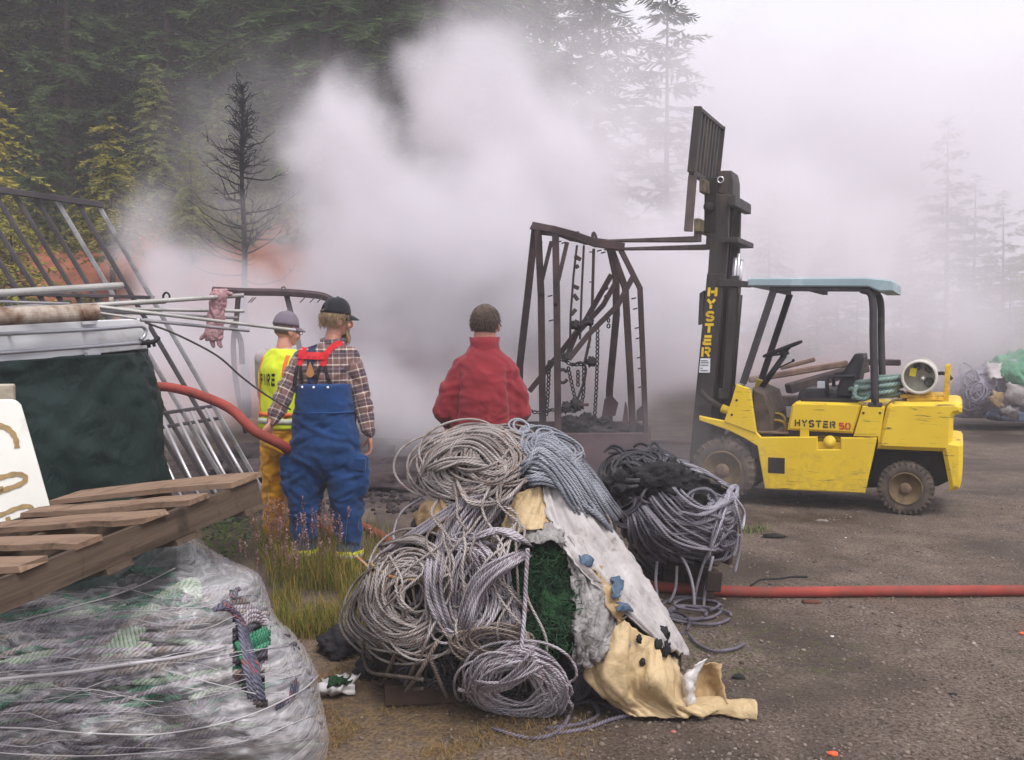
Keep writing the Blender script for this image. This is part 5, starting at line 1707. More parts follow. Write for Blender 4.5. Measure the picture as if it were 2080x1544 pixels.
# ------------------------------------------------------------------ people
def loft(mb, secs, n=22):
    """closed skin through ellipses: (centre, half-width vector, half-depth vector)"""
    vs = []
    for c, ax, ay in secs:
        c, ax, ay = Vector(c), Vector(ax), Vector(ay)
        for k in range(n):
            a = 2 * PI * k / n
            vs.append(c + ax * math.cos(a) + ay * math.sin(a))
    fs = []
    m = len(secs)
    for i in range(m - 1):
        for k in range(n):
            k2 = (k + 1) % n
            fs.append((i * n + k, i * n + k2, (i + 1) * n + k2, (i + 1) * n + k))
    fs.append(tuple(range(n))[::-1]); fs.append(tuple((m - 1) * n + k for k in range(n)))
    mb.add(vs, fs, True)
def limb(mb, pts, n=14):
    """tapered limb: (point, radius) list with rounded ends"""
    P_ = [Vector(p) for p, r in pts]; r_ = [r for p, r in pts]
    d0 = (P_[0] - P_[1]).normalized(); d1 = (P_[-1] - P_[-2]).normalized()
    q = [P_[0] + d0 * r_[0] * .8, P_[0] + d0 * r_[0] * .5] + P_ + [P_[-1] + d1 * r_[-1] * .5, P_[-1] + d1 * r_[-1] * .8]
    rr = [r_[0] * .45, r_[0] * .85] + r_ + [r_[-1] * .85, r_[-1] * .45]
    mb.tube(q, rr, n)
def ball(mb, c, s, n=14, rot=None):
    c = Vector(c)
    secs = []
    M = rot if rot is not None else Matrix.Identity(3)
    for t in np.linspace(-.96, .96, 9):
        k = math.sqrt(1 - t * t)
        secs.append((c + M @ Vector((0, 0, s[2] * t)), M @ Vector((s[0] * k, 0, 0)), M @ Vector((0, s[1] * k, 0))))
    loft(mb, secs, n)
def fuse(mb, voxel, smooth=4, wrinkle=None):
    """weld overlapping shapes into one continuous surface"""
    me = mb.mesh('fuse')
    o = bpy.data.objects.new('fuse', me); COL.objects.link(o)
    r = o.modifiers.new('r', 'REMESH'); r.mode = 'VOXEL'; r.voxel_size = voxel; r.use_smooth_shade = True
    if smooth:
        s = o.modifiers.new('s', 'SMOOTH'); s.factor = .5; s.iterations = smooth
    dg = bpy.context.evaluated_depsgraph_get()
    out = bpy.data.meshes.new_from_object(o.evaluated_get(dg))
    bpy.data.objects.remove(o); bpy.data.meshes.remove(me)
    out.materials.clear()
    if wrinkle:
        co = np.empty(len(out.vertices) * 3); out.vertices.foreach_get('co', co); co = co.reshape(-1, 3)
        no = np.empty(len(out.vertices) * 3); out.vertex_normals.foreach_get('vector', no); no = no.reshape(-1, 3)
        d = np.array([wrinkle(Vector(p)) for p in co])
        co += no * d[:, None]
        out.vertices.foreach_set('co', co.ravel()); out.update()
    out.polygons.foreach_set('use_smooth', [True] * len(out.polygons))
    return out
SKIN = None
def people_mats():
    global SKIN, M_
    b = NB('skin')
    n = b.noise(b.coord('Object'), 18, 4, .6)
    b.set(color=b.ramp(n, [(.3, S(176, 120, 100)), (.7, S(206, 150, 128))]), rough=.55, sss=.08)
    SKIN = b.m
people_mats()
def fabric(name, c, var=.14, rough=.9, fold=.3, weave=220.0, scale=6.0, dirt=None):
    if name in _M: return _M[name]
    b = NB(name); co = b.coord('Object')
    n = b.noise(co, scale, 5, .6)
    col = b.ramp(n, [(.3, tuple(x * (1 - var) for x in c)), (.7, tuple(min(1, x * (1 + var)) for x in c))])
    if dirt is not None: col = b.mix(b.ramp(b.noise(co, 9, 6, .7, .5), [(.55, 0.0), (.75, .6)]), col, dirt)
    h = b.math('ADD', b.noise(co, 22, 5, .6, .6), b.math('MULTIPLY', b.noise(co, weave, 2, .5), .3))
    b.set(color=col, rough=rough, spec=.2, sheen=.15, normal=b.bump(h, fold, .012))
    _M[name] = b.m
    return b.m

def head_mesh(scale=1.0):
    """head, face to +y, origin at the base of the skull/neck joint; crown at about 0.235"""
    mb = MB()
    ball(mb, (0, -.012, .135), (.076, .094, .098))            # skull
    ball(mb, (0, .035, .085), (.060, .062, .085))             # face
    ball(mb, (0, .050, .030), (.042, .042, .030))             # jaw / chin
    limb(mb, [((0, -.012, -.06), .058), ((0, -.010, .0), .055), ((0, .0, .07), .055)])
    limb(mb, [((0, .095, .115), .010), ((0, .112, .085), .015), ((0, .108, .078), .016)])     # nose
    for s in (-1, 1):
        ball(mb, (s * .078, -.006, .092), (.010, .024, .034), 10)   # ears
        ball(mb, (s * .030, .086, .122), (.022, .014, .010), 10)    # brow
        ball(mb, (s * .040, .070, .075), (.022, .022, .022), 10)    # cheek
        ball(mb, (s * .013, .094, .050), (.018, .010, .007), 10)    # lips
    me = fuse(mb, .0065, 3)
    return me
def eyes(parent, loc):
    W = mat_plain('eye', S(200, 194, 188), .3, var=.02, bump=0)
    D = mat_plain('iris', S(40, 36, 34), .3, var=.02, bump=0)
    for s in (-1, 1):
        mb = MB(); ball(mb, (s * .030, .085, .108), (.013, .011, .009), 10); e = mb.build('eye', W, parent)
        mb = MB(); ball(mb, (s * .030, .0945, .108), (.006, .003, .006), 8); mb.build('iris', D, e)

def hand_mesh(curl=.5, side=1, spread=.12, thumb_in=.3):
    """fingers point to -z, palm to the body (side*-x), thumb forward (+y); wrist at the origin"""
    mb = MB()
    loft(mb, [((0, 0, .02), (.018, 0, 0), (0, .026, 0)), ((0, 0, -.01), (.019, 0, 0), (0, .030, 0)), ((0, .0, -.045), (.018, 0, 0), (0, .040, 0)), ((0, -.002, -.085), (.015, 0, 0), (0, .042, 0)), ((0, -.002, -.098), (.011, 0, 0), (0, .038, 0))], 14)
    px = -side
    for k, (y, L) in enumerate(((.030, .070), (.010, .080), (-.011, .074), (-.031, .058))):
        d = Vector((0, (1.5 - k) * spread * .3, -1)).normalized()
        p = Vector((0, y, -.088))
        pts = [(p + Vector((0, 0, .03)), .0100), (p, .0095)]
        a = 0.0
        for j, f in enumerate((.45, .31, .24)):
            a += curl * (.55, .9, .7)[j]
            dd = Vector((px * math.sin(a), d.y * math.cos(a), -math.cos(a)))
            p = p + dd * (L * f)
            pts.append((p, (.0088, .008, .0068)[j]))
        limb(mb, pts, 9)
    p = Vector((0, .026, -.030))
    pts = [(p, .0125)]
    for j, L in enumerate((.035, .030, .024)):
        dd = Vector((px * (.25 + thumb_in * j), .75 - .3 * j * (1 + thumb_in), -.55 - .1 * j)).normalized()
        p = p + dd * L
        pts.append((p, (.0115, .010, .008)[j]))
    limb(mb, pts, 9)
    return fuse(mb, .0045, 2)

def cap_parts(parent, mat, billmat=None, tilt=0.0, hole=False, zc=.135, bill_len=.075, head=None):
    """baseball cap as crown + bill (+ button)"""
    mb = MB()
    secs = []
    n = 26
    vs, fs = [], []
    R1 = (.086, .106, .112)
    rings = 9
    for i in range(rings):
        t = i / (rings - 1) * (PI / 2) * .97
        k = math.cos(t) ** .85; z = math.sin(t)
        for q in range(n):
            a = 2 * PI * q / n
            zz = zc + .008 + R1[2] * z * (1.0 if math.sin(a) < .2 else 1.03)
            vs.append(Vector((R1[0] * k * math.cos(a), -.012 + R1[1] * k * math.sin(a), zz)))
    for i in range(rings - 1):
        for q in range(n):
            q2 = (q + 1) % n
            if hole and i < 3 and abs(((q + .5) / n * 2 * PI) - 1.5 * PI) < (.34 if i < 2 else .2): continue
            fs.append((i * n + q, i * n + q2, (i + 1) * n + q2, (i + 1) * n + q))
    fs.append(tuple((rings - 1) * n + q for q in range(n)))
    mb.add(vs, fs, True)
    o = mb.build('cap_crown', mat, parent)
    s = o.modifiers.new('t', 'SOLIDIFY'); s.thickness = .004
    if hole:
        st = MB()
        st.tube([Vector((.086 * math.cos(a), -.012 + .106 * math.sin(a), zc + .012)) for a in np.linspace(1.5 * PI - .42, 1.5 * PI + .42, 9)], .007, 6)
        st.build('cap_strap', mat, o)
    bt = MB(); ball(bt, (0, -.012, zc + .122), (.009, .009, .006), 8); bt.build('cap_button', mat, o)
    bm = MB()
    vs, fs = [], []
    for j in range(6):
        f = j / 5
        for q in range(13):
            a = (q / 12 - .5) * 2.35
            x = math.sin(a) * .083 * (1 - .10 * f); y = -.012 + math.cos(a) * (.100 + bill_len * f * (math.cos(a * .9) ** .6 if math.cos(a * .9) > 0 else 0))
            z = zc + .014 - .016 * f - .020 * (a / 1.2) ** 2 - .012 * f * f
            vs.append(Vector((x, y, z)))
    for j in range(5):
        for q in range(12):
            fs.append((j * 13 + q, j * 13 + q + 1, (j + 1) * 13 + q + 1, (j + 1) * 13 + q))
    bm.add(vs, fs, True)
    ob = bm.build('cap_bill', billmat or mat, parent)
    s = ob.modifiers.new('t', 'SOLIDIFY'); s.thickness = .006
    return o
def hair_strands(parent, mat, seed, n, fn, r=.0022, name='hair'):
    rng = random.Random(seed)
    mb = MB()
    for k in range(n):
        mb.tube(fn(rng), [r, r, r * .9, r * .7, r * .4], 3, cap=False)
    o = mb.build(name, mat, parent); o['kind'] = 'stuff'
    return o
def shell_hair(parent, mat, seed, zmin_fn, grow=.010, rough=.006, name='hair'):
    """hair mass that hugs the skull; zmin_fn(angle) gives the hairline"""
    mb = MB()
    n, rings = 40, 22
    vs, keep = [], []
    for i in range(rings):
        t = (i / (rings - 1)) * PI * .78
        for q in range(n):
            a = 2 * PI * q / n
            d = Vector((math.sin(t) * math.cos(a), math.sin(t) * math.sin(a), math.cos(t)))
            zz_ = .135 + d.z * .105
            g = grow * max(.05, min(1.0, (zz_ - zmin_fn(a)) / .05)) + rough * (mnoise.noise(d * 18 + Vector((seed, 0, 0))) + .8 * mnoise.noise(d * 40))
            p = Vector((d.x * (.076 + g), -.012 + d.y * (.094 + g), .135 + d.z * (.098 + g)))
            if d.z < -.2: p = Vector((math.cos(a) * max(math.sin(t) * (.076 + g), .062 + g * .5), -.012 + math.sin(a) * max(math.sin(t) * (.094 + g), .066 + g * .5), p.z))
            vs.append(p)
    fs = []
    for i in range(rings - 1):
        for q in range(n):
            q2 = (q + 1) % n
            f = (i * n + q, (i + 1) * n + q, (i + 1) * n + q2, i * n + q2)
            c = sum((vs[j] for j in f), Vector()) / 4
            a = math.atan2(c.y + .012, c.x)
            if c.z < zmin_fn(a): continue
            fs.append(f)
    mb.add(vs, fs, True)
    o = mb.build(name, mat, parent)
    s = o.modifiers.new('t', 'SOLIDIFY'); s.thickness = .006; s.offset = -1
    o['kind'] = 'stuff'
    return o

def part(name, me, mat, parent, loc=None, rot=None):
    o = link_mesh(name, me, mat, parent)
    if loc is not None: o.location = loc
    if rot is not None: o.rotation_euler = rot
    return o
def wr(scale, amp, seed, sx=(1, 1, .5)):
    def f(p):
        q = Vector((p.x * sx[0], p.y * sx[1], p.z * sx[2])) * scale + Vector((seed, seed * .3, 0))
        w = Vector((mnoise.noise(q * .7 + Vector((9, 0, 0))), mnoise.noise(q * .7 + Vector((0, 9, 0))), mnoise.noise(q * .7))) * .9
        q2 = (q + w) * 1.9
        return amp * (.9 * (.5 - abs(mnoise.noise(q + w)) * 2) + .6 * (.5 - 2 * abs(mnoise.noise(q2))) + .35 * mnoise.noise(q2 * 2.1))
    return f

# ---------------- man in blue overalls
def plaid_mat():
    b = NB('plaid_flannel')
    at = b.new('ShaderNodeAttribute', attribute_name='weave')
    sep = b.new('ShaderNodeSeparateXYZ'); b.l.new(at.outputs['Vector'], sep.inputs[0])
    def band(src, freq, lo, hi, ph=0.0):
        f = b.math('FRACT', b.math('ADD', b.math('MULTIPLY', src, freq), ph))
        return b.math('MULTIPLY', b.math('GREATER_THAN', f, lo), b.math('LESS_THAN', f, hi))
    U, V_ = sep.outputs['X'], sep.outputs['Y']
    F1 = 1 / .105
    base = S(112, 96, 98)
    c = b.mix(.0, base, base)
    for src in (U, V_):
        c = b.mix(b.math('MULTIPLY', band(src, F1, .0, .38), .62), c, S(74, 56, 66))
        c = b.mix(b.math('MULTIPLY', band(src, F1, .52, .80), .5), c, S(128, 92, 84))
        c = b.mix(b.math('MULTIPLY', band(src, F1, .42, .49), .78), c, S(206, 190, 172))
        c = b.mix(b.math('MULTIPLY', band(src, F1, .86, .92), .65), c, S(196, 182, 168))
        c = b.mix(b.math('MULTIPLY', band(src, F1, .17, .21), .5), c, S(150, 140, 150))
    co = b.coord('Object')
    h = b.math('ADD', b.noise(co, 24, 5, .6, .5), b.math('MULTIPLY', b.noise(co, 260, 2), .3))
    b.set(color=c, rough=.92, spec=.15, sheen=.15, normal=b.bump(h, .3, .012))
    return b.m
def weave_attr(me, arms):
    """cloth coordinates: torso by x/z, sleeves along and around the arm"""
    at = me.attributes.new('weave', 'FLOAT_VECTOR', 'POINT')
    out = np.zeros(len(me.vertices) * 3)
    for i, v in enumerate(me.vertices):
        p = v.co
        u, w = p.x + .35 * p.y, p.z
        for (pts, side) in arms:
            best = None
            acc = 0.0
            for a, b in zip(pts[:-1], pts[1:]):
                d = b - a; L = d.length
                t = max(0, min(1, (p - a).dot(d) / (L * L)))
                q = a + d * t
                ds = (p - q).length
                if best is None or ds < best[0]: best = (ds, acc + t * L, p - q, d / L, a, t)
                acc += L
            ds, al, rel, d, a, t = best
            if ds < .095 and (al > .05) and abs(p.x) > .14:
                s1 = d.orthogonal().normalized(); s1 = (Vector((0, 1, 0)) - d * d.y).normalized(); s2 = d.cross(s1)
                an = math.atan2(rel.dot(s2), rel.dot(s1))
                u, w = an * .06, al
        out[3 * i:3 * i + 3] = (u, w, 0)
    at.data.foreach_set('vector', out)

def blue_man():
    Y = 7.0
    base = PG(664, 1152); base.z = 0
    root = empty('person', base, (0, 0, R(-6)), 'person in blue overalls, plaid shirt, red suspenders and black cap, holding the hose', 'person')
    Ri = Matrix.Rotation(R(6), 3, 'Z')
    def L(px, py, dy=0.0):      # pixel -> local point at depth Y+dy
        return Ri @ (P(px, py, base.y + dy) - base)
    BLUE = fabric('blue_bunker_cloth', S(24, 60, 108), .2, .85, .35, scale=5, dirt=S(52, 74, 108))
    # joints
    shL, shR = L(614, 726, .0), L(714, 725, .02)
    elL, wrL = L(574, 808, -.10), L(550, 862, -.16)
    elR, wrR = L(736, 812, .02), L(751, 884, -.02)
    nk = L(676, 694, 0)
    hipz = .92
    # skin body: neck, chest under the clothes, arms
    mb = MB()
    loft(mb, [((0.0, 0, .90), (.16, 0, 0), (0, .11, 0)), ((.0, 0, 1.2), (.17, 0, 0), (0, .11, 0)), ((nk.x * .6, 0, 1.42), (.13, 0, 0), (0, .08, 0)), ((nk.x, .01, 1.55), (.055, 0, 0), (0, .055, 0)), ((nk.x, .015, 1.62), (.052, 0, 0), (0, .055, 0))])
    limb(mb, [(shL.lerp(elL, .15) + Vector((.03, 0, 0)), .042), (elL, .040), (wrL, .03)]); limb(mb, [(shR.lerp(elR, .15) - Vector((.03, 0, 0)), .042), (elR, .040), (wrR, .03)])
    limb(mb, [((-.1, 0, .9), .08), ((-.14, 0, .5), .06), ((-.165, 0, .08), .045)]); limb(mb, [((.1, 0, .9), .08), ((.13, 0, .5), .06), ((.155, 0, .08), .045)])
    body = part('body', fuse(mb, .016, 3), SKIN, root)
    # head
    hd = part('head', head_mesh(), SKIN, root, nk + Vector((.010, .02, .045)), (R(-7), R(2), R(-55)))
    eyes(hd, None)
    HAIR = fabric('blond_hair', S(170, 143, 112), .3, .7, .5, scale=30)
    def strand(rng):
        a = rng.uniform(PI * .72, PI * 2.28)
        x, y = math.cos(a), math.sin(a)
        s = Vector((x * .078, -.012 + y * .098, .150 + rng.uniform(-.02, .015)))
        L_ = rng.uniform(.05, .105) * (1 if y < .2 else .7)
        e = s + Vector((x * rng.uniform(-.03, .012), y * rng.uniform(-.03, .015), -L_))
        w = Vector((rng.uniform(-.02, .02), rng.uniform(-.02, .02), rng.uniform(-.01, .01)))
        return [s, s.lerp(e, .25) + Vector((x * .006, y * .006, 0)), s.lerp(e, .5) + w, s.lerp(e, .75) - w * .6, e + w]
    hair_strands(hd, HAIR, 4, 620, strand, .0026)
    def bstrand(rng):
        a = rng.uniform(.15 * PI, .85 * PI)
        s = Vector((math.cos(a) * .055, .03 + math.sin(a) * .06, .05 + rng.uniform(-.02, .02)))
        e = s + Vector((rng.uniform(-.02, .02), .02, -rng.uniform(.05, .09)))
        return [s, s.lerp(e, .25), s.lerp(e, .5), s.lerp(e, .75), e]
    hair_strands(hd, HAIR, 5, 160, bstrand, .003, 'beard')
    cap_parts(hd, fabric('black_cap_cloth', S(34, 34, 38), .2, .85), hole=True, zc=.14)
    # shirt
    SH = plaid_mat()
    mb = MB()
    loft(mb, [((-.005, 0, 1.02), (.175, 0, 0), (0, .125, 0)), ((-.005, -.008, 1.2), (.172, 0, 0), (0, .13, 0)), ((-.008, -.012, 1.29), (.178, 0, 0), (0, .135, 0)), ((-.0, -.015, 1.38), (.190, 0, 0), (0, .138, 0)), ((.0, -.01, 1.46), (.172, 0, 0), (0, .118, 0)), ((nk.x * .8, .0, 1.53), (.115, 0, 0), (0, .095, 0)), ((nk.x, .012, 1.585), (.072, 0, 0), (0, .075, 0))], 26)
    limb(mb, [(shL + Vector((.02, 0, .0)), .074), (shL.lerp(elL, .5), .068), (elL, .064), (elL.lerp(wrL, .55), .058), (wrL - (wrL - elL).normalized() * .03, .046)])
    limb(mb, [(shR + Vector((-.02, 0, .0)), .074), (shR.lerp(elR, .5), .070), (elR, .067), (elR.lerp(wrR, .55), .061), (wrR - (wrR - elR).normalized() * .02, .046)])
    me = fuse(mb, .013, 4, wr(8, .015, 3, (1, 1, .9)))
    weave_attr(me, [([shL, elL, wrL], -1), ([shR, elR, wrR], 1)])
    shirt = part('shirt', me, SH, root)
    mb = MB()
    ring = [Vector((nk.x + .075 * math.cos(a), .012 + .078 * math.sin(a), 1.578 + .008 * math.sin(a))) for a in np.linspace(0, 2 * PI, 20, endpoint=False)]
    mb.tube(ring, .015, 7, closed=True)
    me = mb.mesh('collar'); weave_attr(me, [])
    part('collar', me, SH, shirt)
    # overalls: bib and baggy legs in one piece
    mb = MB()
    cL, cR = L(618, 1128, 0), L(711, 1126, 0)
    loft(mb, [((.0, .0, .60), (.10, 0, 0), (0, .06, 0)), ((.0, .0, .66), (.20, 0, 0), (0, .12, 0)), ((.0, -.005, .74), (.250, 0, 0), (0, .172, 0)), ((.0, -.005, .86), (.252, 0, 0), (0, .182, 0)), ((-.005, -.005, 1.0), (.222, 0, 0), (0, .172, 0)), ((-.005, -.01, 1.10), (.208, 0, 0), (0, .172, 0)), ((-.005, -.012, 1.20), (.197, 0, 0), (0, .174, 0)), ((-.005, -.012, 1.285), (.192, 0, 0), (0, .174, 0))], 28)
    limb(mb, [((-.125, 0, .78), .138), ((-.145, .0, .60), .132), ((-.158, .01, .40), .112), ((cL.x, .0, .22), .094), ((cL.x, 0, .10), .088)], 18)
    limb(mb, [((.125, 0, .78), .138), ((.140, .0, .60), .132), ((.150, .01, .40), .112), ((cR.x, .0, .22), .094), ((cR.x, 0, .10), .090)], 18)
    for s in (-1, 1):      # bellows pockets
        limb(mb, [((s * .245, -.03, .76), .060), ((s * .258, -.03, .64), .064), ((s * .246, -.03, .55), .056)], 12)
    ov = part('overalls', fuse(mb, .014, 4, lambda p, f=wr(7, .017, 6, (.7, .7, 1.25)): f(p) * (1.0 if p.z < 1.05 else max(.12, 1 - (p.z - 1.05) / .16))), BLUE, root)
    # seam below the bib, snaps, pocket flaps
    mb = MB()
    mb.tube([Vector((-.005 + .211 * math.cos(a), -.008 + .176 * math.sin(a), 1.09)) for a in np.linspace(0, 2 * PI, 30, endpoint=False)], .006, 5, closed=True)
    mb.build('waist_seam', fabric('blue_seam', S(24, 66, 122), .1), ov)
    bvh = BVHTree.FromPolygons([v.co for v in ov.data.vertices], [p.vertices for p in ov.data.polygons])
    bvs = BVHTree.FromPolygons([v.co for v in shirt.data.vertices], [p.vertices for p in shirt.data.polygons])
    SN = mat_plain('snap_metal', S(226, 224, 222), .35, metal=.2, var=.05, bump=0)
    def back(b_, x, z, off=.004):
        h = b_.ray_cast(Vector((x, -2, z)), Vector((0, 1, 0)))
        if h[0]: return h[0] + Vector((0, -off, 0))
        n_ = b_.find_nearest(Vector((x, -.05, z)))
        return n_[0] + n_[1] * off
    for px in (604, 627, 653, 681):
        q = L(px, 784)
        p = back(bvh, q.x, q.z, .003)
        mb = MB(); mb.lathe([(0, -.003), (.0095, -.003), (.008, .003), (0, .005)], p, (0, -1, 0), 10); mb.build('snap', SN, ov)
    for s in (-1, 1):
        mb = MB(); mb.box((s * .250, -.075, .735), (.10, .05, .10), Matrix.Rotation(s * .1, 3, 'Y'), .012); mb.build('pocket_flap', BLUE, ov)
    # suspenders: H-back in red, dark leather lower straps and a leather patch
    RED = fabric('red_webbing', S(196, 38, 44), .12, .8)
    DKB = fabric('dark_blue_strap', S(36, 44, 78), .15, .8)
    BRN = fabric('black_strap', S(44, 36, 40), .2, .8)
    def strap(name, pts, w, mat, b_, off=.005):
        mb = MB()
        c = catmull([(L(*p).x, L(*p).z) for p in pts], 6)
        vs, fs = [], []
        for i, q in enumerate(c):
            a = c[min(i + 1, len(c) - 1)] - c[max(i - 1, 0)]
            n = np.array((-a[1], a[0])); n = n / np.hypot(*n) * w / 2
            for s in (-1, 0, 1):
                x, z = q + n * s
                vs.append(back(b_, x, z, off))
        for i in range(len(c) - 1):
            for s in (0, 1):
                fs.append((i * 3 + s, i * 3 + s + 1, (i + 1) * 3 + s + 1, (i + 1) * 3 + s))
        mb.add(vs, fs, False)
        o = mb.build(name, mat, root)
        m = o.modifiers.new('t', 'SOLIDIFY'); m.thickness = .0025; m.offset = 0
        return o
    strap('suspender_strap', [(630, 690), (622, 705), (620, 725), (618, 742)], .042, RED, bvs)
    strap('suspender_strap', [(700, 694), (682, 706), (672, 722), (668, 742)], .042, RED, bvs)
    strap('suspender_bridge', [(614, 721), (640, 722), (672, 722)], .048, RED, bvs, .016)
    strap('suspender_strap', [(638, 695), (642, 740), (646, 782)], .05, DKB, bvs, .007)
    for a, b2 in (((614, 742), (610, 780)), ((622, 742), (624, 780)), ((664, 742), (654, 780)), ((672, 742), (684, 782))):
        strap('leather_strap', [a, ((a[0] + b2[0]) / 2, (a[1] + b2[1]) / 2), b2], .024, BRN, bvs, .012)
    q = L(644, 752); p = back(bvs, q.x, q.z, .016)
    mb = MB(); mb.prism([(p.x + x_, p.z + z_) for x_, z_ in ((0, .062), (.012, .035), (.026, -.005), (.024, -.028), (.010, -.042), (-.010, -.042), (-.024, -.028), (-.026, -.005), (-.012, .035))], p.y - .003, p.y + .003)
    o = mb.build('leather_patch', mat_plain('tan_leather', S(176, 122, 72), .6, var=.2), root)
    # yellow reflective cuffs and boots
    HV = mat_plain('yellow_reflective', S(206, 206, 40), .5, var=.15, scale=30)
    GRY = mat_plain('silver_reflective', S(170, 170, 160), .4, var=.15, scale=30)
    BT = mat_plain('black_boot', S(30, 28, 28), .7, var=.3)
    for c in (cL, cR):
        mb = MB(); mb.lathe([(.080, .0), (.096, .0), (.098, .075), (.082, .075)], (c.x, 0, .055), (0, 0, 1), 22, closed=True); k = mb.build('cuff', HV, ov)
        mb = MB(); mb.lathe([(.090, .0), (.0995, .0), (.0995, .028), (.090, .028)], (c.x, 0, .078), (0, 0, 1), 22, closed=True); mb.build('reflective_band', GRY, k)
        mb = MB(); limb(mb, [((c.x, .0, .10), .055), ((c.x, .0, .05), .055)]); limb(mb, [((c.x, -.04, .038), .036), ((c.x, .06, .040), .042), ((c.x, .15, .034), .034)])
        part('boot', fuse(mb, .01, 2), BT, root)
    # hands
    part('hand', hand_mesh(.55, 1), SKIN, root, wrR, (R(6), R(-4), R(20)))
    d = (wrL - elL).normalized()
    rot = (R(-25), R(22), R(-30))
    part('hand', hand_mesh(1.15, -1, .1, .6), SKIN, root, wrL, rot)
    from mathutils import Euler
    palm = wrL + Euler(rot).to_matrix() @ Vector((.045, .0, -.085))
    return base, Ri, base + Ri.inverted() @ palm
BLUE_MAN = blue_man()

# ---------------- man in the hi-vis vest
def yellow_man():
    base = PG(580, 1108); base.z = 0
    root = empty('person', base, (0, 0, R(-32)), 'person in a lime hi-vis vest, yellow trousers and grey cap, behind the blue overalls', 'person')
    Ri = Matrix.Rotation(R(32), 3, 'Z')
    def L(px, py, dy=0.0): return Ri @ (P(px, py, base.y + dy) - base)
    YT = fabric('yellow_turnout_cloth', S(204, 146, 24), .15, .8, .4, scale=6, dirt=S(150, 104, 36))
    SHT = fabric('grey_tee', S(168, 158, 160), .1, .9, .3)
    nk = L(598, 694)
    shz = 1.44
    shL, shR = Vector((-.20, .0, shz)), Vector((.20, 0, shz))
    elL, wrL = Vector((-.27, .06, 1.14)), Vector((-.20, .25, 1.02))
    elR, wrR = Vector((.28, .02, 1.14)), Vector((.235, .17, .97))
    mb = MB()
    loft(mb, [((0, 0, .88), (.15, 0, 0), (0, .10, 0)), ((0, 0, 1.2), (.16, 0, 0), (0, .10, 0)), ((0, 0, 1.40), (.15, 0, 0), (0, .09, 0)), ((0, .01, 1.50), (.06, 0, 0), (0, .06, 0)), ((0, .02, 1.56), (.052, 0, 0), (0, .055, 0))])
    for a, b_, c in ((shL, elL, wrL), (shR, elR, wrR)): limb(mb, [(a.lerp(b_, .2), .042), (b_, .040), (c, .030)])
    for s in (-1, 1): limb(mb, [((s * .09, 0, .88), .08), ((s * .11, 0, .5), .06), ((s * .115, 0, .1), .045)])
    part('body', fuse(mb, .016, 3), SKIN, root)
    hd = part('head', head_mesh(), SKIN, root, Vector((0.0, .02, 1.535)), (R(-8), 0, R(-14)))
    eyes(hd, None)
    HR = fabric('grey_brown_hair', S(96, 78, 66), .3, .8, .5, scale=40)
    shell_hair(hd, HR, 2, lambda a: .075 if math.sin(a) < .15 else .3, .004, .003)
    cap_parts(hd, fabric('faded_grey_cap', S(116, 106, 118), .15, .9, .3, dirt=S(98, 88, 96)), zc=.138)
    mb = MB()
    GL = mat_plain('spectacle_wire', S(60, 54, 52), .4, metal=.4, bump=0)
    for s in (-1, 1):
        mb.tube([Vector((s * .032 + .022 * math.cos(a), .108, .108 + .018 * math.sin(a))) for a in np.linspace(0, 2 * PI, 14, endpoint=False)], .0022, 5, closed=True)
        mb.tube([Vector((s * .054, .106, .112)), Vector((s * .080, .06, .112)), Vector((s * .082, -.005, .105))], .0022, 5)
    mb.tube([Vector((-.010, .110, .112)), Vector((.010, .110, .112))], .0022, 5)
    mb.build('spectacles', GL, hd)
    # t-shirt with sleeves, vest over it
    mb = MB()
    loft(mb, [((0, 0, .90), (.185, 0, 0), (0, .125, 0)), ((0, 0, 1.15), (.19, 0, 0), (0, .128, 0)), ((0, -.005, 1.34), (.198, 0, 0), (0, .122, 0)), ((0, 0, 1.44), (.17, 0, 0), (0, .10, 0)), ((0, .01, 1.51), (.07, 0, 0), (0, .07, 0))], 24)
    for a, b_, c in ((shL, elL, wrL), (shR, elR, wrR)): limb(mb, [(a, .078), (a.lerp(b_, .5), .070), (b_, .062), (b_.lerp(c, .6), .052)])
    part('shirt', fuse(mb, .014, 4, wr(9, .009, 12)), SHT, root)
    LIME = mat_plain('lime_hi_vis', S(208, 222, 40), .6, var=.10, scale=9, bump=.2, bscale=60)
    ORG = mat_plain('orange_hi_vis', S(236, 112, 44), .6, var=.10, scale=9, bump=.1)
    mb = MB()
    loft(mb, [((0, 0, .90), (.225, 0, 0), (0, .155, 0)), ((0, 0, 1.05), (.215, 0, 0), (0, .150, 0)), ((0, -.005, 1.22), (.212, 0, 0), (0, .148, 0)), ((0, -.01, 1.36), (.205, 0, 0), (0, .142, 0)), ((0, -.005, 1.45), (.165, 0, 0), (0, .115, 0)), ((0, .0, 1.505), (.095, 0, 0), (0, .09, 0))], 26)
    vest = part('vest', fuse(mb, .013, 3, wr(8, .008, 15, (1, 1, .6))), LIME, root)
    bv = BVHTree.FromPolygons([v.co for v in vest.data.vertices], [p.vertices for p in vest.data.polygons])
    def onv(x, z, off=.004):
        h = bv.ray_cast(Vector((x, -2, z)), Vector((0, 1, 0)))
        return h[0] + Vector((0, -off, 0)) if h[0] else Vector((x, -.10, z))
    def around(a, z, off=.004):
        d = Vector((math.cos(a), math.sin(a), 0))
        h = bv.ray_cast(Vector((0, 0, z)) + d * 2, -d)
        return h[0] + d * off if h[0] else Vector((.2 * math.cos(a), .14 * math.sin(a), z))
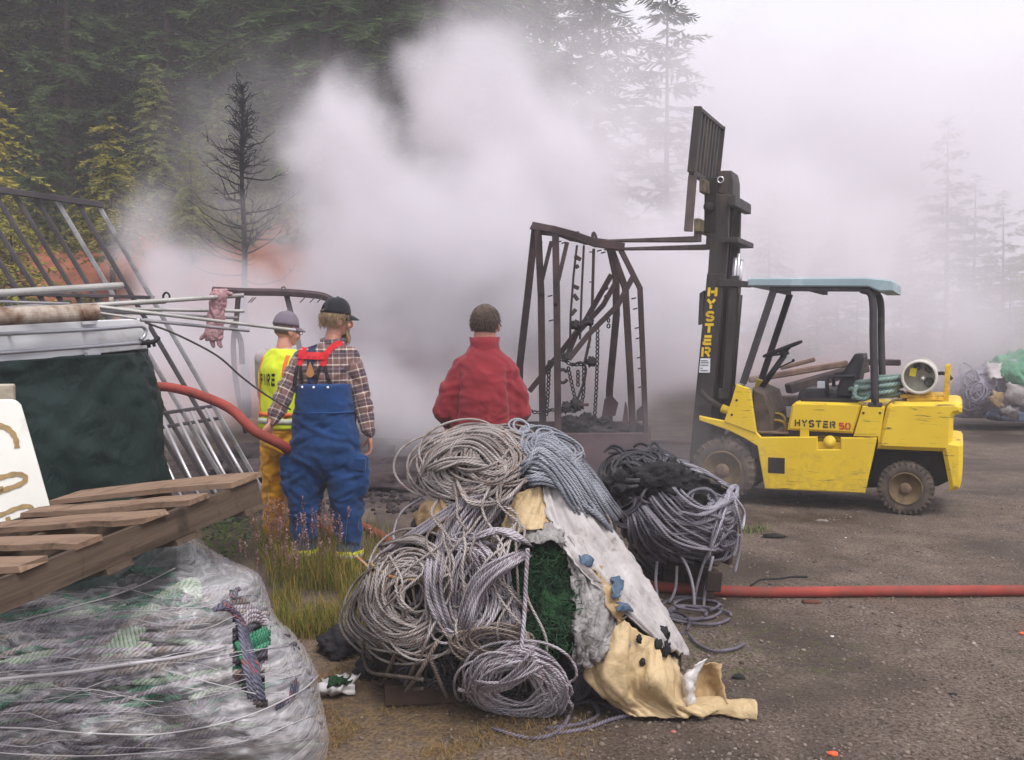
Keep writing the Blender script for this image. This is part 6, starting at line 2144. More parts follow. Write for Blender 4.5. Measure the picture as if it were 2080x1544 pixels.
    def strip(name, rows, mat):
        m_ = len(rows[0]); mb = MB(); vs = [p for r_ in rows for p in r_]
        mb.add(vs, [(i * m_ + j, i * m_ + j + 1, (i + 1) * m_ + j + 1, (i + 1) * m_ + j) for i in range(len(rows) - 1) for j in range(m_ - 1)], True)
        o = mb.build(name, mat, vest); s = o.modifiers.new('t', 'SOLIDIFY'); s.thickness = .004; s.offset = 0
    # orange edging: armholes and hem, two vertical borders on the back
    for s in (-1, 1):
        strip('orange_edging', [[onv(s * (.125 + .02 * (1.40 - z) + dx), z) for z in np.linspace(.99, 1.46, 14)] for dx in (-.012, .0, .012)], ORG)
    strip('orange_edging', [[around(a, z) for a in np.linspace(0, 2 * PI, 40)] for z in (1.0, 1.03)], ORG)
    strip('silver_band', [[around(a, z) for a in np.linspace(0, 2 * PI, 40)] for z in (.945, .965, .985)], mat_plain('silver_tape', S(186, 186, 170), .4, bump=0))
    # FIRE across the shoulder blades
    lm = MB()
    for k, ch in enumerate('FIRE'):
        x0 = -.100 + k * .046 - (.008 if k > 1 else 0) - (.003 if k == 1 else 0)
        w_ = .033 if ch != 'I' else .030
        for q in glyph_quads(ch, .24):
            for sub in range(3):
                a, b_, c, d = q
                t0, t1 = sub / 3, (sub + 1) / 3
                quad = [a.lerp(b_, t0), a.lerp(b_, t1), d.lerp(c, t1), d.lerp(c, t0)]
                lm.add([onv(x0 + p.x * w_, 1.235 + p.y * .085, .006) for p in quad], [(0, 1, 2, 3)])
    lm.build('lettering', mat_plain('black_print', S(24, 24, 24), .7, var=.1, bump=0), vest)
    # turnout trousers
    mb = MB()
    loft(mb, [((0, 0, .66), (.08, 0, 0), (0, .07, 0)), ((0, 0, .74), (.180, 0, 0), (0, .135, 0)), ((0, 0, .86), (.190, 0, 0), (0, .140, 0)), ((0, 0, .97), (.18, 0, 0), (0, .13, 0))], 22)
    for s in (-1, 1): limb(mb, [((s * .095, 0, .78), .112), ((s * .110, .0, .58), .104), ((s * .118, .01, .40), .092), ((s * .12, 0, .20), .084), ((s * .12, 0, .10), .080)], 16)
    tr = part('trousers', fuse(mb, .014, 3, wr(8, .018, 18, (.6, .6, 1.5))), YT, root)
    BT = mat_plain('black_boot', S(30, 28, 28), .7)
    for s in (-1, 1):
        mb = MB(); limb(mb, [((s * .12, 0, .12), .052), ((s * .12, 0, .05), .052)]); limb(mb, [((s * .12, -.04, .038), .036), ((s * .12, .06, .04), .042), ((s * .125, .15, .034), .034)])
        part('boot', fuse(mb, .01, 2), BT, root)
    part('hand', hand_mesh(.6, 1), SKIN, root, wrR, (R(30), 0, R(0)))
    part('hand', hand_mesh(.6, -1), SKIN, root, wrL, (R(45), 0, R(-15)))
    gv = MB(); gv.tube([wrR + Vector((0, -.02, .05)), wrR + Vector((0, .0, .02))], .045, 12); gv.build('lime_cuff', LIME, root)
yellow_man()

# ---------------- man in the red fleece
def red_man():
    base = PG(985, 1186); base.z = 0
    root = empty('person', base, (0, 0, R(-4)), 'person in a red fleece pullover with short dark hair, standing behind the big rope heap', 'person')
    Ri = Matrix.Rotation(R(4), 3, 'Z')
    def L(px, py, dy=0.0): return Ri @ (P(px, py, base.y + dy) - base)
    FL = fabric('red_fleece', S(130, 42, 49), .14, .95, .45, weave=320, scale=9)
    nk = L(984, 690)
    shL, shR = L(932, 748), L(1036, 748)
    elL, elR = L(902, 836, -.02), L(1056, 836, -.02)
    wrL, wrR = L(925, 868, .24), L(1040, 868, .24)
    mb = MB()
    loft(mb, [((0, 0, .90), (.19, 0, 0), (0, .14, 0)), ((0, 0, 1.2), (.20, 0, 0), (0, .14, 0)), ((0, 0, 1.42), (.18, 0, 0), (0, .10, 0)), ((nk.x, .01, 1.53), (.075, 0, 0), (0, .072, 0)), ((nk.x, .015, 1.60), (.072, 0, 0), (0, .072, 0)), ((nk.x, .02, 1.67), (.070, 0, 0), (0, .074, 0))])
    for a, b_, c in ((shL, elL, wrL), (shR, elR, wrR)): limb(mb, [(a.lerp(b_, .2), .045), (b_, .045), (c, .032)])
    for s in (-1, 1): limb(mb, [((s * .10, 0, .88), .10), ((s * .12, 0, .5), .07), ((s * .12, 0, .1), .05)])
    part('body', fuse(mb, .016, 3), SKIN, root)
    hd = part('head', head_mesh(), SKIN, root, nk + Vector((.004, .02, -.01)), (R(-4), 0, R(-4)))
    hd.scale = (1.10, 1.08, 1.0)
    eyes(hd, None)
    HR = fabric('dark_brown_hair', S(84, 69, 60), .35, .85, .8, scale=60)
    def line(a):
        s = math.sin(a)
        if s > .55: return .155
        if s > -.1: return .115
        return -.02 + .035 * abs(math.cos(a))
    shell_hair(hd, HR, 7, line, .006, .003)
    def strand(rng):
        t = rng.uniform(0, 2.15); a = rng.uniform(PI * .92, PI * 2.08) if t > 1.2 else (rng.uniform(PI * .85, PI * 2.15) if t > .7 else rng.random() * 6.28)
        d = Vector((math.sin(t) * math.cos(a), math.sin(t) * math.sin(a), math.cos(t)))
        s = Vector((d.x * .082, -.012 + d.y * .10, .135 + d.z * .104))
        e = s + (d * .007 + Vector((rng.uniform(-.012, .012), rng.uniform(-.004, .004), -.018)))
        return [s, s.lerp(e, .25), s.lerp(e, .5), s.lerp(e, .75), e]
    hair_strands(hd, HR, 9, 1100, strand, .0017, 'hair_tufts')
    mb = MB()
    loft(mb, [((.0, -.01, .96), (.215, 0, 0), (0, .180, 0)), ((.0, -.015, 1.06), (.218, 0, 0), (0, .196, 0)), ((.0, -.02, 1.20), (.208, 0, 0), (0, .19, 0)), ((.0, -.02, 1.34), (.205, 0, 0), (0, .162, 0)), ((0, -.01, 1.43), (.19, 0, 0), (0, .13, 0)), ((0, -.005, 1.475), (.160, 0, 0), (0, .115, 0)), ((nk.x, .0, 1.515), (.112, 0, 0), (0, .098, 0)), ((nk.x, .01, 1.545), (.092, 0, 0), (0, .088, 0))], 28)
    for a, b_, c, s in ((shL, elL, wrL, 1), (shR, elR, wrR, -1)):
        limb(mb, [(a + Vector((s * .04, 0, .0)), .085), (a.lerp(b_, .5), .080), (b_, .077), (b_.lerp(c, .5), .066), (c, .05)], 16)
    fw = wr(6.5, .0105, 21, (.8, .8, 1.2))
    def fleece_fold(p):
        d = fw(p)
        if p.z < 1.45 and p.y < .1:      # the crease where sleeve meets back
            e = (abs(p.x - .004) - (.150 + .085 * (1.44 - p.z))) / .016
            d -= .020 * math.exp(-e * e) * min(1.0, (1.45 - p.z) / .08)
        return d
    fl = part('fleece', fuse(mb, .011, 2, fleece_fold), FL, root)
    mb = MB()
    n = 30
    vs, fs = [], []
    for j, (z, k) in enumerate(((1.520, 1.08), (1.560, 1.0), (1.604, 1.06), (1.600, .97), (1.55, .90))):
        for q in range(n):
            a = 2 * PI * q / n
            open_ = .02 * max(0, math.sin(a)) ** 3
            vs.append(Vector((nk.x + .094 * k * math.cos(a), .012 + (.092 * k + open_) * math.sin(a), z - .028 * max(0, math.sin(a)) + .006 * mnoise.noise(Vector((a * 2, z * 9, 0))))))
    for j in range(4):
        for q in range(n): fs.append((j * n + q, j * n + (q + 1) % n, (j + 1) * n + (q + 1) % n, (j + 1) * n + q))
    mb.add(vs, fs, True)
    mb.build('collar', FL, fl)
    mb = MB(); mb.tube([Vector((.0 + .250 * math.cos(a), -.012 + .193 * math.sin(a), 1.005)) for a in np.linspace(0, 2 * PI, 34, endpoint=False)], .012, 6, closed=True)
    mb.build('hem', FL, fl)
    PT = fabric('dark_trousers', S(44, 44, 54), .2, .9, .4)
    mb = MB()
    loft(mb, [((0, 0, .66), (.08, 0, 0), (0, .07, 0)), ((0, 0, .74), (.2, 0, 0), (0, .15, 0)), ((0, 0, .88), (.22, 0, 0), (0, .17, 0)), ((0, 0, 1.0), (.22, 0, 0), (0, .165, 0))], 22)
    for s in (-1, 1): limb(mb, [((s * .11, 0, .78), .125), ((s * .12, .0, .5), .10), ((s * .125, 0, .12), .08)], 16)
    part('trousers', fuse(mb, .016, 3, wr(9, .012, 24)), PT, root)
    BT = mat_plain('black_boot', S(30, 28, 28), .7)
    for s in (-1, 1):
        mb = MB(); limb(mb, [((s * .125, 0, .10), .05), ((s * .125, 0, .05), .05)]); limb(mb, [((s * .125, -.04, .038), .036), ((s * .125, .06, .04), .042), ((s * .13, .15, .034), .034)])
        part('boot', fuse(mb, .01, 2), BT, root)
    part('hand', hand_mesh(.5, 1), SKIN, root, wrR, (R(80), 0, R(25)))
    part('hand', hand_mesh(.5, -1), SKIN, root, wrL, (R(80), 0, R(-25)))
red_man()
# ------------------------------------------------------------------ truck box, tarp, pipes, frame on the left
def line_pts(a, b, n):
    return [a.lerp(b, i / (n - 1)) for i in range(n)]
def left_side():
    rng = random.Random(21)
    WHITE = mat_plain('dirty_white_paint', S(222, 223, 226), .5, var=.05, scale=3, dirt=S(168, 158, 144), dirt_amt=.15, bump=.1)
    ALU = mat_plain('dull_aluminium', S(150, 148, 150), .45, metal=.45, var=.2, scale=8, dirt=S(104, 98, 96), dirt_amt=.4, bump=.1, bscale=50)
    GALV = mat_plain('galvanised_pipe', S(168, 166, 162), .5, metal=.35, var=.18, scale=5, dirt=S(118, 108, 96), dirt_amt=.4, bump=.1)
    RUST = mat_plain('rusty_white_pipe', S(188, 178, 164), .75, var=.15, scale=6, dirt=S(96, 62, 40), dirt_amt=.62, bump=.35)
    CHROME = mat_plain('bright_rail', S(176, 178, 184), .3, metal=.6, var=.1, scale=9, bump=.03)
    # the box: header board with rails, facing the yard
    A, B = P(-260, 664, 4.35), P(302, 646, 5.8)
    d = (B - A).normalized()
    nrm = Vector((d.y, -d.x, 0)).normalized()          # out of the board, towards the camera
    up = Vector((0, 0, 1))
    base = Vector((A.x, A.y, 0))
    root = empty('service_truck_box', base, label='white header board of a truck box with two bright rails, above the green tarp', cat='truck box')
    def W(px, py, off=0.0):
        """point on the board plane under a pixel"""
        c = Vector((0, 0, CAM_H)); r = P(px, py, 1.0) - c
        t = ((A + nrm * off) - c).dot(nrm) / r.dot(nrm)
        return c + r * t - base
    def board(name, poly, off0, off1, mat, parent, bev=.006):
        f = [W(*q, off1) for q in poly]; k = [p - nrm * (off1 - off0) for p in f]
        n = len(poly); mb = MB()
        mb.add(f + k, [tuple(range(n))[::-1], tuple(range(n, 2 * n))] + [(i, (i + 1) % n, n + (i + 1) % n, n + i) for i in range(n)])
        o = mb.build(name, mat, parent)
        m = o.modifiers.new('b', 'BEVEL'); m.width = bev; m.segments = 2
        return o
    hb = board('header_board', [(-250, 668), (302, 647), (304, 708), (-250, 762)], -.06, .0, WHITE, root)
    board('lower_lip', [(-250, 742), (260, 722), (260, 726), (-250, 752)], -.02, .012, WHITE, root, .002)
    for (x, y) in ((185, 650), (192, 722)):
        board('bracket', [(x - 14, y - 6), (x + 14, y - 7), (x + 12, y + 9), (x - 12, y + 10)], .002, .03, WHITE, root, .004)
    for k, (pts) in enumerate(([(-250, 692), (0, 679), (200, 669), (275, 663), (290, 664), (296, 672), (292, 684), (285, 690)], [(-250, 732), (0, 717), (200, 703), (290, 696)])):
        mb = MB(); mb.tube([W(*q, .045) for q in catmull(pts, 5)], .011, 9); r_ = mb.build('rail', CHROME, root)
        for x in (30, 180):
            i = W(x, 679 - (x * .05) + k * 37, .045); mb = MB(); mb.bar(i, i - nrm * .05, .018, .018); mb.build('standoff', CHROME, r_)
    mb = MB(); q = W(305, 694, .05)
    mb.tube(catmull([W(286, 697, .045), W(300, 696, .055), W(312, 694, .055), W(322, 686, .055)], 4), .014, 7)
    mb.tube([W(300, 690, .05), W(303, 706, .05)], .012, 6); mb.tube([W(310, 692, .05), W(314, 704, .06)], .010, 6)
    mb.build('rubber_latch', mat_plain('black_rubber', S(30, 28, 30), .7), root)
    # box behind the board (closed sides, top, so that the board is not a card)
    bx = MB()
    t0, t1 = W(-250, 670, -.06), W(300, 648, -.06)
    inn = -nrm * 1.5
    z0 = -0.0
    c = [t0, t1, t1 + inn, t0 + inn]
    vs = [p + up * -.01 for p in c] + [Vector((p.x, p.y, .35)) for p in c]
    bx.add(vs, [(0, 1, 2, 3), (4, 7, 6, 5), (0, 4, 5, 1), (1, 5, 6, 2), (2, 6, 7, 3), (3, 7, 4, 0)])
    bx.build('box_body', mat_plain('dark_truck_side', S(58, 62, 60), .7, var=.2, scale=3), root)
    for k in (.2, .85):
        p = t0.lerp(t1, k); mb = MB()
        mb.lathe([(0, 0), (.30, 0), (.34, .05), (.34, .18), (.30, .22), (0, .22)], Vector((p.x, p.y, .34)) - nrm * .35, -nrm, 28); mb.build('wheel', mat_plain('truck_tyre', S(36, 34, 34), .9), root)
    # tarp hanging below the board with a soft round right edge
    TARP = cloth_mat('dark_green_tarp', S(16, 34, 32), S(28, 50, 46), S(40, 60, 56), .55, .2, .3, 4)
    def T(px, py, off): return W(px, py, off) + base
    rows = []
    for py, edge, o2 in ((716, 292, .02), (745, 303, .03), (780, 316, .045), (830, 326, .05), (900, 334, .055), (960, 340, .05), (1030, 346, .045), (1110, 350, .04), (1200, 352, .03)):
        k = (py - 716) / 480
        rows.append([T(-240, py + 40 * (1 - k), .03 + .03 * k), T(-60, py + 22 * (1 - k), .05 + .02 * math.sin(py * .02)), T(60, py + 14 * (1 - k), .04 + .04 * k), T(150, py + 8, .06 + .02 * math.sin(py * .03)), T(230, py + 3, .05 + .02 * k), T(edge - 22, py, o2), T(edge, py, -.03), T(edge - 6, py, -.16)])
    sheet('green_tarp', rows, TARP, 'dark green tarp hanging in soft folds below the white header board', 'tarp', n_u=7, n_v=5, crumple=.03, cscale=3.2, fine=.004, seed=31)
    # white plastic lid with brown brush strokes, leaning in front of the tarp
    LID = mat_plain('white_plastic_lid', S(224, 222, 214), .5, var=.05, scale=4, dirt=S(176, 168, 150), dirt_amt=.2, bump=.08)
    INK = mat_plain('brown_paint', S(150, 126, 84), .6, var=.25, scale=30, bump=.1)
    o0 = P(-150, 1090, 3.9)
    lr = empty('lettered_board', (o0.x, o0.y, 0), label='white plastic panel with brown painted letters leaning at the left edge', cat='plastic panel')
    b0 = Vector((o0.x, o0.y, 0))
    nl = Vector((.42, -.90, .18)).normalized()
    q0 = P(60, 940, 4.15)
    def Lp(px, py, off=0.0):
        c = Vector((0, 0, CAM_H)); r = P(px, py, 1.0) - c
        t = (q0 + nl * off - c).dot(nl) / r.dot(nl)
        return c + r * t - b0
    outline = [(-260, 830), (-20, 812), (22, 810), (34, 813), (43, 822), (50, 845), (80, 950), (104, 1035), (112, 1075), (100, 1110), (40, 1135), (-240, 1160)]
    n = len(outline)
    f = [Lp(*q) for q in outline]; kk = [p - nl * .03 for p in f]
    mb = MB(); mb.add(f + kk, [tuple(range(n))[::-1], tuple(range(n, 2 * n))] + [(i, (i + 1) % n, n + (i + 1) % n, n + i) for i in range(n)])
    o = mb.build('panel', LID, lr); m = o.modifiers.new('b', 'BEVEL'); m.width = .008; m.segments = 2
    def stroke(path, w):
        mb = MB(); c = catmull(path, 6); vs, fs = [], []
        for i, q in enumerate(c):
            a = c[min(i + 1, len(c) - 1)] - c[max(i - 1, 0)]; nn = np.array((-a[1], a[0])); nn = nn / np.hypot(*nn) * w / 2 * (1 + .15 * math.sin(i * 1.3))
            vs += [Lp(*(q + nn), .004), Lp(*(q - nn), .004)]
        for i in range(len(c) - 1): fs.append((2 * i, 2 * i + 1, 2 * i + 3, 2 * i + 2))
        mb.add(vs, fs, True); mb.build('painted_stroke', INK, lr)
    stroke([(-60, 905), (-20, 868), (5, 866), (22, 876), (32, 892), (35, 910)], 11)
    stroke([(-40, 975), (0, 970), (30, 963), (48, 966), (52, 974), (40, 984), (10, 995), (-10, 1003), (-30, 1010)], 10)
    stroke([(2, 988), (4, 1000)], 8)
    stroke([(-40, 1050), (0, 1046), (30, 1034), (55, 1028), (68, 1034)], 9)
    stroke([(15, 1050), (22, 1072)], 9)
    # stained board behind the lid
    mb = MB(); a = P(-160, 800, 4.35); b_ = P(30, 790, 4.45)
    mb.box((a + b_) / 2 + Vector((0, 0, -.12)), ((b_ - a).length, .04, .30), Matrix.Rotation(math.atan2((b_ - a).y, (b_ - a).x), 3, 'Z'), .006)
    o = mb.build('stained_board', mat_plain('stained_cream_board', S(200, 192, 176), .7, var=.1, dirt=S(120, 104, 80), dirt_amt=.6)); tag(o, 'stained cream board edge behind the white plastic panel', 'board')

    # ---- pipes resting on top of the box, sticking out over its right end
    pipes = [
        ((-260, 612, 4.5), (248, 580, 5.6), .019, GALV, 'thick grey pipe, topmost of the bundle on the truck box'),
        ((-260, 650, 4.6), (494, 600, 5.75), .013, GALV, 'long grey pipe carrying the pink glove'),
        ((-260, 640, 4.7), (336, 613, 5.5), .011, ALU, 'grey pipe ending under the long pipe with the glove'),
        ((-100, 610, 4.7), (140, 617, 5.2), .007, ALU, 'thin rod crossing above the rusty pipe'),
        ((150, 626, 5.3), (495, 632, 5.9), .010, GALV, 'straight pipe below the one carrying the glove'),
        ((196, 632, 5.25), (483, 646, 5.85), .009, ALU, 'dull pipe third from the top at the right end of the bundle'),
        ((190, 622, 5.2), (600, 671, 5.75), .010, GALV, 'longest pipe of the bundle, ending beside the grey cap'),
        ((285, 650, 5.3), (506, 672, 5.7), .009, ALU, 'brownish pipe lowest at the right end of the bundle'),
        ((190, 634, 5.15), (278, 647, 5.2), .007, GALV, 'short bright rod beside the end of the rusty pipe'),
        ((-260, 652, 4.6), (100, 618, 5.2), .010, ALU, 'pipe lying just above the rusty pipe'),
    ]
    for a, b_, r, mat, lab in pipes:
        mb = MB(); mb.pipe(P(*a), P(*b_), r, r * .8, 14)
        o = mb.build('metal_pipe', mat); tag(o, lab, 'pipe', 'pipes on the truck box')
    mb = MB(); mb.pipe(P(-260, 655, 4.4), P(196, 634, 5.15), .044, .038, 22)
    o = mb.build('rusty_pipe', RUST); tag(o, 'fat white pipe with flaking rust lying on the truck box', 'pipe', 'pipes on the truck box')
    mb = MB(); q = P(226, 612, 5.3)
    mb.lathe([(.016, -.012), (.022, -.012), (.022, .012), (.016, .012)], q, (1, .4, 0), 14, closed=True); o = mb.build('rusty_ring', RUST); tag(o, 'small rusty ring beside the end of the fat rusty pipe', 'ring')
    # thin bent rod held in the left hand
    mb = MB(); mb.tube([P(*q) for q in catmull([(295, 655, 5.5), (360, 680, 5.7), (440, 722, 6.0), (490, 765, 6.25), (540, 802, 6.5), (590, 832, 6.72)], 5)], .0065, 6)
    o = mb.build('bent_rod', mat_plain('dark_rod', S(88, 82, 78), .6, var=.2)); tag(o, 'thin dark bent rod reaching from the pipes down to the blue overalls', 'rod')
    # pink glove
    GLV = cloth_mat('pink_grey_glove', S(150, 112, 116), S(190, 152, 154), S(120, 90, 92), .8, .35, .4, 14)
    Yg = 5.68
    gr = empty('work_glove', P(447, 592, Yg), label='limp pink work glove hanging over the long grey pipe', cat='glove')
    g0 = P(447, 592, Yg)
    def G(px, py, dy=0.0): return P(px, py, Yg + dy) - g0
    mb = MB()
    loft(mb, [(G(449, 588), (.040, 0, 0), (0, .034, 0)), (G(445, 600), (.052, 0, 0), (0, .036, 0)), (G(440, 625), (.046, 0, 0), (0, .026, 0)), (G(438, 655), (.050, 0, 0), (0, .022, 0)), (G(434, 680), (.054, 0, 0), (0, .022, 0)), (G(434, 692), (.046, 0, 0), (0, .018, 0))])
    me = fuse(mb, .006, 2, wr(28, .010, 4))
    part('palm', me, GLV, gr)
    for (a, b_, c) in (((452, 592), (462, 596), (470, 597)), ((424, 676), (414, 682), (408, 688)), ((430, 690), (432, 698), (434, 704)), ((444, 690), (446, 700), (449, 704))):
        mb = MB(); limb(mb, [(G(*a), .016), (G(*b_), .014), (G(*c), .011)], 10); part('finger', fuse(mb, .005, 2), GLV, gr)

    # ---- the slanted rack of parallel bars behind the pipes
    T0, T1 = (200, 417, 8.9), (-190, 358, 7.5)
    B0, B1 = (552, 1030, 9.0), (300, 1110, 7.9)
    def lerp3(a, b_, t): return tuple(a[i] + (b_[i] - a[i]) * t for i in range(3))
    tz = P(*T0)
    rk = empty('slanted_metal_rack', PG(552, 1040), label='leaning rack of parallel grey metal bars behind the pipes', cat='metal rack')
    r0 = PG(552, 1040)
    STEEL = mat_plain('sooty_steel_bar', S(74, 69, 72), .6, metal=.2, var=.3, scale=3, dirt=S(60, 54, 56), dirt_amt=.5, bump=.15)
    mb = MB(); mb.bar(P(*T0) - r0 + Vector((.04, 0, 0)), P(*T1) - r0, .04, .05); mb.build('top_rail', STEEL, rk)
    mb = MB(); mb.bar(P(*B0) - r0, P(*B1) - r0, .04, .04); mb.build('bottom_rail', STEEL, rk)
    nb = 10
    for k in range(nb):
        t = k / (nb - 1)
        a, b_ = P(*lerp3(T0, T1, t)) - r0, P(*lerp3(B0, B1, t)) - r0
        mb = MB(); mb.bar(a, b_, .036, .036, bev=.005); mb.build('bar', ALU if k in (0, 2) else STEEL, rk)
    for f, w in ((.30, .055), (.66, .035), (.70, .022)):
        a = (P(*T0) - r0).lerp(P(*B0) - r0, f); b_ = (P(*T1) - r0).lerp(P(*B1) - r0, f)
        mb = MB(); mb.bar(a + Vector((0, .035, 0)), b_ + Vector((0, .035, 0)), w, .03); mb.build('cross_bar', STEEL, rk)
    # bright thin tubes laid on its lower half
    for k in range(6):
        t = k / 5
        a, b_ = P(418 - 30 * k, 830 + 6 * k, 8.35), P(536 - 34 * k, 1040 + 10 * k, 8.0)
        mb = MB(); mb.tube([a, b_], .013, 10); o = mb.build('bright_tube', mat_plain('bright_tube_metal', S(190, 186, 188), .3, metal=.6, var=.15, scale=4, bump=.03))
        tag(o, ('first', 'second', 'third', 'fourth', 'fifth', 'sixth')[k] + ' bright thin tube from the right, lying on the slanted rack', 'tube', 'bright tubes on the slanted rack')
    # black strap tying pipe and rack
    mb = MB(); c = P(338, 604, 5.55)
    mb.tube([c + Vector((.018 * math.cos(a), .0, .026 * math.sin(a))) for a in np.linspace(0, 2 * PI, 14, endpoint=False)], .006, 6, closed=True)
    o = mb.build('black_tie', mat_plain('black_rubber', S(30, 28, 30), .7)); tag(o, 'black rubber tie looped round the long grey pipe', 'tie')

    # ---- burnt beam frame in the smoke behind the men
    BR = mat_plain('burnt_steel', S(72, 58, 60), .8, var=.35, scale=5, dirt=S(44, 36, 38), dirt_amt=.5, bump=.4)
    f0 = PG(520, 960)
    fr = empty('burnt_beam_frame', f0, label='sagging burnt beam on bent posts in the smoke behind the two men', cat='burnt frame')
    mb = MB(); pts = [P(*q, 11.6) - f0 for q in catmull([(432, 590), (500, 593), (570, 594), (630, 598), (662, 604), (690, 622)], 4)]
    mb.tube(pts, .045, 6, smooth=False)
    mb.build('beam', BR, fr)
    for q in ([(484, 602), (480, 650), (474, 700), (480, 780), (500, 880)], [(582, 600), (592, 640), (610, 720), (620, 870)], [(686, 622), (700, 700), (706, 870)], [(470, 660), (488, 690), (492, 740)]):
        mb = MB(); mb.tube([P(*w, 11.65) - f0 for w in catmull(q, 4)], .035, 6); mb.build('post', BR, fr)
    for x in (515, 520, 620, 640, 655):
        mb = MB(); a = P(x, 604, 11.55) - f0; mb.tube([a, a + Vector((-.06, 0, -.06))], .006, 5); mb.build('nail', BR, fr)
    mb = MB(); a = P(576, 588, 11.6) - f0; mb.tube([a + Vector((.025 * math.cos(t), 0, .03 * math.sin(t))) for t in np.linspace(0, 2 * PI, 10, endpoint=False)], .008, 5, closed=True); mb.build('lifting_eye', BR, fr)
left_side()

# ------------------------------------------------------------------ fire hose
def fire_hose():
    H = mat_plain('red_hose_jacket', S(150, 64, 54), .85, var=.2, scale=7, dirt=S(112, 66, 58), dirt_amt=.55, bump=.25, bscale=120)
    pts = [P(250, 800, 7.6), P(320, 786, 7.3), P(370, 792, 7.15), P(420, 808, 7.0), P(470, 832, 6.9), BLUE_MAN[2] - Vector((.10, .0, -.055)), BLUE_MAN[2], BLUE_MAN[2] + Vector((.10, .12, -.09)), P(605, 950, 7.35)]
    pts += [Vector((-1.55, 7.5, .35)), Vector((-1.4, 7.55, .10)), PG(690, 1060, .04), PG(750, 1075, .035), PG(800, 1105, .035), PG(900, 1150, .035), PG(1050, 1180, .035), PG(1200, 1186, .036), PG(1310, 1190, .036), PG(1420, 1198, .036), PG(1560, 1203, .036), PG(1800, 1201, .036), PG(2090, 1199, .036), PG(2400, 1195, .036), PG(3000, 1180, .036), PG(4200, 1150, .036)]
    mb = MB(); c = catmull([tuple(p) for p in pts], 10)
    mb.tube(c, .034, 14)
    o = mb.build('fire_hose', H); tag(o, 'red fire hose running from the gripping hand across the gravel yard', 'hose')
fire_hose()

# ------------------------------------------------------------------ wrapped bale and the loose pallet on it
BALE = Mound([(-300, 1240), (-60, 1215), (60, 1200), (180, 1180), (270, 1140), (322, 1092), (345, 1072), (385, 1082), (425, 1112), (470, 1138), (525, 1165), (545, 1210), (560, 1250), (600, 1290), (628, 1330), (645, 1370), (650, 1410), (662, 1460), (668, 1500), (655, 1560), (600, 1640), (200, 1680), (-300, 1680)],
             lambda py: 3.75, .55, 210, .08, 4)
def film_mat():
    b = NB('stretch_film')
    co = b.coord('Object')
    w = b.new('ShaderNodeTexNoise'); w.inputs['Scale'].default_value = 3.2; w.inputs['Detail'].default_value = 2; b.l.new(co, w.inputs['Vector'])
    sc = b.new('ShaderNodeVectorMath', operation='SCALE'); sc.inputs['Scale'].default_value = .16; b.l.new(w.outputs[1], sc.inputs[0])
    ad = b.new('ShaderNodeVectorMath', operation='ADD'); b.l.new(co, ad.inputs[0]); b.l.new(sc.outputs[0], ad.inputs[1])
    def mapped(rot, scale):
        mp = b.new('ShaderNodeMapping'); mp.inputs['Rotation'].default_value = (0, R(rot), 0); mp.inputs['Scale'].default_value = scale
        b.l.new(ad.outputs[0], mp.inputs['Vector']); return mp.outputs[0]
    def folds(rot, scale, k):
        v = b.new('ShaderNodeTexVoronoi', feature='DISTANCE_TO_EDGE'); v.inputs['Scale'].default_value = 1.0
        b.l.new(mapped(rot, scale), v.inputs['Vector']); return v.outputs['Distance']
    f1 = folds(12, (3.2, 3.2, 26), 0); f2 = folds(-14, (5.0, 5.0, 30), 1); f3 = folds(60, (4.0, 4.0, 16), 2)
    l1 = b.ramp(f1, [(0.0, 1.0), (.07, 0.0)]); l2 = b.ramp(f2, [(0.0, 1.0), (.06, 0.0)]); l3 = b.ramp(f3, [(0.0, .8), (.05, 0.0)])
    patch = b.noise(co, 3.4, 5, .68, .8)
    lines = b.math('MAXIMUM', l1, b.math('MAXIMUM', l2, l3))
    streak = b.noise(mapped(10, (1.6, 1.6, 40)), 1.0, 4, .7)
    a = b.math('ADD', b.math('MULTIPLY', lines, .24), b.ramp(streak, [(.44, .05), (.74, .46)]))
    a = b.math('ADD', a, b.ramp(patch, [(.50, 0.0), (.72, .24)]), True)
    sx = b.new('ShaderNodeSeparateXYZ'); b.l.new(co, sx.inputs[0])
    edge = b.new('ShaderNodeMapRange'); b.l.new(sx.outputs['X'], edge.inputs[0])
    for i, v in ((1, -1.15), (2, -.74), (3, 0.0), (4, .40)): edge.inputs[i].default_value = v
    a = b.math('MULTIPLY', b.math('ADD', a, edge.outputs[0], True), .84)
    col = b.ramp(patch, [(.3, S(190, 190, 192)), (.7, S(222, 218, 220))])
    h = b.math('ADD', b.math('MULTIPLY', b.math('MINIMUM', f1, .3), 1.4), b.math('ADD', b.math('MINIMUM', f2, .3), b.math('MULTIPLY', streak, .4)))
    b.set(color=col, rough=.2, spec=.6, normal=b.bump(h, .42, .012), alpha=a)
    return b.m
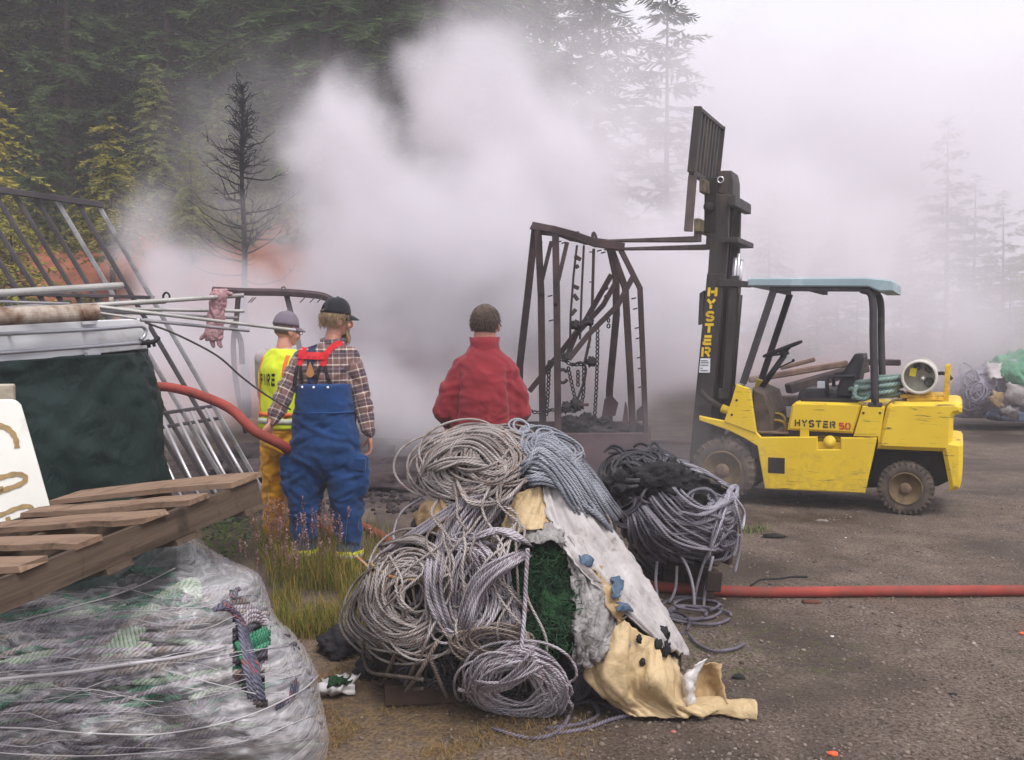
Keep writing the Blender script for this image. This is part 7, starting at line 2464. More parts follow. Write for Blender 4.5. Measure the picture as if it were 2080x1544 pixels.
def wrapped_bale():
    rng = random.Random(5)
    core = BALE.core('rope_core', mat_plain('bale_core', S(92, 96, 94), .9, var=.5, scale=12, bump=.5), None, 10, .05, 24, .15)
    root = empty('wrapped_bale', (PG(300, 1700).x, 3.75, 0), label='bale of green and grey rope wrapped in torn clear film, under the pallet', cat='wrapped bale')
    core.parent = root; core.matrix_parent_inverse = Matrix.Translation(root.location).inverted()
    def add(mb, nm, mat):
        o = mb.build(nm, mat, root); o.matrix_parent_inverse = Matrix.Translation(root.location).inverted(); return o
    # ropes inside, lying in long slack bights
    for mat, cnt, seed in ((ROPE_DARK, 40, 1), (ROPE_TAN, 46, 2), (ROPE_GREEN, 22, 3), (ROPE_PALEG, 22, 4), (ROPE_GREY, 60, 5)):
        mb = MB(); r2 = random.Random(300 + seed)
        for k in range(cnt):
            x = r2.uniform(-120, 480); y = r2.uniform(1230, 1540)
            L_ = r2.uniform(150, 380); sl = r2.uniform(-.28, .02)
            if mat is ROPE_GREEN: x, y, L_ = r2.uniform(-80, 350), r2.choice((r2.uniform(1180, 1300), r2.uniform(1395, 1480))), r2.uniform(120, 260)
            b_ = r2.uniform(-30, 30)
            path = [(x, y), (x + L_ * .3, y + sl * L_ * .3 + b_), (x + L_ * .7, y + sl * L_ * .7 + b_ * .6), (x + L_, y + sl * L_)]
            path = [(min(q[0], 655), q[1]) for q in path]
            rope_on(mb, BALE, path, .011, r2.uniform(-.02, .045), seed * 100 + k, 7, 3, clip=12)
        add(mb, 'rope', mat)
    mb = MB()
    for k in range(7):
        rope_on(mb, BALE, [(205 + 9 * k, 1345 - 2 * k), (255 + 7 * k, 1270), (320 + 6 * k, 1215 - 3 * k), (395, 1175 + 6 * k), (405 - 4 * k, 1220 + 4 * k)][:(5 if k < 3 else 4)], .011, .035, 400 + k)
    add(mb, 'rope', ROPE_PALEG)
    mb = MB()
    for k in range(7):
        rope_on(mb, BALE, [(165 + 5 * k, 1478 - 6 * k), (225, 1450 - 5 * k), (290, 1420 - 4 * k), (330 + 4 * k, 1405 - 6 * k)], .011, .03, 420 + k)
    add(mb, 'rope', ROPE_GREEN)
    # ropes bursting from the tear
    mb = MB()
    for k in range(6):
        rope_on(mb, BALE, [(432 + 6 * k, 1240 - 2 * k), (462 + 5 * k, 1225 + 6 * k), (485 + 4 * k, 1270 + 6 * k), (492 + 5 * k, 1320 + 4 * k), (500 + 5 * k, 1370), (512 + 5 * k, 1420 + k)], .0085, .075, 440 + k, 6, 5)
    for k in range(4):
        rope_on(mb, BALE, [(560 + 6 * k, 1440 - 4 * k), (590 + 3 * k, 1410), (598 + 2 * k, 1378 + 3 * k)], .0085, .07, 460 + k)
    rope_on(mb, BALE, [(475, 1215), (478, 1200), (486, 1196)], .0085, .09, 470)
    add(mb, 'rope', ROPE_NAVY)
    mb = MB()
    for k in range(5):
        rope_on(mb, BALE, [(480 + 2 * k, 1310 + 7 * k), (515, 1290 + 8 * k), (545, 1275 + 8 * k)], .0105, .065, 480 + k)
    add(mb, 'rope', ROPE_GREEN)
    mb = MB()
    for k in range(3):
        rope_on(mb, BALE, [(492, 1255 + 9 * k), (515, 1240 + 9 * k), (540, 1258 + 7 * k), (545, 1280)], .0085, .075, 495 + k)
    add(mb, 'rope', ROPE_GREY)
    # the film: a skin just outside the ropes, with a real tear
    FILM = film_mat()
    x0, x1, y0, y1, st = -260, 664, 1060, 1600, 6
    idx, vs, fs = {}, [], []
    def torn(x, y):
        # ragged eye-shaped hole running down the right part
        t = (y - 1200) / 240.0
        if t < 0 or t > 1: return False
        cx = 470 + 70 * t + 14 * math.sin(t * 6); w = 32 * math.sin(PI * t) ** .7 * (1 + .35 * mnoise.noise(Vector((y * .05, 3, 0))))
        return abs(x - cx) < w
    nx, ny = int((x1 - x0) / st) + 2, int((y1 - y0) / st) + 1
    for j in range(ny):
        for i in range(nx):
            x, y = x0 + i * st, y0 + j * st
            dd = BALE.dist(x, y)
            if dd < -st * .8 or torn(x, y): continue
            if dd < 0:      # pull rim vertices on to the outline
                ab = BALE.b - BALE.a; pp = np.array((x, y), float)
                t = np.clip(((pp - BALE.a) * ab).sum(1) / np.maximum((ab * ab).sum(1), 1e-9), 0, 1)
                q = BALE.a + ab * t[:, None]; kq = np.argmin(np.hypot(*(q - pp).T)); x, y = q[kq]
            rid = 1 - 2 * abs(mnoise.noise(Vector((x * .006 + y * .004, y * .030 + x * .006, 1.0))))
            rid2 = .5 - 2 * abs(mnoise.noise(Vector((x * .014 - y * .01, y * .07 + x * .015, 4.0)))); rid3 = .5 - 2 * abs(mnoise.noise(Vector((x * .03 + y * .03, y * .11 - x * .02, 8.0))))
            f = .062 + .016 * rid + .010 * rid2 + .006 * rid3
            idx[(i, j)] = len(vs); p = BALE.pt(x, y, f * min(1, .35 + max(dd, 0) / 40)); p.z = max(p.z, .01); vs.append(p)
    for j in range(ny - 1):
        for i in range(nx - 1):
            k = [(i, j), (i, j + 1), (i + 1, j + 1), (i + 1, j)]
            if all(q in idx for q in k): fs.append([idx[q] for q in k])
    me = bpy.data.meshes.new('stretch_film'); me.from_pydata([tuple(v) for v in vs], [], fs); me.polygons.foreach_set('use_smooth', [True] * len(fs)); me.update()
    o = link_mesh('stretch_film', me, FILM, root); o.matrix_parent_inverse = Matrix.Translation(root.location).inverted()
    # gathered ropes of film drawn tight across
    WF = mat_plain('gathered_film', S(176, 172, 174), .3, var=.1, scale=20, bump=.2)
    for k, pth in enumerate(([(-240, 1410), (0, 1380), (120, 1368), (240, 1352), (360, 1335), (460, 1312)], [(-240, 1330), (0, 1272), (140, 1235), (260, 1200), (355, 1155)], [(-240, 1470), (60, 1480), (220, 1492), (360, 1488), (500, 1455), (610, 1405), (648, 1370)], [(-100, 1520), (100, 1535), (300, 1530), (500, 1505), (640, 1450)], [(330, 1360), (420, 1385), (500, 1405), (520, 1410)])):
        mb = MB(); rope_on(mb, BALE, pth, (.006, .0025, .003, .002, .002)[k], .086, 500 + k, 7, 2); add(mb, 'film_strand', WF)
    rs = random.Random(91)
    for k in range(40):
        x = rs.uniform(-150, 520); y = rs.uniform(1190, 1530); L_ = rs.uniform(90, 300); sl = rs.uniform(-.32, .12)
        mb = MB(); rope_on(mb, BALE, [(x, y), (x + L_ * .4, y + sl * L_ * .4 + rs.uniform(-14, 14)), (x + L_ * .75, y + sl * L_ * .75 + rs.uniform(-8, 8)), (x + L_, y + sl * L_)], rs.uniform(.0007, .0017), .084, 530 + k, 6, 3, 4, clip=14)
        if mb.v: add(mb, 'film_strand', WF)
wrapped_bale()

def wood_mat(name, c1, c2, dark, ax=(1.2, 22, 22)):
    if name in _M: return _M[name]
    b = NB(name); co = b.coord('Object', ax)
    oi = b.new('ShaderNodeObjectInfo')
    cv = b.new('ShaderNodeVectorMath', operation='ADD'); b.l.new(co, cv.inputs[0])
    cx = b.new('ShaderNodeCombineXYZ'); b.l.new(b.math('MULTIPLY', oi.outputs['Random'], 40.0), cx.inputs['X']); b.l.new(cx.outputs[0], cv.inputs[1])
    g = b.noise(cv.outputs[0], 1.0, 6, .65, .9)
    c = b.ramp(g, [(.3, c1), (.5, c2), (.72, tuple(x * .8 for x in c1))])
    n2 = b.noise(b.coord('Object'), 7, 6, .7, .5)
    c = b.mix(b.ramp(n2, [(.56, 0.0), (.72, .75)]), c, dark)
    b.set(color=c, rough=.88, spec=.2, normal=b.bump(b.math('ADD', g, b.math('MULTIPLY', n2, .5)), .55, .006))
    _M[name] = b.m; return b.m
def rough_board(name, L, w, h, mat, parent, M4, seed, chip=.006):
    """board with uneven, splintered edges: local x along, y across, z up"""
    rng = random.Random(seed)
    n = 9
    vs, fs = [], []
    bow = rng.uniform(-.006, .006)
    for i in range(n):
        t = i / (n - 1) - .5
        dy0, dy1 = rng.uniform(-chip, chip), rng.uniform(-chip, chip)
        dz = bow * (1 - 4 * t * t) + rng.uniform(-.0015, .0015)
        ex = rng.uniform(-chip, chip) * 2 if i in (0, n - 1) else 0
        for (yy, zz) in ((-w / 2 + dy0, -h / 2), (w / 2 + dy1, -h / 2), (w / 2 + dy1 - .003, h / 2), (-w / 2 + dy0 + .003, h / 2)):
            vs.append(Vector((t * L + ex + rng.uniform(-chip, chip) * (i in (0, n - 1)), yy, zz + dz)))
    for i in range(n - 1):
        for k in range(4):
            k2 = (k + 1) % 4
            fs.append((i * 4 + k, (i + 1) * 4 + k, (i + 1) * 4 + k2, i * 4 + k2))
    fs += [(0, 1, 2, 3), tuple((n - 1) * 4 + k for k in (3, 2, 1, 0))]
    mb = MB(); mb.add(vs, fs)
    o = mb.build(name, mat, parent); o.matrix_local = M4
    return o
def fit_pallet():
    """pose of the pallet from the corners seen in the photograph"""
    # axes: e1 along the stringers (up to the right), e2 along the deck boards (away to the left)
    C0 = P(524, 962, 3.52)      # upper right near corner, top of the deck
    C1 = P(-60, 1190, 2.62)      # where the near stringer leaves the picture
    C2 = P(228, 985, 4.02)      # far end of the top board
    e1 = (C0 - C1).normalized()
    e2 = (C2 - C0); e2 = (e2 - e1 * e2.dot(e1)).normalized()
    n = e1.cross(e2).normalized()
    if n.z < 0: n = -n
    return C0, e1, e2, n
def loose_pallet():
    C0, e1, e2, n = fit_pallet()
    W_TOP = wood_mat('pallet_board_wood', S(104, 82, 66), S(138, 114, 95), S(60, 47, 40))
    W_STR = wood_mat('pallet_stringer_wood', S(58, 47, 39), S(88, 74, 62), S(34, 28, 26))
    root = empty('wooden_pallet', C0, label='weathered wooden pallet lying tilted on the wrapped bale', cat='pallet')
    LEN, WID = 1.15, .98
    M0 = Matrix((e1, e2, n)).transposed()
    def M4(c, rot=0.0, swap=False):
        X, Y_ = (e2, -e1) if swap else (e1, e2)
        if rot: q = Quaternion(n, rot); X, Y_ = q @ X, q @ Y_
        m = Matrix((X, Y_, n)).transposed().to_4x4(); m.translation = c
        return m
    sh = .088
    for k in range(3):
        c = e1 * (-LEN / 2) + e2 * (.02 + k * (WID - .04) / 2) - n * (.016 + sh / 2)
        rough_board('stringer', LEN, .038, sh, W_STR, root, M4(c), 10 + k, .003)
    # deck boards; the top one is wider
    for k, (s, w, L, dr) in enumerate(((.07, .145, 1.0, .02), (.275, .088, .97, -.01), (.475, .10, .98, .01), (.685, .092, .97, -.015), (.885, .10, .99, .0), (1.08, .12, .98, 0))):
        c = -e1 * s + e2 * (L / 2 - .005) - n * .006
        rough_board('deck_board', L, w, .018, W_TOP, root, M4(c, dr, True), 20 + k, .007)
    for k, s in enumerate((.06, .36, .62, 1.05)):
        c = -e1 * s + e2 * (WID / 2) - n * (.016 + sh + .010)
        rough_board('bottom_board', WID, .10, .018, W_STR, root, M4(c, 0, True), 30 + k, .006)
loose_pallet()

# ------------------------------------------------------------------ burnt frame hanging on the forks
def chain(mb, pts, link=.055, r=.0075, w=.018):
    """interlocking oval links along a path"""
    c = [Vector(p) for p in catmull([tuple(p) for p in pts], 12)]
    L, acc = [0.0], 0
    for a, b in zip(c[:-1], c[1:]): acc += (b - a).length; L.append(acc)
    n = max(1, int(acc / (link * .72)))
    for k in range(n):
        s = acc * (k + .5) / n
        i = max(j for j in range(len(L)) if L[j] <= s); i = min(i, len(c) - 2)
        t = (s - L[i]) / max(1e-6, L[i + 1] - L[i])
        p = c[i].lerp(c[i + 1], t); d = (c[i + 1] - c[i]).normalized()
        u = d.orthogonal().normalized(); v = d.cross(u)
        if k % 2: u = v
        h = link / 2 - r
        ring = [p + d * (h * math.cos(a) * 1.0) + u * (w * math.sin(a)) for a in np.linspace(0, 2 * PI, 10, endpoint=False)]
        mb.tube(ring, r, 4, closed=True)
def hanging_frame():
    BR = mat_plain('scorched_steel', S(66, 50, 50), .8, var=.35, scale=5, dirt=S(40, 32, 34), dirt_amt=.5, bump=.4)
    BX = mat_plain('scorched_base', S(78, 58, 62), .85, var=.35, scale=4, dirt=S(44, 34, 38), dirt_amt=.6, bump=.5)
    DK = mat_plain('black_chain_steel', S(40, 35, 38), .7, var=.3)
    o0 = PG(1220, 1010)
    root = empty('burnt_frame', o0, label='scorched steel frame hanging from the forks of the yellow forklift', cat='burnt frame')
    def Q(px, py, Y): return P(px, py, Y) - o0
    def bar(name, pts, w, h=None, mat=BR, r=None):
        mb = MB()
        c = [Q(*p) for p in pts]
        for i, (a, b) in enumerate(zip(c[:-1], c[1:])):
            d = (b - a).normalized() * (w * .3)
            mb.bar(a - (d if i else d * 0), b + (d if i < len(c) - 2 else d * 0), w, h or w, up=(0, 1, .001), bev=.005)
        return mb.build(name, mat, root)
    ya, yb, yc = 10.5, 10.15, 9.75
    # left legs
    bar('post', [(1087, 462, ya), (1072, 600, ya), (1056, 740, ya), (1050, 950, ya)], .075)
    bar('post', [(1093, 470, yb), (1099, 600, yb), (1103, 900, yb)], .07)
    bar('post', [(1128, 462, yc), (1131, 620, yc), (1134, 935, yc)], .065)
    # right legs with their knees
    bar('post', [(1238, 500, ya), (1251, 560, ya), (1252, 640, ya), (1238, 790, ya), (1236, 930, ya)], .07)
    bar('post', [(1240, 502, yb), (1270, 585, yb), (1280, 760, yb), (1288, 930, yb)], .065)
    bar('post', [(1258, 502, yc), (1300, 586, yc), (1308, 780, yc), (1314, 940, yc)], .05)
    # sagging top members
    bar('top_beam', [(1080, 458, ya), (1120, 466, ya), (1160, 482, ya), (1255, 500, ya)], .075)
    bar('top_beam', [(1092, 468, yb), (1140, 474, yb), (1190, 489, yb), (1260, 498, yb)], .075)
    bar('top_beam', [(1120, 466, yc), (1165, 478, yc), (1210, 494, yc), (1268, 502, yc)], .075)
    bar('top_tie', [(1084, 462, ya), (1128, 468, yc)], .07); bar('top_tie', [(1240, 500, ya), (1262, 503, yc)], .06)
    # braces
    bar('brace', [(1101, 570, yb), (1120, 490, yb)], .04); bar('brace', [(1134, 570, yc), (1152, 492, yc)], .04)
    bar('brace', [(1082, 520, ya), (1100, 490, ya)], .035)
    bar('brace', [(1242, 558, ya), (1190, 650, ya), (1140, 715, ya), (1075, 795, ya)], .055)
    bar('brace', [(1258, 560, yb), (1225, 620, yb), (1170, 680, yb), (1150, 728, yb)], .05)
    bar('brace', [(1286, 562, yc), (1255, 620, yc), (1195, 680, yc), (1155, 730, yc)], .05)
    bar('brace', [(1135, 720, 10.2), (1105, 755, 10.2)], .05)
    # ladder strips with bent cleats
    bar('strip', [(1172, 498, 10.1), (1165, 560, 10.1), (1159, 640, 10.1), (1158, 700, 10.1)], .022)
    bar('strip', [(1186, 498, 10.1), (1182, 580, 10.1), (1178, 690, 10.1)], .022)
    for k, (a, b) in enumerate((((1167, 520), (1180, 528)), ((1170, 538), (1174, 545)), ((1162, 580), (1176, 586)), ((1165, 598), (1174, 610)), ((1160, 640), (1170, 628)), ((1158, 655), (1176, 662)))):
        bar('cleat', [(a[0], a[1], 10.08), (b[0], b[1], 10.08)], .04, .02)
    bar('rod', [(1206, 505, 10.0), (1203, 620, 10.0), (1198, 690, 10.0), (1187, 740, 10.0)], .028)
    for y in (512, 573, 705, 735):
        bar('rod_pin', [(1197 - (y > 650) * 6, y, 9.98), (1206 - (y > 650) * 6, y, 9.98)], .012)
    for x, y in ((1208, 484), (1206, 480)):
        mb = MB(); a = Q(x, y, 9.95); mb.tube([a + Vector((.018 * math.cos(t), 0, .04 * math.sin(t))) for t in np.linspace(0, 2 * PI, 10, endpoint=False)], .010, 5, closed=True); mb.build('lifting_eye', BR, root)
    bar('stub', [(1174, 484, 10.0), (1173, 470, 10.0)], .03)
    for k, (x, y, s) in enumerate(((1122, 600, -1), (1124, 650, -1), (1292, 605, -1), (1295, 626, -1), (1299, 665, -1), (1301, 686, -1), (1303, 725, -1), (1305, 747, -1), (1306, 785, -1), (1240, 632, 1), (1140, 490, -1), (1150, 492, -1), (1222, 508, -1), (1230, 512, -1))):
        mb = MB(); a = Q(x, y, 9.73); mb.tube([a, a + Vector((s * .045, 0, -.012))], .007, 5); mb.build('bolt', DK, root)
    bar('scrap_plate', [(1225, 590, 10.0), (1235, 583, 10.0)], .035, .02); bar('scrap_plate', [(1228, 600, 10.0), (1236, 608, 10.0)], .03, .02)
    # base
    a, b, c, d = Q(1128, 880, 9.7), Q(1318, 868, 9.75), Q(1290, 856, 10.6), Q(1050, 862, 10.6)
    bot = [Vector((p.x, p.y, .06)) for p in (a, b, c, d)]
    mb = MB()
    for i in range(4):
        p, q = (a, b, c, d)[i], (a, b, c, d)[(i + 1) % 4]
        zc = (p.z + .06) / 2
        mb.bar(Vector((p.x, p.y, zc)), Vector((q.x, q.y, zc)), .05, max(.1, p.z - .06), bev=.008)
    mb.add([bot[0], bot[1], bot[2], bot[3]], [(0, 1, 2, 3)])
    mb.build('base_trough', BX, root)
    # charred stuff in the trough
    rng = random.Random(4)
    for k in range(14):
        x = rng.uniform(1140, 1300); yy = rng.uniform(9.8, 10.5)
        p = Q(x, rng.uniform(850, 880), yy)
        lump('charred_debris', p, (rng.uniform(.05, .13), .08, rng.uniform(.03, .09)), CHAR, 40 + k, .6, root)
    mb = MB(); mb.prism([(0, 0), (.14, .03), (.17, .16), (.10, .24), (.03, .2)], -.02, .02)
    o = mb.build('scorched_plate', BX, root); o.location = Q(1222, 850, 10.3)
    mb = MB(); mb.prism([(0, 0), (.06, 0), (.05, .16), (.03, .22)], -.015, .015); o = mb.build('scorched_plate', BX, root); o.location = Q(1264, 860, 9.9)
    mb = MB(); mb.prism([(0, 0), (.11, 0), (.11, .10), (.05, .15), (0, .1)], -.015, .015); o = mb.build('scorched_plate', BX, root); o.location = Q(1293, 855, 9.85)
    # chains
    def ch(pts, nm='chain'):
        mb = MB(); chain(mb, [Q(*p) for p in pts]); mb.build(nm, DK, root)
    ch([(1214, 660, 10.0), (1213, 740, 10.0), (1209, 830, 10.0), (1206, 850, 10.0)])
    ch([(1116, 732, 9.9), (1113, 800, 9.9), (1110, 845, 9.9)])
    ch([(1154, 745, 9.95), (1166, 800, 9.95), (1176, 828, 9.95)])
    ch([(1186, 742, 9.95), (1185, 800, 9.95), (1178, 826, 9.95)])
    ch([(1120, 733, 9.9), (1142, 730, 9.9), (1160, 740, 9.9), (1184, 740, 9.9)])
    ch([(1068, 828, 9.9), (1090, 838, 9.9), (1130, 832, 9.8), (1170, 836, 9.9)])
    ch([(1174, 752, 9.95), (1174, 785, 9.95)]); ch([(1236, 645, 9.8), (1236, 668, 9.8)])
    ch([(1058, 838, 10.0), (1062, 880, 10.0)])
    mb = MB()
    cc = Q(1143, 764, 9.9)
    mb.tube([cc + Vector((.05 * math.cos(t), 0, .065 * math.sin(t))) for t in np.linspace(.6, 5.8, 14)], .017, 7); mb.build('hook', DK, root)
    mb = MB(); mb.tube([Q(*q) for q in catmull([(1162, 742, 9.9), (1180, 736, 9.9), (1190, 748, 9.9), (1186, 775, 9.9), (1172, 815, 9.9)], 5)], .012, 6); mb.build('bent_rod', DK, root)
    for k, (x, y, Y_, s) in enumerate(((1170, 822, 9.9, .06), (1150, 828, 9.9, .05), (1200, 735, 9.95, .05), (1196, 652, 10.0, .045), (1168, 660, 10.05, .045), (1150, 726, 9.95, .045))):
        lump('tangled_fitting', Q(x, y, Y_), (s, s * .7, s), DK, 60 + k, .7, root)
    bar('bar_fitting', [(1165, 823, 9.88), (1196, 822, 9.88)], .03)
    # the thin drawbar low down between frame and forklift
    mb = MB(); mb.bar(P(1318, 897, 9.8), P(1402, 900, 9.7), .05, .035); o = mb.build('drawbar', BR); tag(o, 'low dark steel bar between the burnt frame and the forklift mast', 'steel bar')
hanging_frame()

# ------------------------------------------------------------------ things further back
def back_things():
    rng = random.Random(9)
    CW = mat_plain('charred_timber', S(58, 48, 48), .9, var=.4, scale=5, dirt=S(104, 84, 72), dirt_amt=.35, bump=.4)
    TW = mat_plain('scorched_timber', S(120, 98, 84), .9, var=.3, scale=5, dirt=S(74, 58, 52), dirt_amt=.4, bump=.4)
    items = [((1520, 772, 13.2), (1722, 738, 13.0), .10, TW, 'pale scorched timber slanting up behind the steering wheel'),
             ((1585, 748, 13.6), (1656, 730, 13.5), .07, TW, 'short scorched timber above the long pale one in the smoke'),
             ((1600, 790, 12.8), (1760, 745, 13.0), .16, CW, 'dark charred timber behind the forklift seat'),
             ((1640, 800, 12.5), (1790, 785, 12.4), .18, CW, 'thick charred timber low behind the forklift hood'),
             ((1740, 735, 13.2), (1830, 737, 13.0), .10, CW, 'blunt charred timber end behind the rear guard leg'),
             ((1560, 815, 12.6), (1700, 812, 12.5), .16, CW, 'charred timber lying lowest behind the dashboard')]
    for a, b, w, m, lab in items:
        mb = MB(); mb.bar(P(*a), P(*b), w, w * .8, bev=.015); o = mb.build('charred_timber', m); tag(o, lab, 'timber', 'burnt timbers behind the forklift')
    for k, (px, py, Y, s) in enumerate(((1680, 840, 12.6, (.9, .5, .42)), (1760, 830, 12.8, (.6, .5, .45)), (1600, 850, 12.6, (.7, .5, .3)))):
        c = P(px, py, Y); o = lump('ash_heap', Vector((c.x, Y, .12)), s, CHAR, 80 + k, .35, res=4)
        tag(o, ('dark ash heap behind the forklift hood', 'dark ash heap behind the rear guard leg', 'dark ash heap behind the forklift dashboard')[k], 'ash heap')
    # ash heaps under the smoke
    for k, (px, py, Y, s) in enumerate(((800, 940, 10.8, (1.0, .6, .22)), (900, 900, 12.0, (1.2, .8, .3)), (700, 900, 12.0, (1.2, .8, .35)), (1000, 930, 11.0, (.9, .6, .25)), (560, 900, 11.5, (.8, .6, .3)))):
        g = PG(px, py); o = lump('ash_heap', Vector(((px - 1040) / FPX * Y, Y, .02)), s, mat_plain('pale_ash', S(70, 60, 62), .95, var=.4, scale=6, dirt=S(38, 32, 34), dirt_amt=.7, bump=.6, bscale=18), 90 + k, .4, res=4)
        tag(o, ('low ash heap right of the blue overalls, at the foot of the smoke', 'low ash heap beyond the gap between the two standing figures', 'low ash heap behind the blue overalls', 'low ash heap behind the red fleece', 'low ash heap behind the yellow trousers')[k], 'ash heap')
    # crumbled burnt bits on the ash
    mb = MB()
    for k in range(420):
        px = rng.gauss(840, 130); Y = rng.uniform(8.9, 12.5)
        X = (px - 1040) / FPX * Y
        r = rng.uniform(.012, .05)
        vs, fs = icorock(rng, r)
        mb.add([Vector((X, Y, r * .3 + gz(X, Y))) + v for v in vs], fs)
    o = mb.build('burnt_debris', mat_plain('burnt_bits', S(50, 42, 44), .95, var=.5, scale=3, bump=.4)); tag(o, 'crumbled burnt bits strewn over the ash at the foot of the smoke', 'debris', kind='stuff')
    # heap of nets and film at the right edge
    NET = Mound([(1938, 815), (1950, 775), (1972, 745), (2010, 735), (2030, 722), (2075, 718), (2150, 725), (2180, 780), (2180, 862), (2080, 869), (1990, 864), (1948, 858)], lambda py: 17.0, .75, 60, .2, 6)
    c = NET.core('net_heap', cloth_mat('grey_film_heap', S(124, 120, 132), S(164, 160, 172), S(84, 80, 90), .6, .5, .8, 3), None, 6, 0); tag(c, 'grey heap of film and netting at the right edge of the yard', 'net heap')
    mb = MB()
    for k in range(20):
        a = rng.random() * 6.28
        coil_on(mb, NET, rng.uniform(1965, 2010), rng.uniform(760, 815), rng.uniform(18, 36), rng.uniform(12, 26), 1, a, .016, .05, .3, 600 + k)
    o = mb.build('net_rope', rope_mat('pale_lilac_rope', S(120, 116, 130), S(160, 156, 170))); tag(o, 'pale lilac rope loops on the left of the net heap', 'rope')
    def N(px, py, off): return NET.pt(px, py, off)
    sheet('green_tarp', [[N(2008, 735, .1), N(2035, 718, .12), N(2085, 716, .12), N(2140, 722, .1)], [N(2025, 755, .14), N(2050, 745, .2), N(2090, 745, .2), N(2140, 750, .16)], [N(2045, 775, .14), N(2070, 772, .2), N(2100, 775, .2), N(2150, 780, .16)], [N(2070, 792, .14), N(2085, 797, .18), N(2110, 800, .18), N(2150, 805, .15)]],
          cloth_mat('bright_green_tarp', S(54, 112, 84), S(92, 152, 118), S(60, 90, 76), .5, .3), 'bright green tarp thrown over the net heap', 'tarp', n_u=6, n_v=6, crumple=.08, cscale=2.5, torn=.03, seed=51, fine=.02)
    sheet('blue_tarp', [[N(1998, 838, .1), N(2030, 832, .14), N(2080, 838, .12), N(2140, 848, .1)], [N(1995, 848, .12), N(2030, 850, .2), N(2080, 855, .18), N(2150, 862, .15)]],
          cloth_mat('faded_blue_tarp', S(96, 112, 146), S(140, 152, 182), S(84, 90, 110), .5, .4), 'faded blue tarp along the foot of the net heap', 'tarp', n_u=6, n_v=6, crumple=.06, cscale=3, torn=.02, seed=52)
    for k, (x, y, w, h, m) in enumerate(((2020, 752, 30, 40, PALE), (2025, 810, 26, 36, CREAM2), (2062, 800, 36, 50, PALE), (2050, 838, 40, 30, TORN))):
        sheet('plastic_scrap', [[N(x - w / 2, y - h / 2, .2), N(x + w / 2, y - h / 3, .2)], [N(x - w / 2, y, .22), N(x + w / 2, y, .22)], [N(x - w / 3, y + h / 2, .2), N(x + w / 2, y + h / 2, .2)]], m,
              ('pale scrap beside the green tarp on the net heap', 'tan scrap low on the net heap', 'whitish scrap below the green tarp', 'grey scrap above the blue tarp')[k], 'plastic scrap', n_u=4, n_v=4, crumple=.04, cscale=5, torn=.03, seed=60 + k)
back_things()

# ------------------------------------------------------------------ grass and litter
def blades(mb, rng, base, h, lean, w, seg=3):
    d = Vector((rng.uniform(-1, 1), rng.uniform(-1, 1), 0)); d = d.normalized() if d.length > 0 else Vector((1, 0, 0))
    s = Vector((-d.y, d.x, 0)) * w
    vs = []
    for i in range(seg + 1):
        t = i / seg
        c = base + d * (lean * h * t * t) + Vector((0, 0, h * (t - .25 * lean * t * t)))
        k = (1 - t) ** .7
        vs += [c - s * k, c + s * k]
    fs = [(2 * i, 2 * i + 1, 2 * i + 3, 2 * i + 2) for i in range(seg)]
    mb.add(vs, fs)
    return base + d * (lean * h) + Vector((0, 0, h * (1 - .25 * lean)))
def grass_mat(name, a, b_, c):
    m = NB(name); g = m.new('ShaderNodeNewGeometry')
    col = m.ramp(g.outputs['Random Per Island'], [(.0, a), (.5, b_), (1.0, c)])
    m.set(color=col, rough=.8, spec=.2)
    tr = m.new('ShaderNodeBsdfTranslucent'); m.l.new(col, tr.inputs['Color'])
    mx = m.new('ShaderNodeMixShader'); mx.inputs[0].default_value = .3
    m.l.new(m.b.outputs[0], mx.inputs[1]); m.l.new(tr.outputs[0], mx.inputs[2]); m.l.new(mx.outputs[0], m.out.inputs['Surface'])
    return m.m
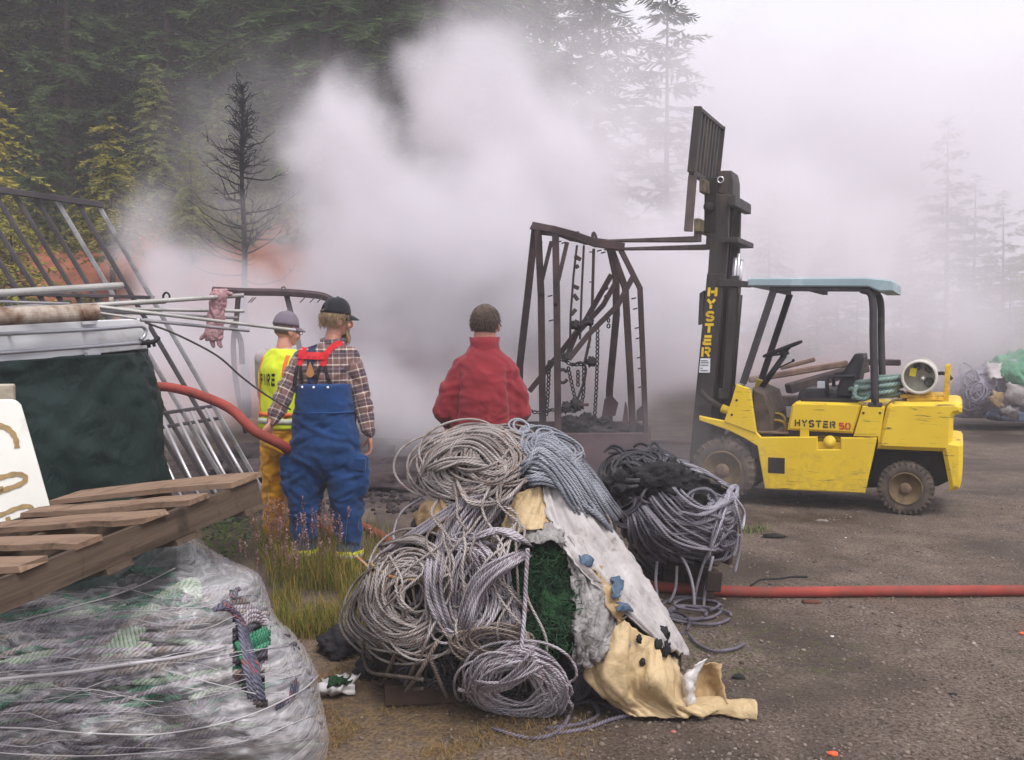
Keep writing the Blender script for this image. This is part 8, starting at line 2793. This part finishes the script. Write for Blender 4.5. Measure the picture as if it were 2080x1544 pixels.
def vegetation():
    rng = random.Random(33)
    # tall grass round the boots
    mb, hb = MB(), MB()
    for k in range(6500):
        px = rng.gauss(640, 75); py = rng.uniform(1095, 1300)
        if px < 520 + (py - 1100) * .25 or px > 800: continue
        b_ = PG(px, py); b_.z = gz(b_.x, b_.y)
        den = mnoise.noise(Vector((b_.x * 3, b_.y * 3, 0)))
        if den < -.25: continue
        blades(mb, rng, b_, rng.uniform(.07, .26) * (1.25 if py < 1210 else .8), rng.uniform(.1, .7), rng.uniform(.0018, .0035))
    o = mb.build('tall_grass', grass_mat('grass_blades', S(72, 92, 30), S(128, 126, 56), S(178, 146, 80))); tag(o, 'tall dry green grass round the boots of the blue overalls', 'grass', kind='stuff')
    mb = MB()
    for k in range(150):
        px = rng.gauss(605, 62); py = rng.uniform(1120, 1215)
        if px < 510 or px > 770: continue
        b_ = PG(px, py)
        h = rng.uniform(.22, .52)
        d = Vector((rng.uniform(-.08, .08), rng.uniform(-.05, .05), 0))
        tip = b_ + d + Vector((0, 0, h))
        mb.tube([b_, b_.lerp(tip, .5) + d * -.2, tip], [.0016, .0014, .001], 3, cap=False)
        n = rng.randint(14, 26); hl = rng.uniform(.06, .11)
        for q in range(n):
            t = q / n
            c = tip + Vector((0, 0, -hl * t))
            a = rng.random() * 6.28; r = .020 * (math.sin(PI * min(1, t * .9 + .1)) + .2) * rng.uniform(.4, 1.2)
            e = c + Vector((math.cos(a) * r, math.sin(a) * r, rng.uniform(.0, .02)))
            w = Vector((-math.sin(a), math.cos(a), .3)) * .0048
            hb.add([c, (c + e) / 2 + w, e, (c + e) / 2 - w], [(0, 1, 2, 3)])
    o = mb.build('grass_stems', grass_mat('grass_stems', S(110, 100, 60), S(140, 112, 80), S(150, 120, 96))); tag(o, 'thin upright stems carrying the violet grass heads', 'grass', kind='stuff')
    o = hb.build('grass_heads', grass_mat('violet_seed_heads', S(128, 92, 96), S(164, 124, 126), S(196, 160, 156))); tag(o, 'violet feathery grass heads in front of the blue overalls', 'grass', kind='stuff')
    # leafy weeds by the pallet
    mb = MB()
    for k in range(900):
        px = rng.gauss(460, 40); py = rng.uniform(1055, 1150)
        if px < 380 or px > 545: continue
        b_ = PG(px, py) + Vector((0, 0, rng.uniform(.02, .20)))
        a = rng.random() * 6.28; d = Vector((math.cos(a), math.sin(a), rng.uniform(-.4, .6))).normalized() * rng.uniform(.03, .06)
        w = d.cross(Vector((0, 0, 1))).normalized() * d.length * .28
        mb.add([b_, b_ + d * .5 + w, b_ + d, b_ + d * .5 - w], [(0, 1, 2, 3)])
    o = mb.build('weeds', grass_mat('weed_leaves', S(34, 56, 26), S(64, 84, 36), S(100, 110, 50))); tag(o, 'dark green leafy weeds beyond the end of the pallet', 'weeds', kind='stuff')
    # short dry grass on the ground, left and foreground
    mb = MB()
    for k in range(15000):
        px = rng.uniform(560, 1350); py = 1200 + 345 * rng.random() ** .8
        if px > 760 and py < 1440: continue
        if px > 900 and rng.random() < (px - 900) / 400: continue
        b_ = PG(px, py)
        if mnoise.noise(Vector((b_.x * 2.6, b_.y * 2.6, 3))) < (-.12 if px < 800 else .12): continue
        b_.z = gz(b_.x, b_.y)
        blades(mb, rng, b_, rng.uniform(.012, .05), rng.uniform(.6, 2.2), rng.uniform(.001, .0022), 2)
    o = mb.build('dry_grass', grass_mat('dry_grass_blades', S(124, 96, 56), S(164, 134, 88), S(110, 104, 60))); tag(o, 'short trampled dry grass on the ground beside the big heap', 'grass', kind='stuff')
    mb = MB()
    for k in range(700):
        px = rng.gauss(1500, 70); py = rng.gauss(1295, 45)
        b_ = PG(px, py)
        if mnoise.noise(Vector((b_.x * 4, b_.y * 4, 8))) < .05: continue
        b_.z = gz(b_.x, b_.y); blades(mb, rng, b_, rng.uniform(.008, .022), rng.uniform(.5, 1.5), .0016, 2)
    for k in range(60):
        b_ = PG(rng.gauss(1530, 14), rng.gauss(1078, 5)); b_.z = .002; blades(mb, rng, b_, rng.uniform(.03, .07), rng.uniform(.4, 1.2), .006, 2)
    o = mb.build('moss', grass_mat('moss_blades', S(70, 84, 36), S(100, 112, 52), S(130, 140, 70))); tag(o, 'thin green moss on the gravel beyond the cream hem', 'moss', kind='stuff')
    # litter
    ORG = mat_plain('orange_scrap', S(232, 92, 48), .5, var=.1, bump=.1)
    WHT = mat_plain('white_scrap', S(216, 214, 210), .6, var=.05, bump=.1)
    BLK = mat_plain('black_scrap', S(30, 28, 28), .8, var=.2)
    RED = mat_plain('pink_scrap', S(176, 96, 96), .7, var=.1)
    for (px, py, s, m, lab) in ((1692, 1534, .022, ORG, 'orange plastic scrap at the bottom edge of the gravel'), (2076, 1288, .018, ORG, 'orange plastic scrap at the right edge of the gravel'),
                                (1690, 1294, .012, WHT, 'small white scrap in the middle of the gravel'), (1718, 1093, .010, WHT, 'tiny white scrap beyond the hose'),
                                (1570, 1092, .05, BLK, 'flat black scrap on the ground in front of the forklift'), (1500, 1378, .03, BLK, 'black scrap beside the cream sheet'),
                                (1368, 1488, .012, RED, 'pink scrap in front of the cream hem'), (1670, 1060, .03, mat_plain('grey_stick', S(120, 110, 104), .9), 'grey splinter on the ground in front of the rear wheel'),
                                (1935, 1413, .02, BLK, 'dark clod on the gravel, low right'), (1648, 1225, .03, mat_plain('rust_stick', S(100, 60, 48), .9), 'rust-coloured stick just below the hose')):
        g = PG(px, py); o = lump('litter', Vector((g.x, g.y, s * .25)), (s * (2 if 'stick' in lab or 'flat' in lab or 'splinter' in lab else 1), s * .7, s * .45), m, hash(lab) % 50, .5, res=2); tag(o, lab, 'litter')
    mb = MB(); mb.tube([PG(*q, .012) for q in catmull([(1525, 1190), (1545, 1178), (1580, 1176), (1610, 1172), (1640, 1172)], 5)], .008, 6); o = mb.build('black_cable', BLK); tag(o, 'short black cable lying just beyond the hose', 'cable')
    # crumpled white film with a green scrap, left of the big heap
    sheet('plastic_scrap', [[PG(648, 1410, .01), PG(690, 1412, .02), PG(725, 1405, .01)], [PG(650, 1395, .05), PG(690, 1390, .07), PG(722, 1385, .04)], [PG(655, 1375, .02), PG(690, 1368, .03), PG(718, 1370, .01)]], mat_plain('film_flap', S(206, 202, 202), .3), 'crumpled white film on the dry grass left of the big heap', 'plastic scrap', n_u=6, n_v=6, crumple=.03, cscale=14, torn=.01, seed=70)
    sheet('netting_scrap', [[PG(665, 1392, .07), PG(690, 1390, .08), PG(715, 1388, .06)], [PG(665, 1378, .08), PG(690, 1374, .09), PG(718, 1374, .06)]], GREENT, 'small dark green netting scrap lying on the crumpled white film', 'netting', n_u=6, n_v=6, crumple=.02, cscale=14, torn=.01, seed=71)
vegetation()
# ------------------------------------------------------------------ smoke
def make_smoke():
    VX = 0.15
    lo, hi = Vector((-9.0, 5.0, -0.15)), Vector((17.0, 30.0, 11.5))
    ng = bpy.data.node_groups.new('smoke_field', 'GeometryNodeTree')
    ng.interface.new_socket('Geometry', in_out='INPUT', socket_type='NodeSocketGeometry')
    ng.interface.new_socket('Geometry', in_out='OUTPUT', socket_type='NodeSocketGeometry')
    N, L = ng.nodes, ng.links
    def new(t, **kw):
        n = N.new(t)
        for k, v in kw.items(): setattr(n, k, v)
        return n
    def setv(sock, v):
        if hasattr(v, 'is_linked'): L.new(v, sock)
        elif hasattr(v, '__len__'): sock.default_value = tuple(v)
        else: sock.default_value = v
    def M(op, a, b=0.0, clamp=False):
        n = new('ShaderNodeMath', operation=op, use_clamp=clamp)
        setv(n.inputs[0], a); setv(n.inputs[1], b)
        return n.outputs[0]
    def V(op, a, b=(0, 0, 0), s=None):
        n = new('ShaderNodeVectorMath', operation=op)
        setv(n.inputs[0], a); setv(n.inputs[1], b)
        if s is not None: n.inputs['Scale'].default_value = s
        return n.outputs['Value'] if op == 'LENGTH' else n.outputs['Vector']
    def NZ(vec, scale, detail, rough=0.5, out='Fac'):
        n = new('ShaderNodeTexNoise')
        n.inputs['Scale'].default_value = scale
        n.inputs['Detail'].default_value = detail
        n.inputs['Roughness'].default_value = rough
        L.new(vec, n.inputs['Vector'])
        return n.outputs[0] if out == 'Fac' else n.outputs[1]
    pos = new('GeometryNodeInputPosition').outputs[0]
    wv = V('SUBTRACT', NZ(pos, 0.42, 3, 0.55, 'Color'), (0.5, 0.5, 0.5))
    warped = V('ADD', pos, V('SCALE', wv, s=2.4))
    bil = NZ(warped, 0.62, 6, 0.64)
    mb_ = new('ShaderNodeMapRange'); bil2 = NZ(warped, 1.9, 4, 0.6)
    L.new(M('ADD', M('MULTIPLY', bil, .72), M('MULTIPLY', bil2, .28)), mb_.inputs[0])
    for i, v in ((1, 0.64), (2, 0.35), (3, 0.0), (4, 1.0)): mb_.inputs[i].default_value = v
    ero = mb_.outputs[0]
    acc = None
    for (px, py, Y, rx, ry, rY, w) in SMOKE_BLOBS:
        c = P(px, py, Y)
        k = Y / FPX
        d = V('LENGTH', V('DIVIDE', V('SUBTRACT', warped, tuple(c)), (rx * k, rY, ry * k)))
        mr = new('ShaderNodeMapRange', interpolation_type='SMOOTHSTEP')
        L.new(d, mr.inputs[0])
        for i, v in ((1, 1.0), (2, 0.05), (3, 0.0), (4, 1.0)): mr.inputs[i].default_value = v
        e = M('SUBTRACT', M('MULTIPLY', mr.outputs[0], 1.75), ero)          # billows eat into the rim
        e = M('MULTIPLY', M('MULTIPLY', e, 1.6, True), w)
        acc = e if acc is None else M('MAXIMUM', acc, e)
    dens = M('MULTIPLY', acc, M('ADD', M('MULTIPLY', bil, 1.7), 0.15))
    dens = M('MAXIMUM', M('SUBTRACT', dens, 0.003), 0.0)
    vc = new('GeometryNodeVolumeCube')
    L.new(dens, vc.inputs['Density'])
    vc.inputs['Min'].default_value = lo
    vc.inputs['Max'].default_value = hi
    for ax, q in zip('XYZ', (hi - lo)):
        vc.inputs['Resolution ' + ax].default_value = int(q / VX)
    m = bpy.data.materials.new('smoke')
    m.use_nodes = True
    t = m.node_tree
    t.nodes.clear()
    pv = t.nodes.new('ShaderNodeVolumePrincipled')
    pv.inputs['Color'].default_value = (0.965, 0.935, 0.972, 1)
    pv.inputs['Density'].default_value = 1.0
    pv.inputs['Anisotropy'].default_value = 0.0
    o = t.nodes.new('ShaderNodeOutputMaterial')
    t.links.new(pv.outputs[0], o.inputs['Volume'])
    sm = new('GeometryNodeSetMaterial'); sm.inputs['Material'].default_value = m
    L.new(vc.outputs[0], sm.inputs['Geometry'])
    go = new('NodeGroupOutput'); L.new(sm.outputs[0], go.inputs[0])
    me = bpy.data.meshes.new('smoke')
    ob = link_mesh('smoke', me, m)
    md = ob.modifiers.new('smoke', 'NODES'); md.node_group = ng
    tag(ob, 'thick pale smoke billowing up from the burnt debris and drifting behind the forklift', 'smoke', kind='stuff')
    return ob
# (px, py, depth, radius px, radius py, radius depth m, extinction per metre)
SMOKE_BLOBS = [
    (900, 570, 13.5, 540, 430, 3.4, 1.3),
    (740, 330, 13.5, 230, 300, 2.2, 1.25),
    (990, 230, 14.5, 290, 280, 2.4, 0.75),
    (1060, 450, 14.0, 420, 360, 2.8, 1.1),
    (480, 640, 13.0, 320, 190, 2.0, 1.1),
    (335, 500, 13.2, 140, 210, 1.3, 0.6),
    (370, 740, 11.6, 420, 190, 1.6, 0.75),
    (820, 820, 12.2, 560, 190, 2.2, 1.0),
    (1250, 650, 13.5, 420, 400, 2.6, 0.85),
    (1120, 200, 16.5, 560, 420, 3.2, 0.16),
    (1400, 330, 19.0, 600, 460, 4.5, 0.34),
    (1600, 600, 15.8, 660, 380, 4.0, 0.42),
    (1780, 350, 20.0, 740, 450, 5.0, 0.34),
    (1950, 600, 21.5, 440, 300, 4.5, 0.22),
    (1930, 700, 17.0, 420, 240, 3.0, 0.12),
    (1320, 960, 8.6, 480, 200, 2.0, 0.05),
    (560, 330, 20.0, 430, 420, 2.6, 0.08),
]
make_smoke()
# ------------------------------------------------------------------ the thin haze over the whole place
def haze():
    mb = MB(); mb.box((0, 38.5, 18.1), (128, 88, 39.2))
    m = bpy.data.materials.new('haze'); m.use_nodes = True; t = m.node_tree; t.nodes.clear()
    pv = t.nodes.new('ShaderNodeVolumePrincipled'); pv.inputs['Color'].default_value = (.96, .94, .98, 1); pv.inputs['Density'].default_value = .0036
    o_ = t.nodes.new('ShaderNodeOutputMaterial'); t.links.new(pv.outputs[0], o_.inputs['Volume'])
    o = mb.build('haze', m); tag(o, 'thin smoky haze hanging over the whole yard', 'haze', kind='stuff')
haze()
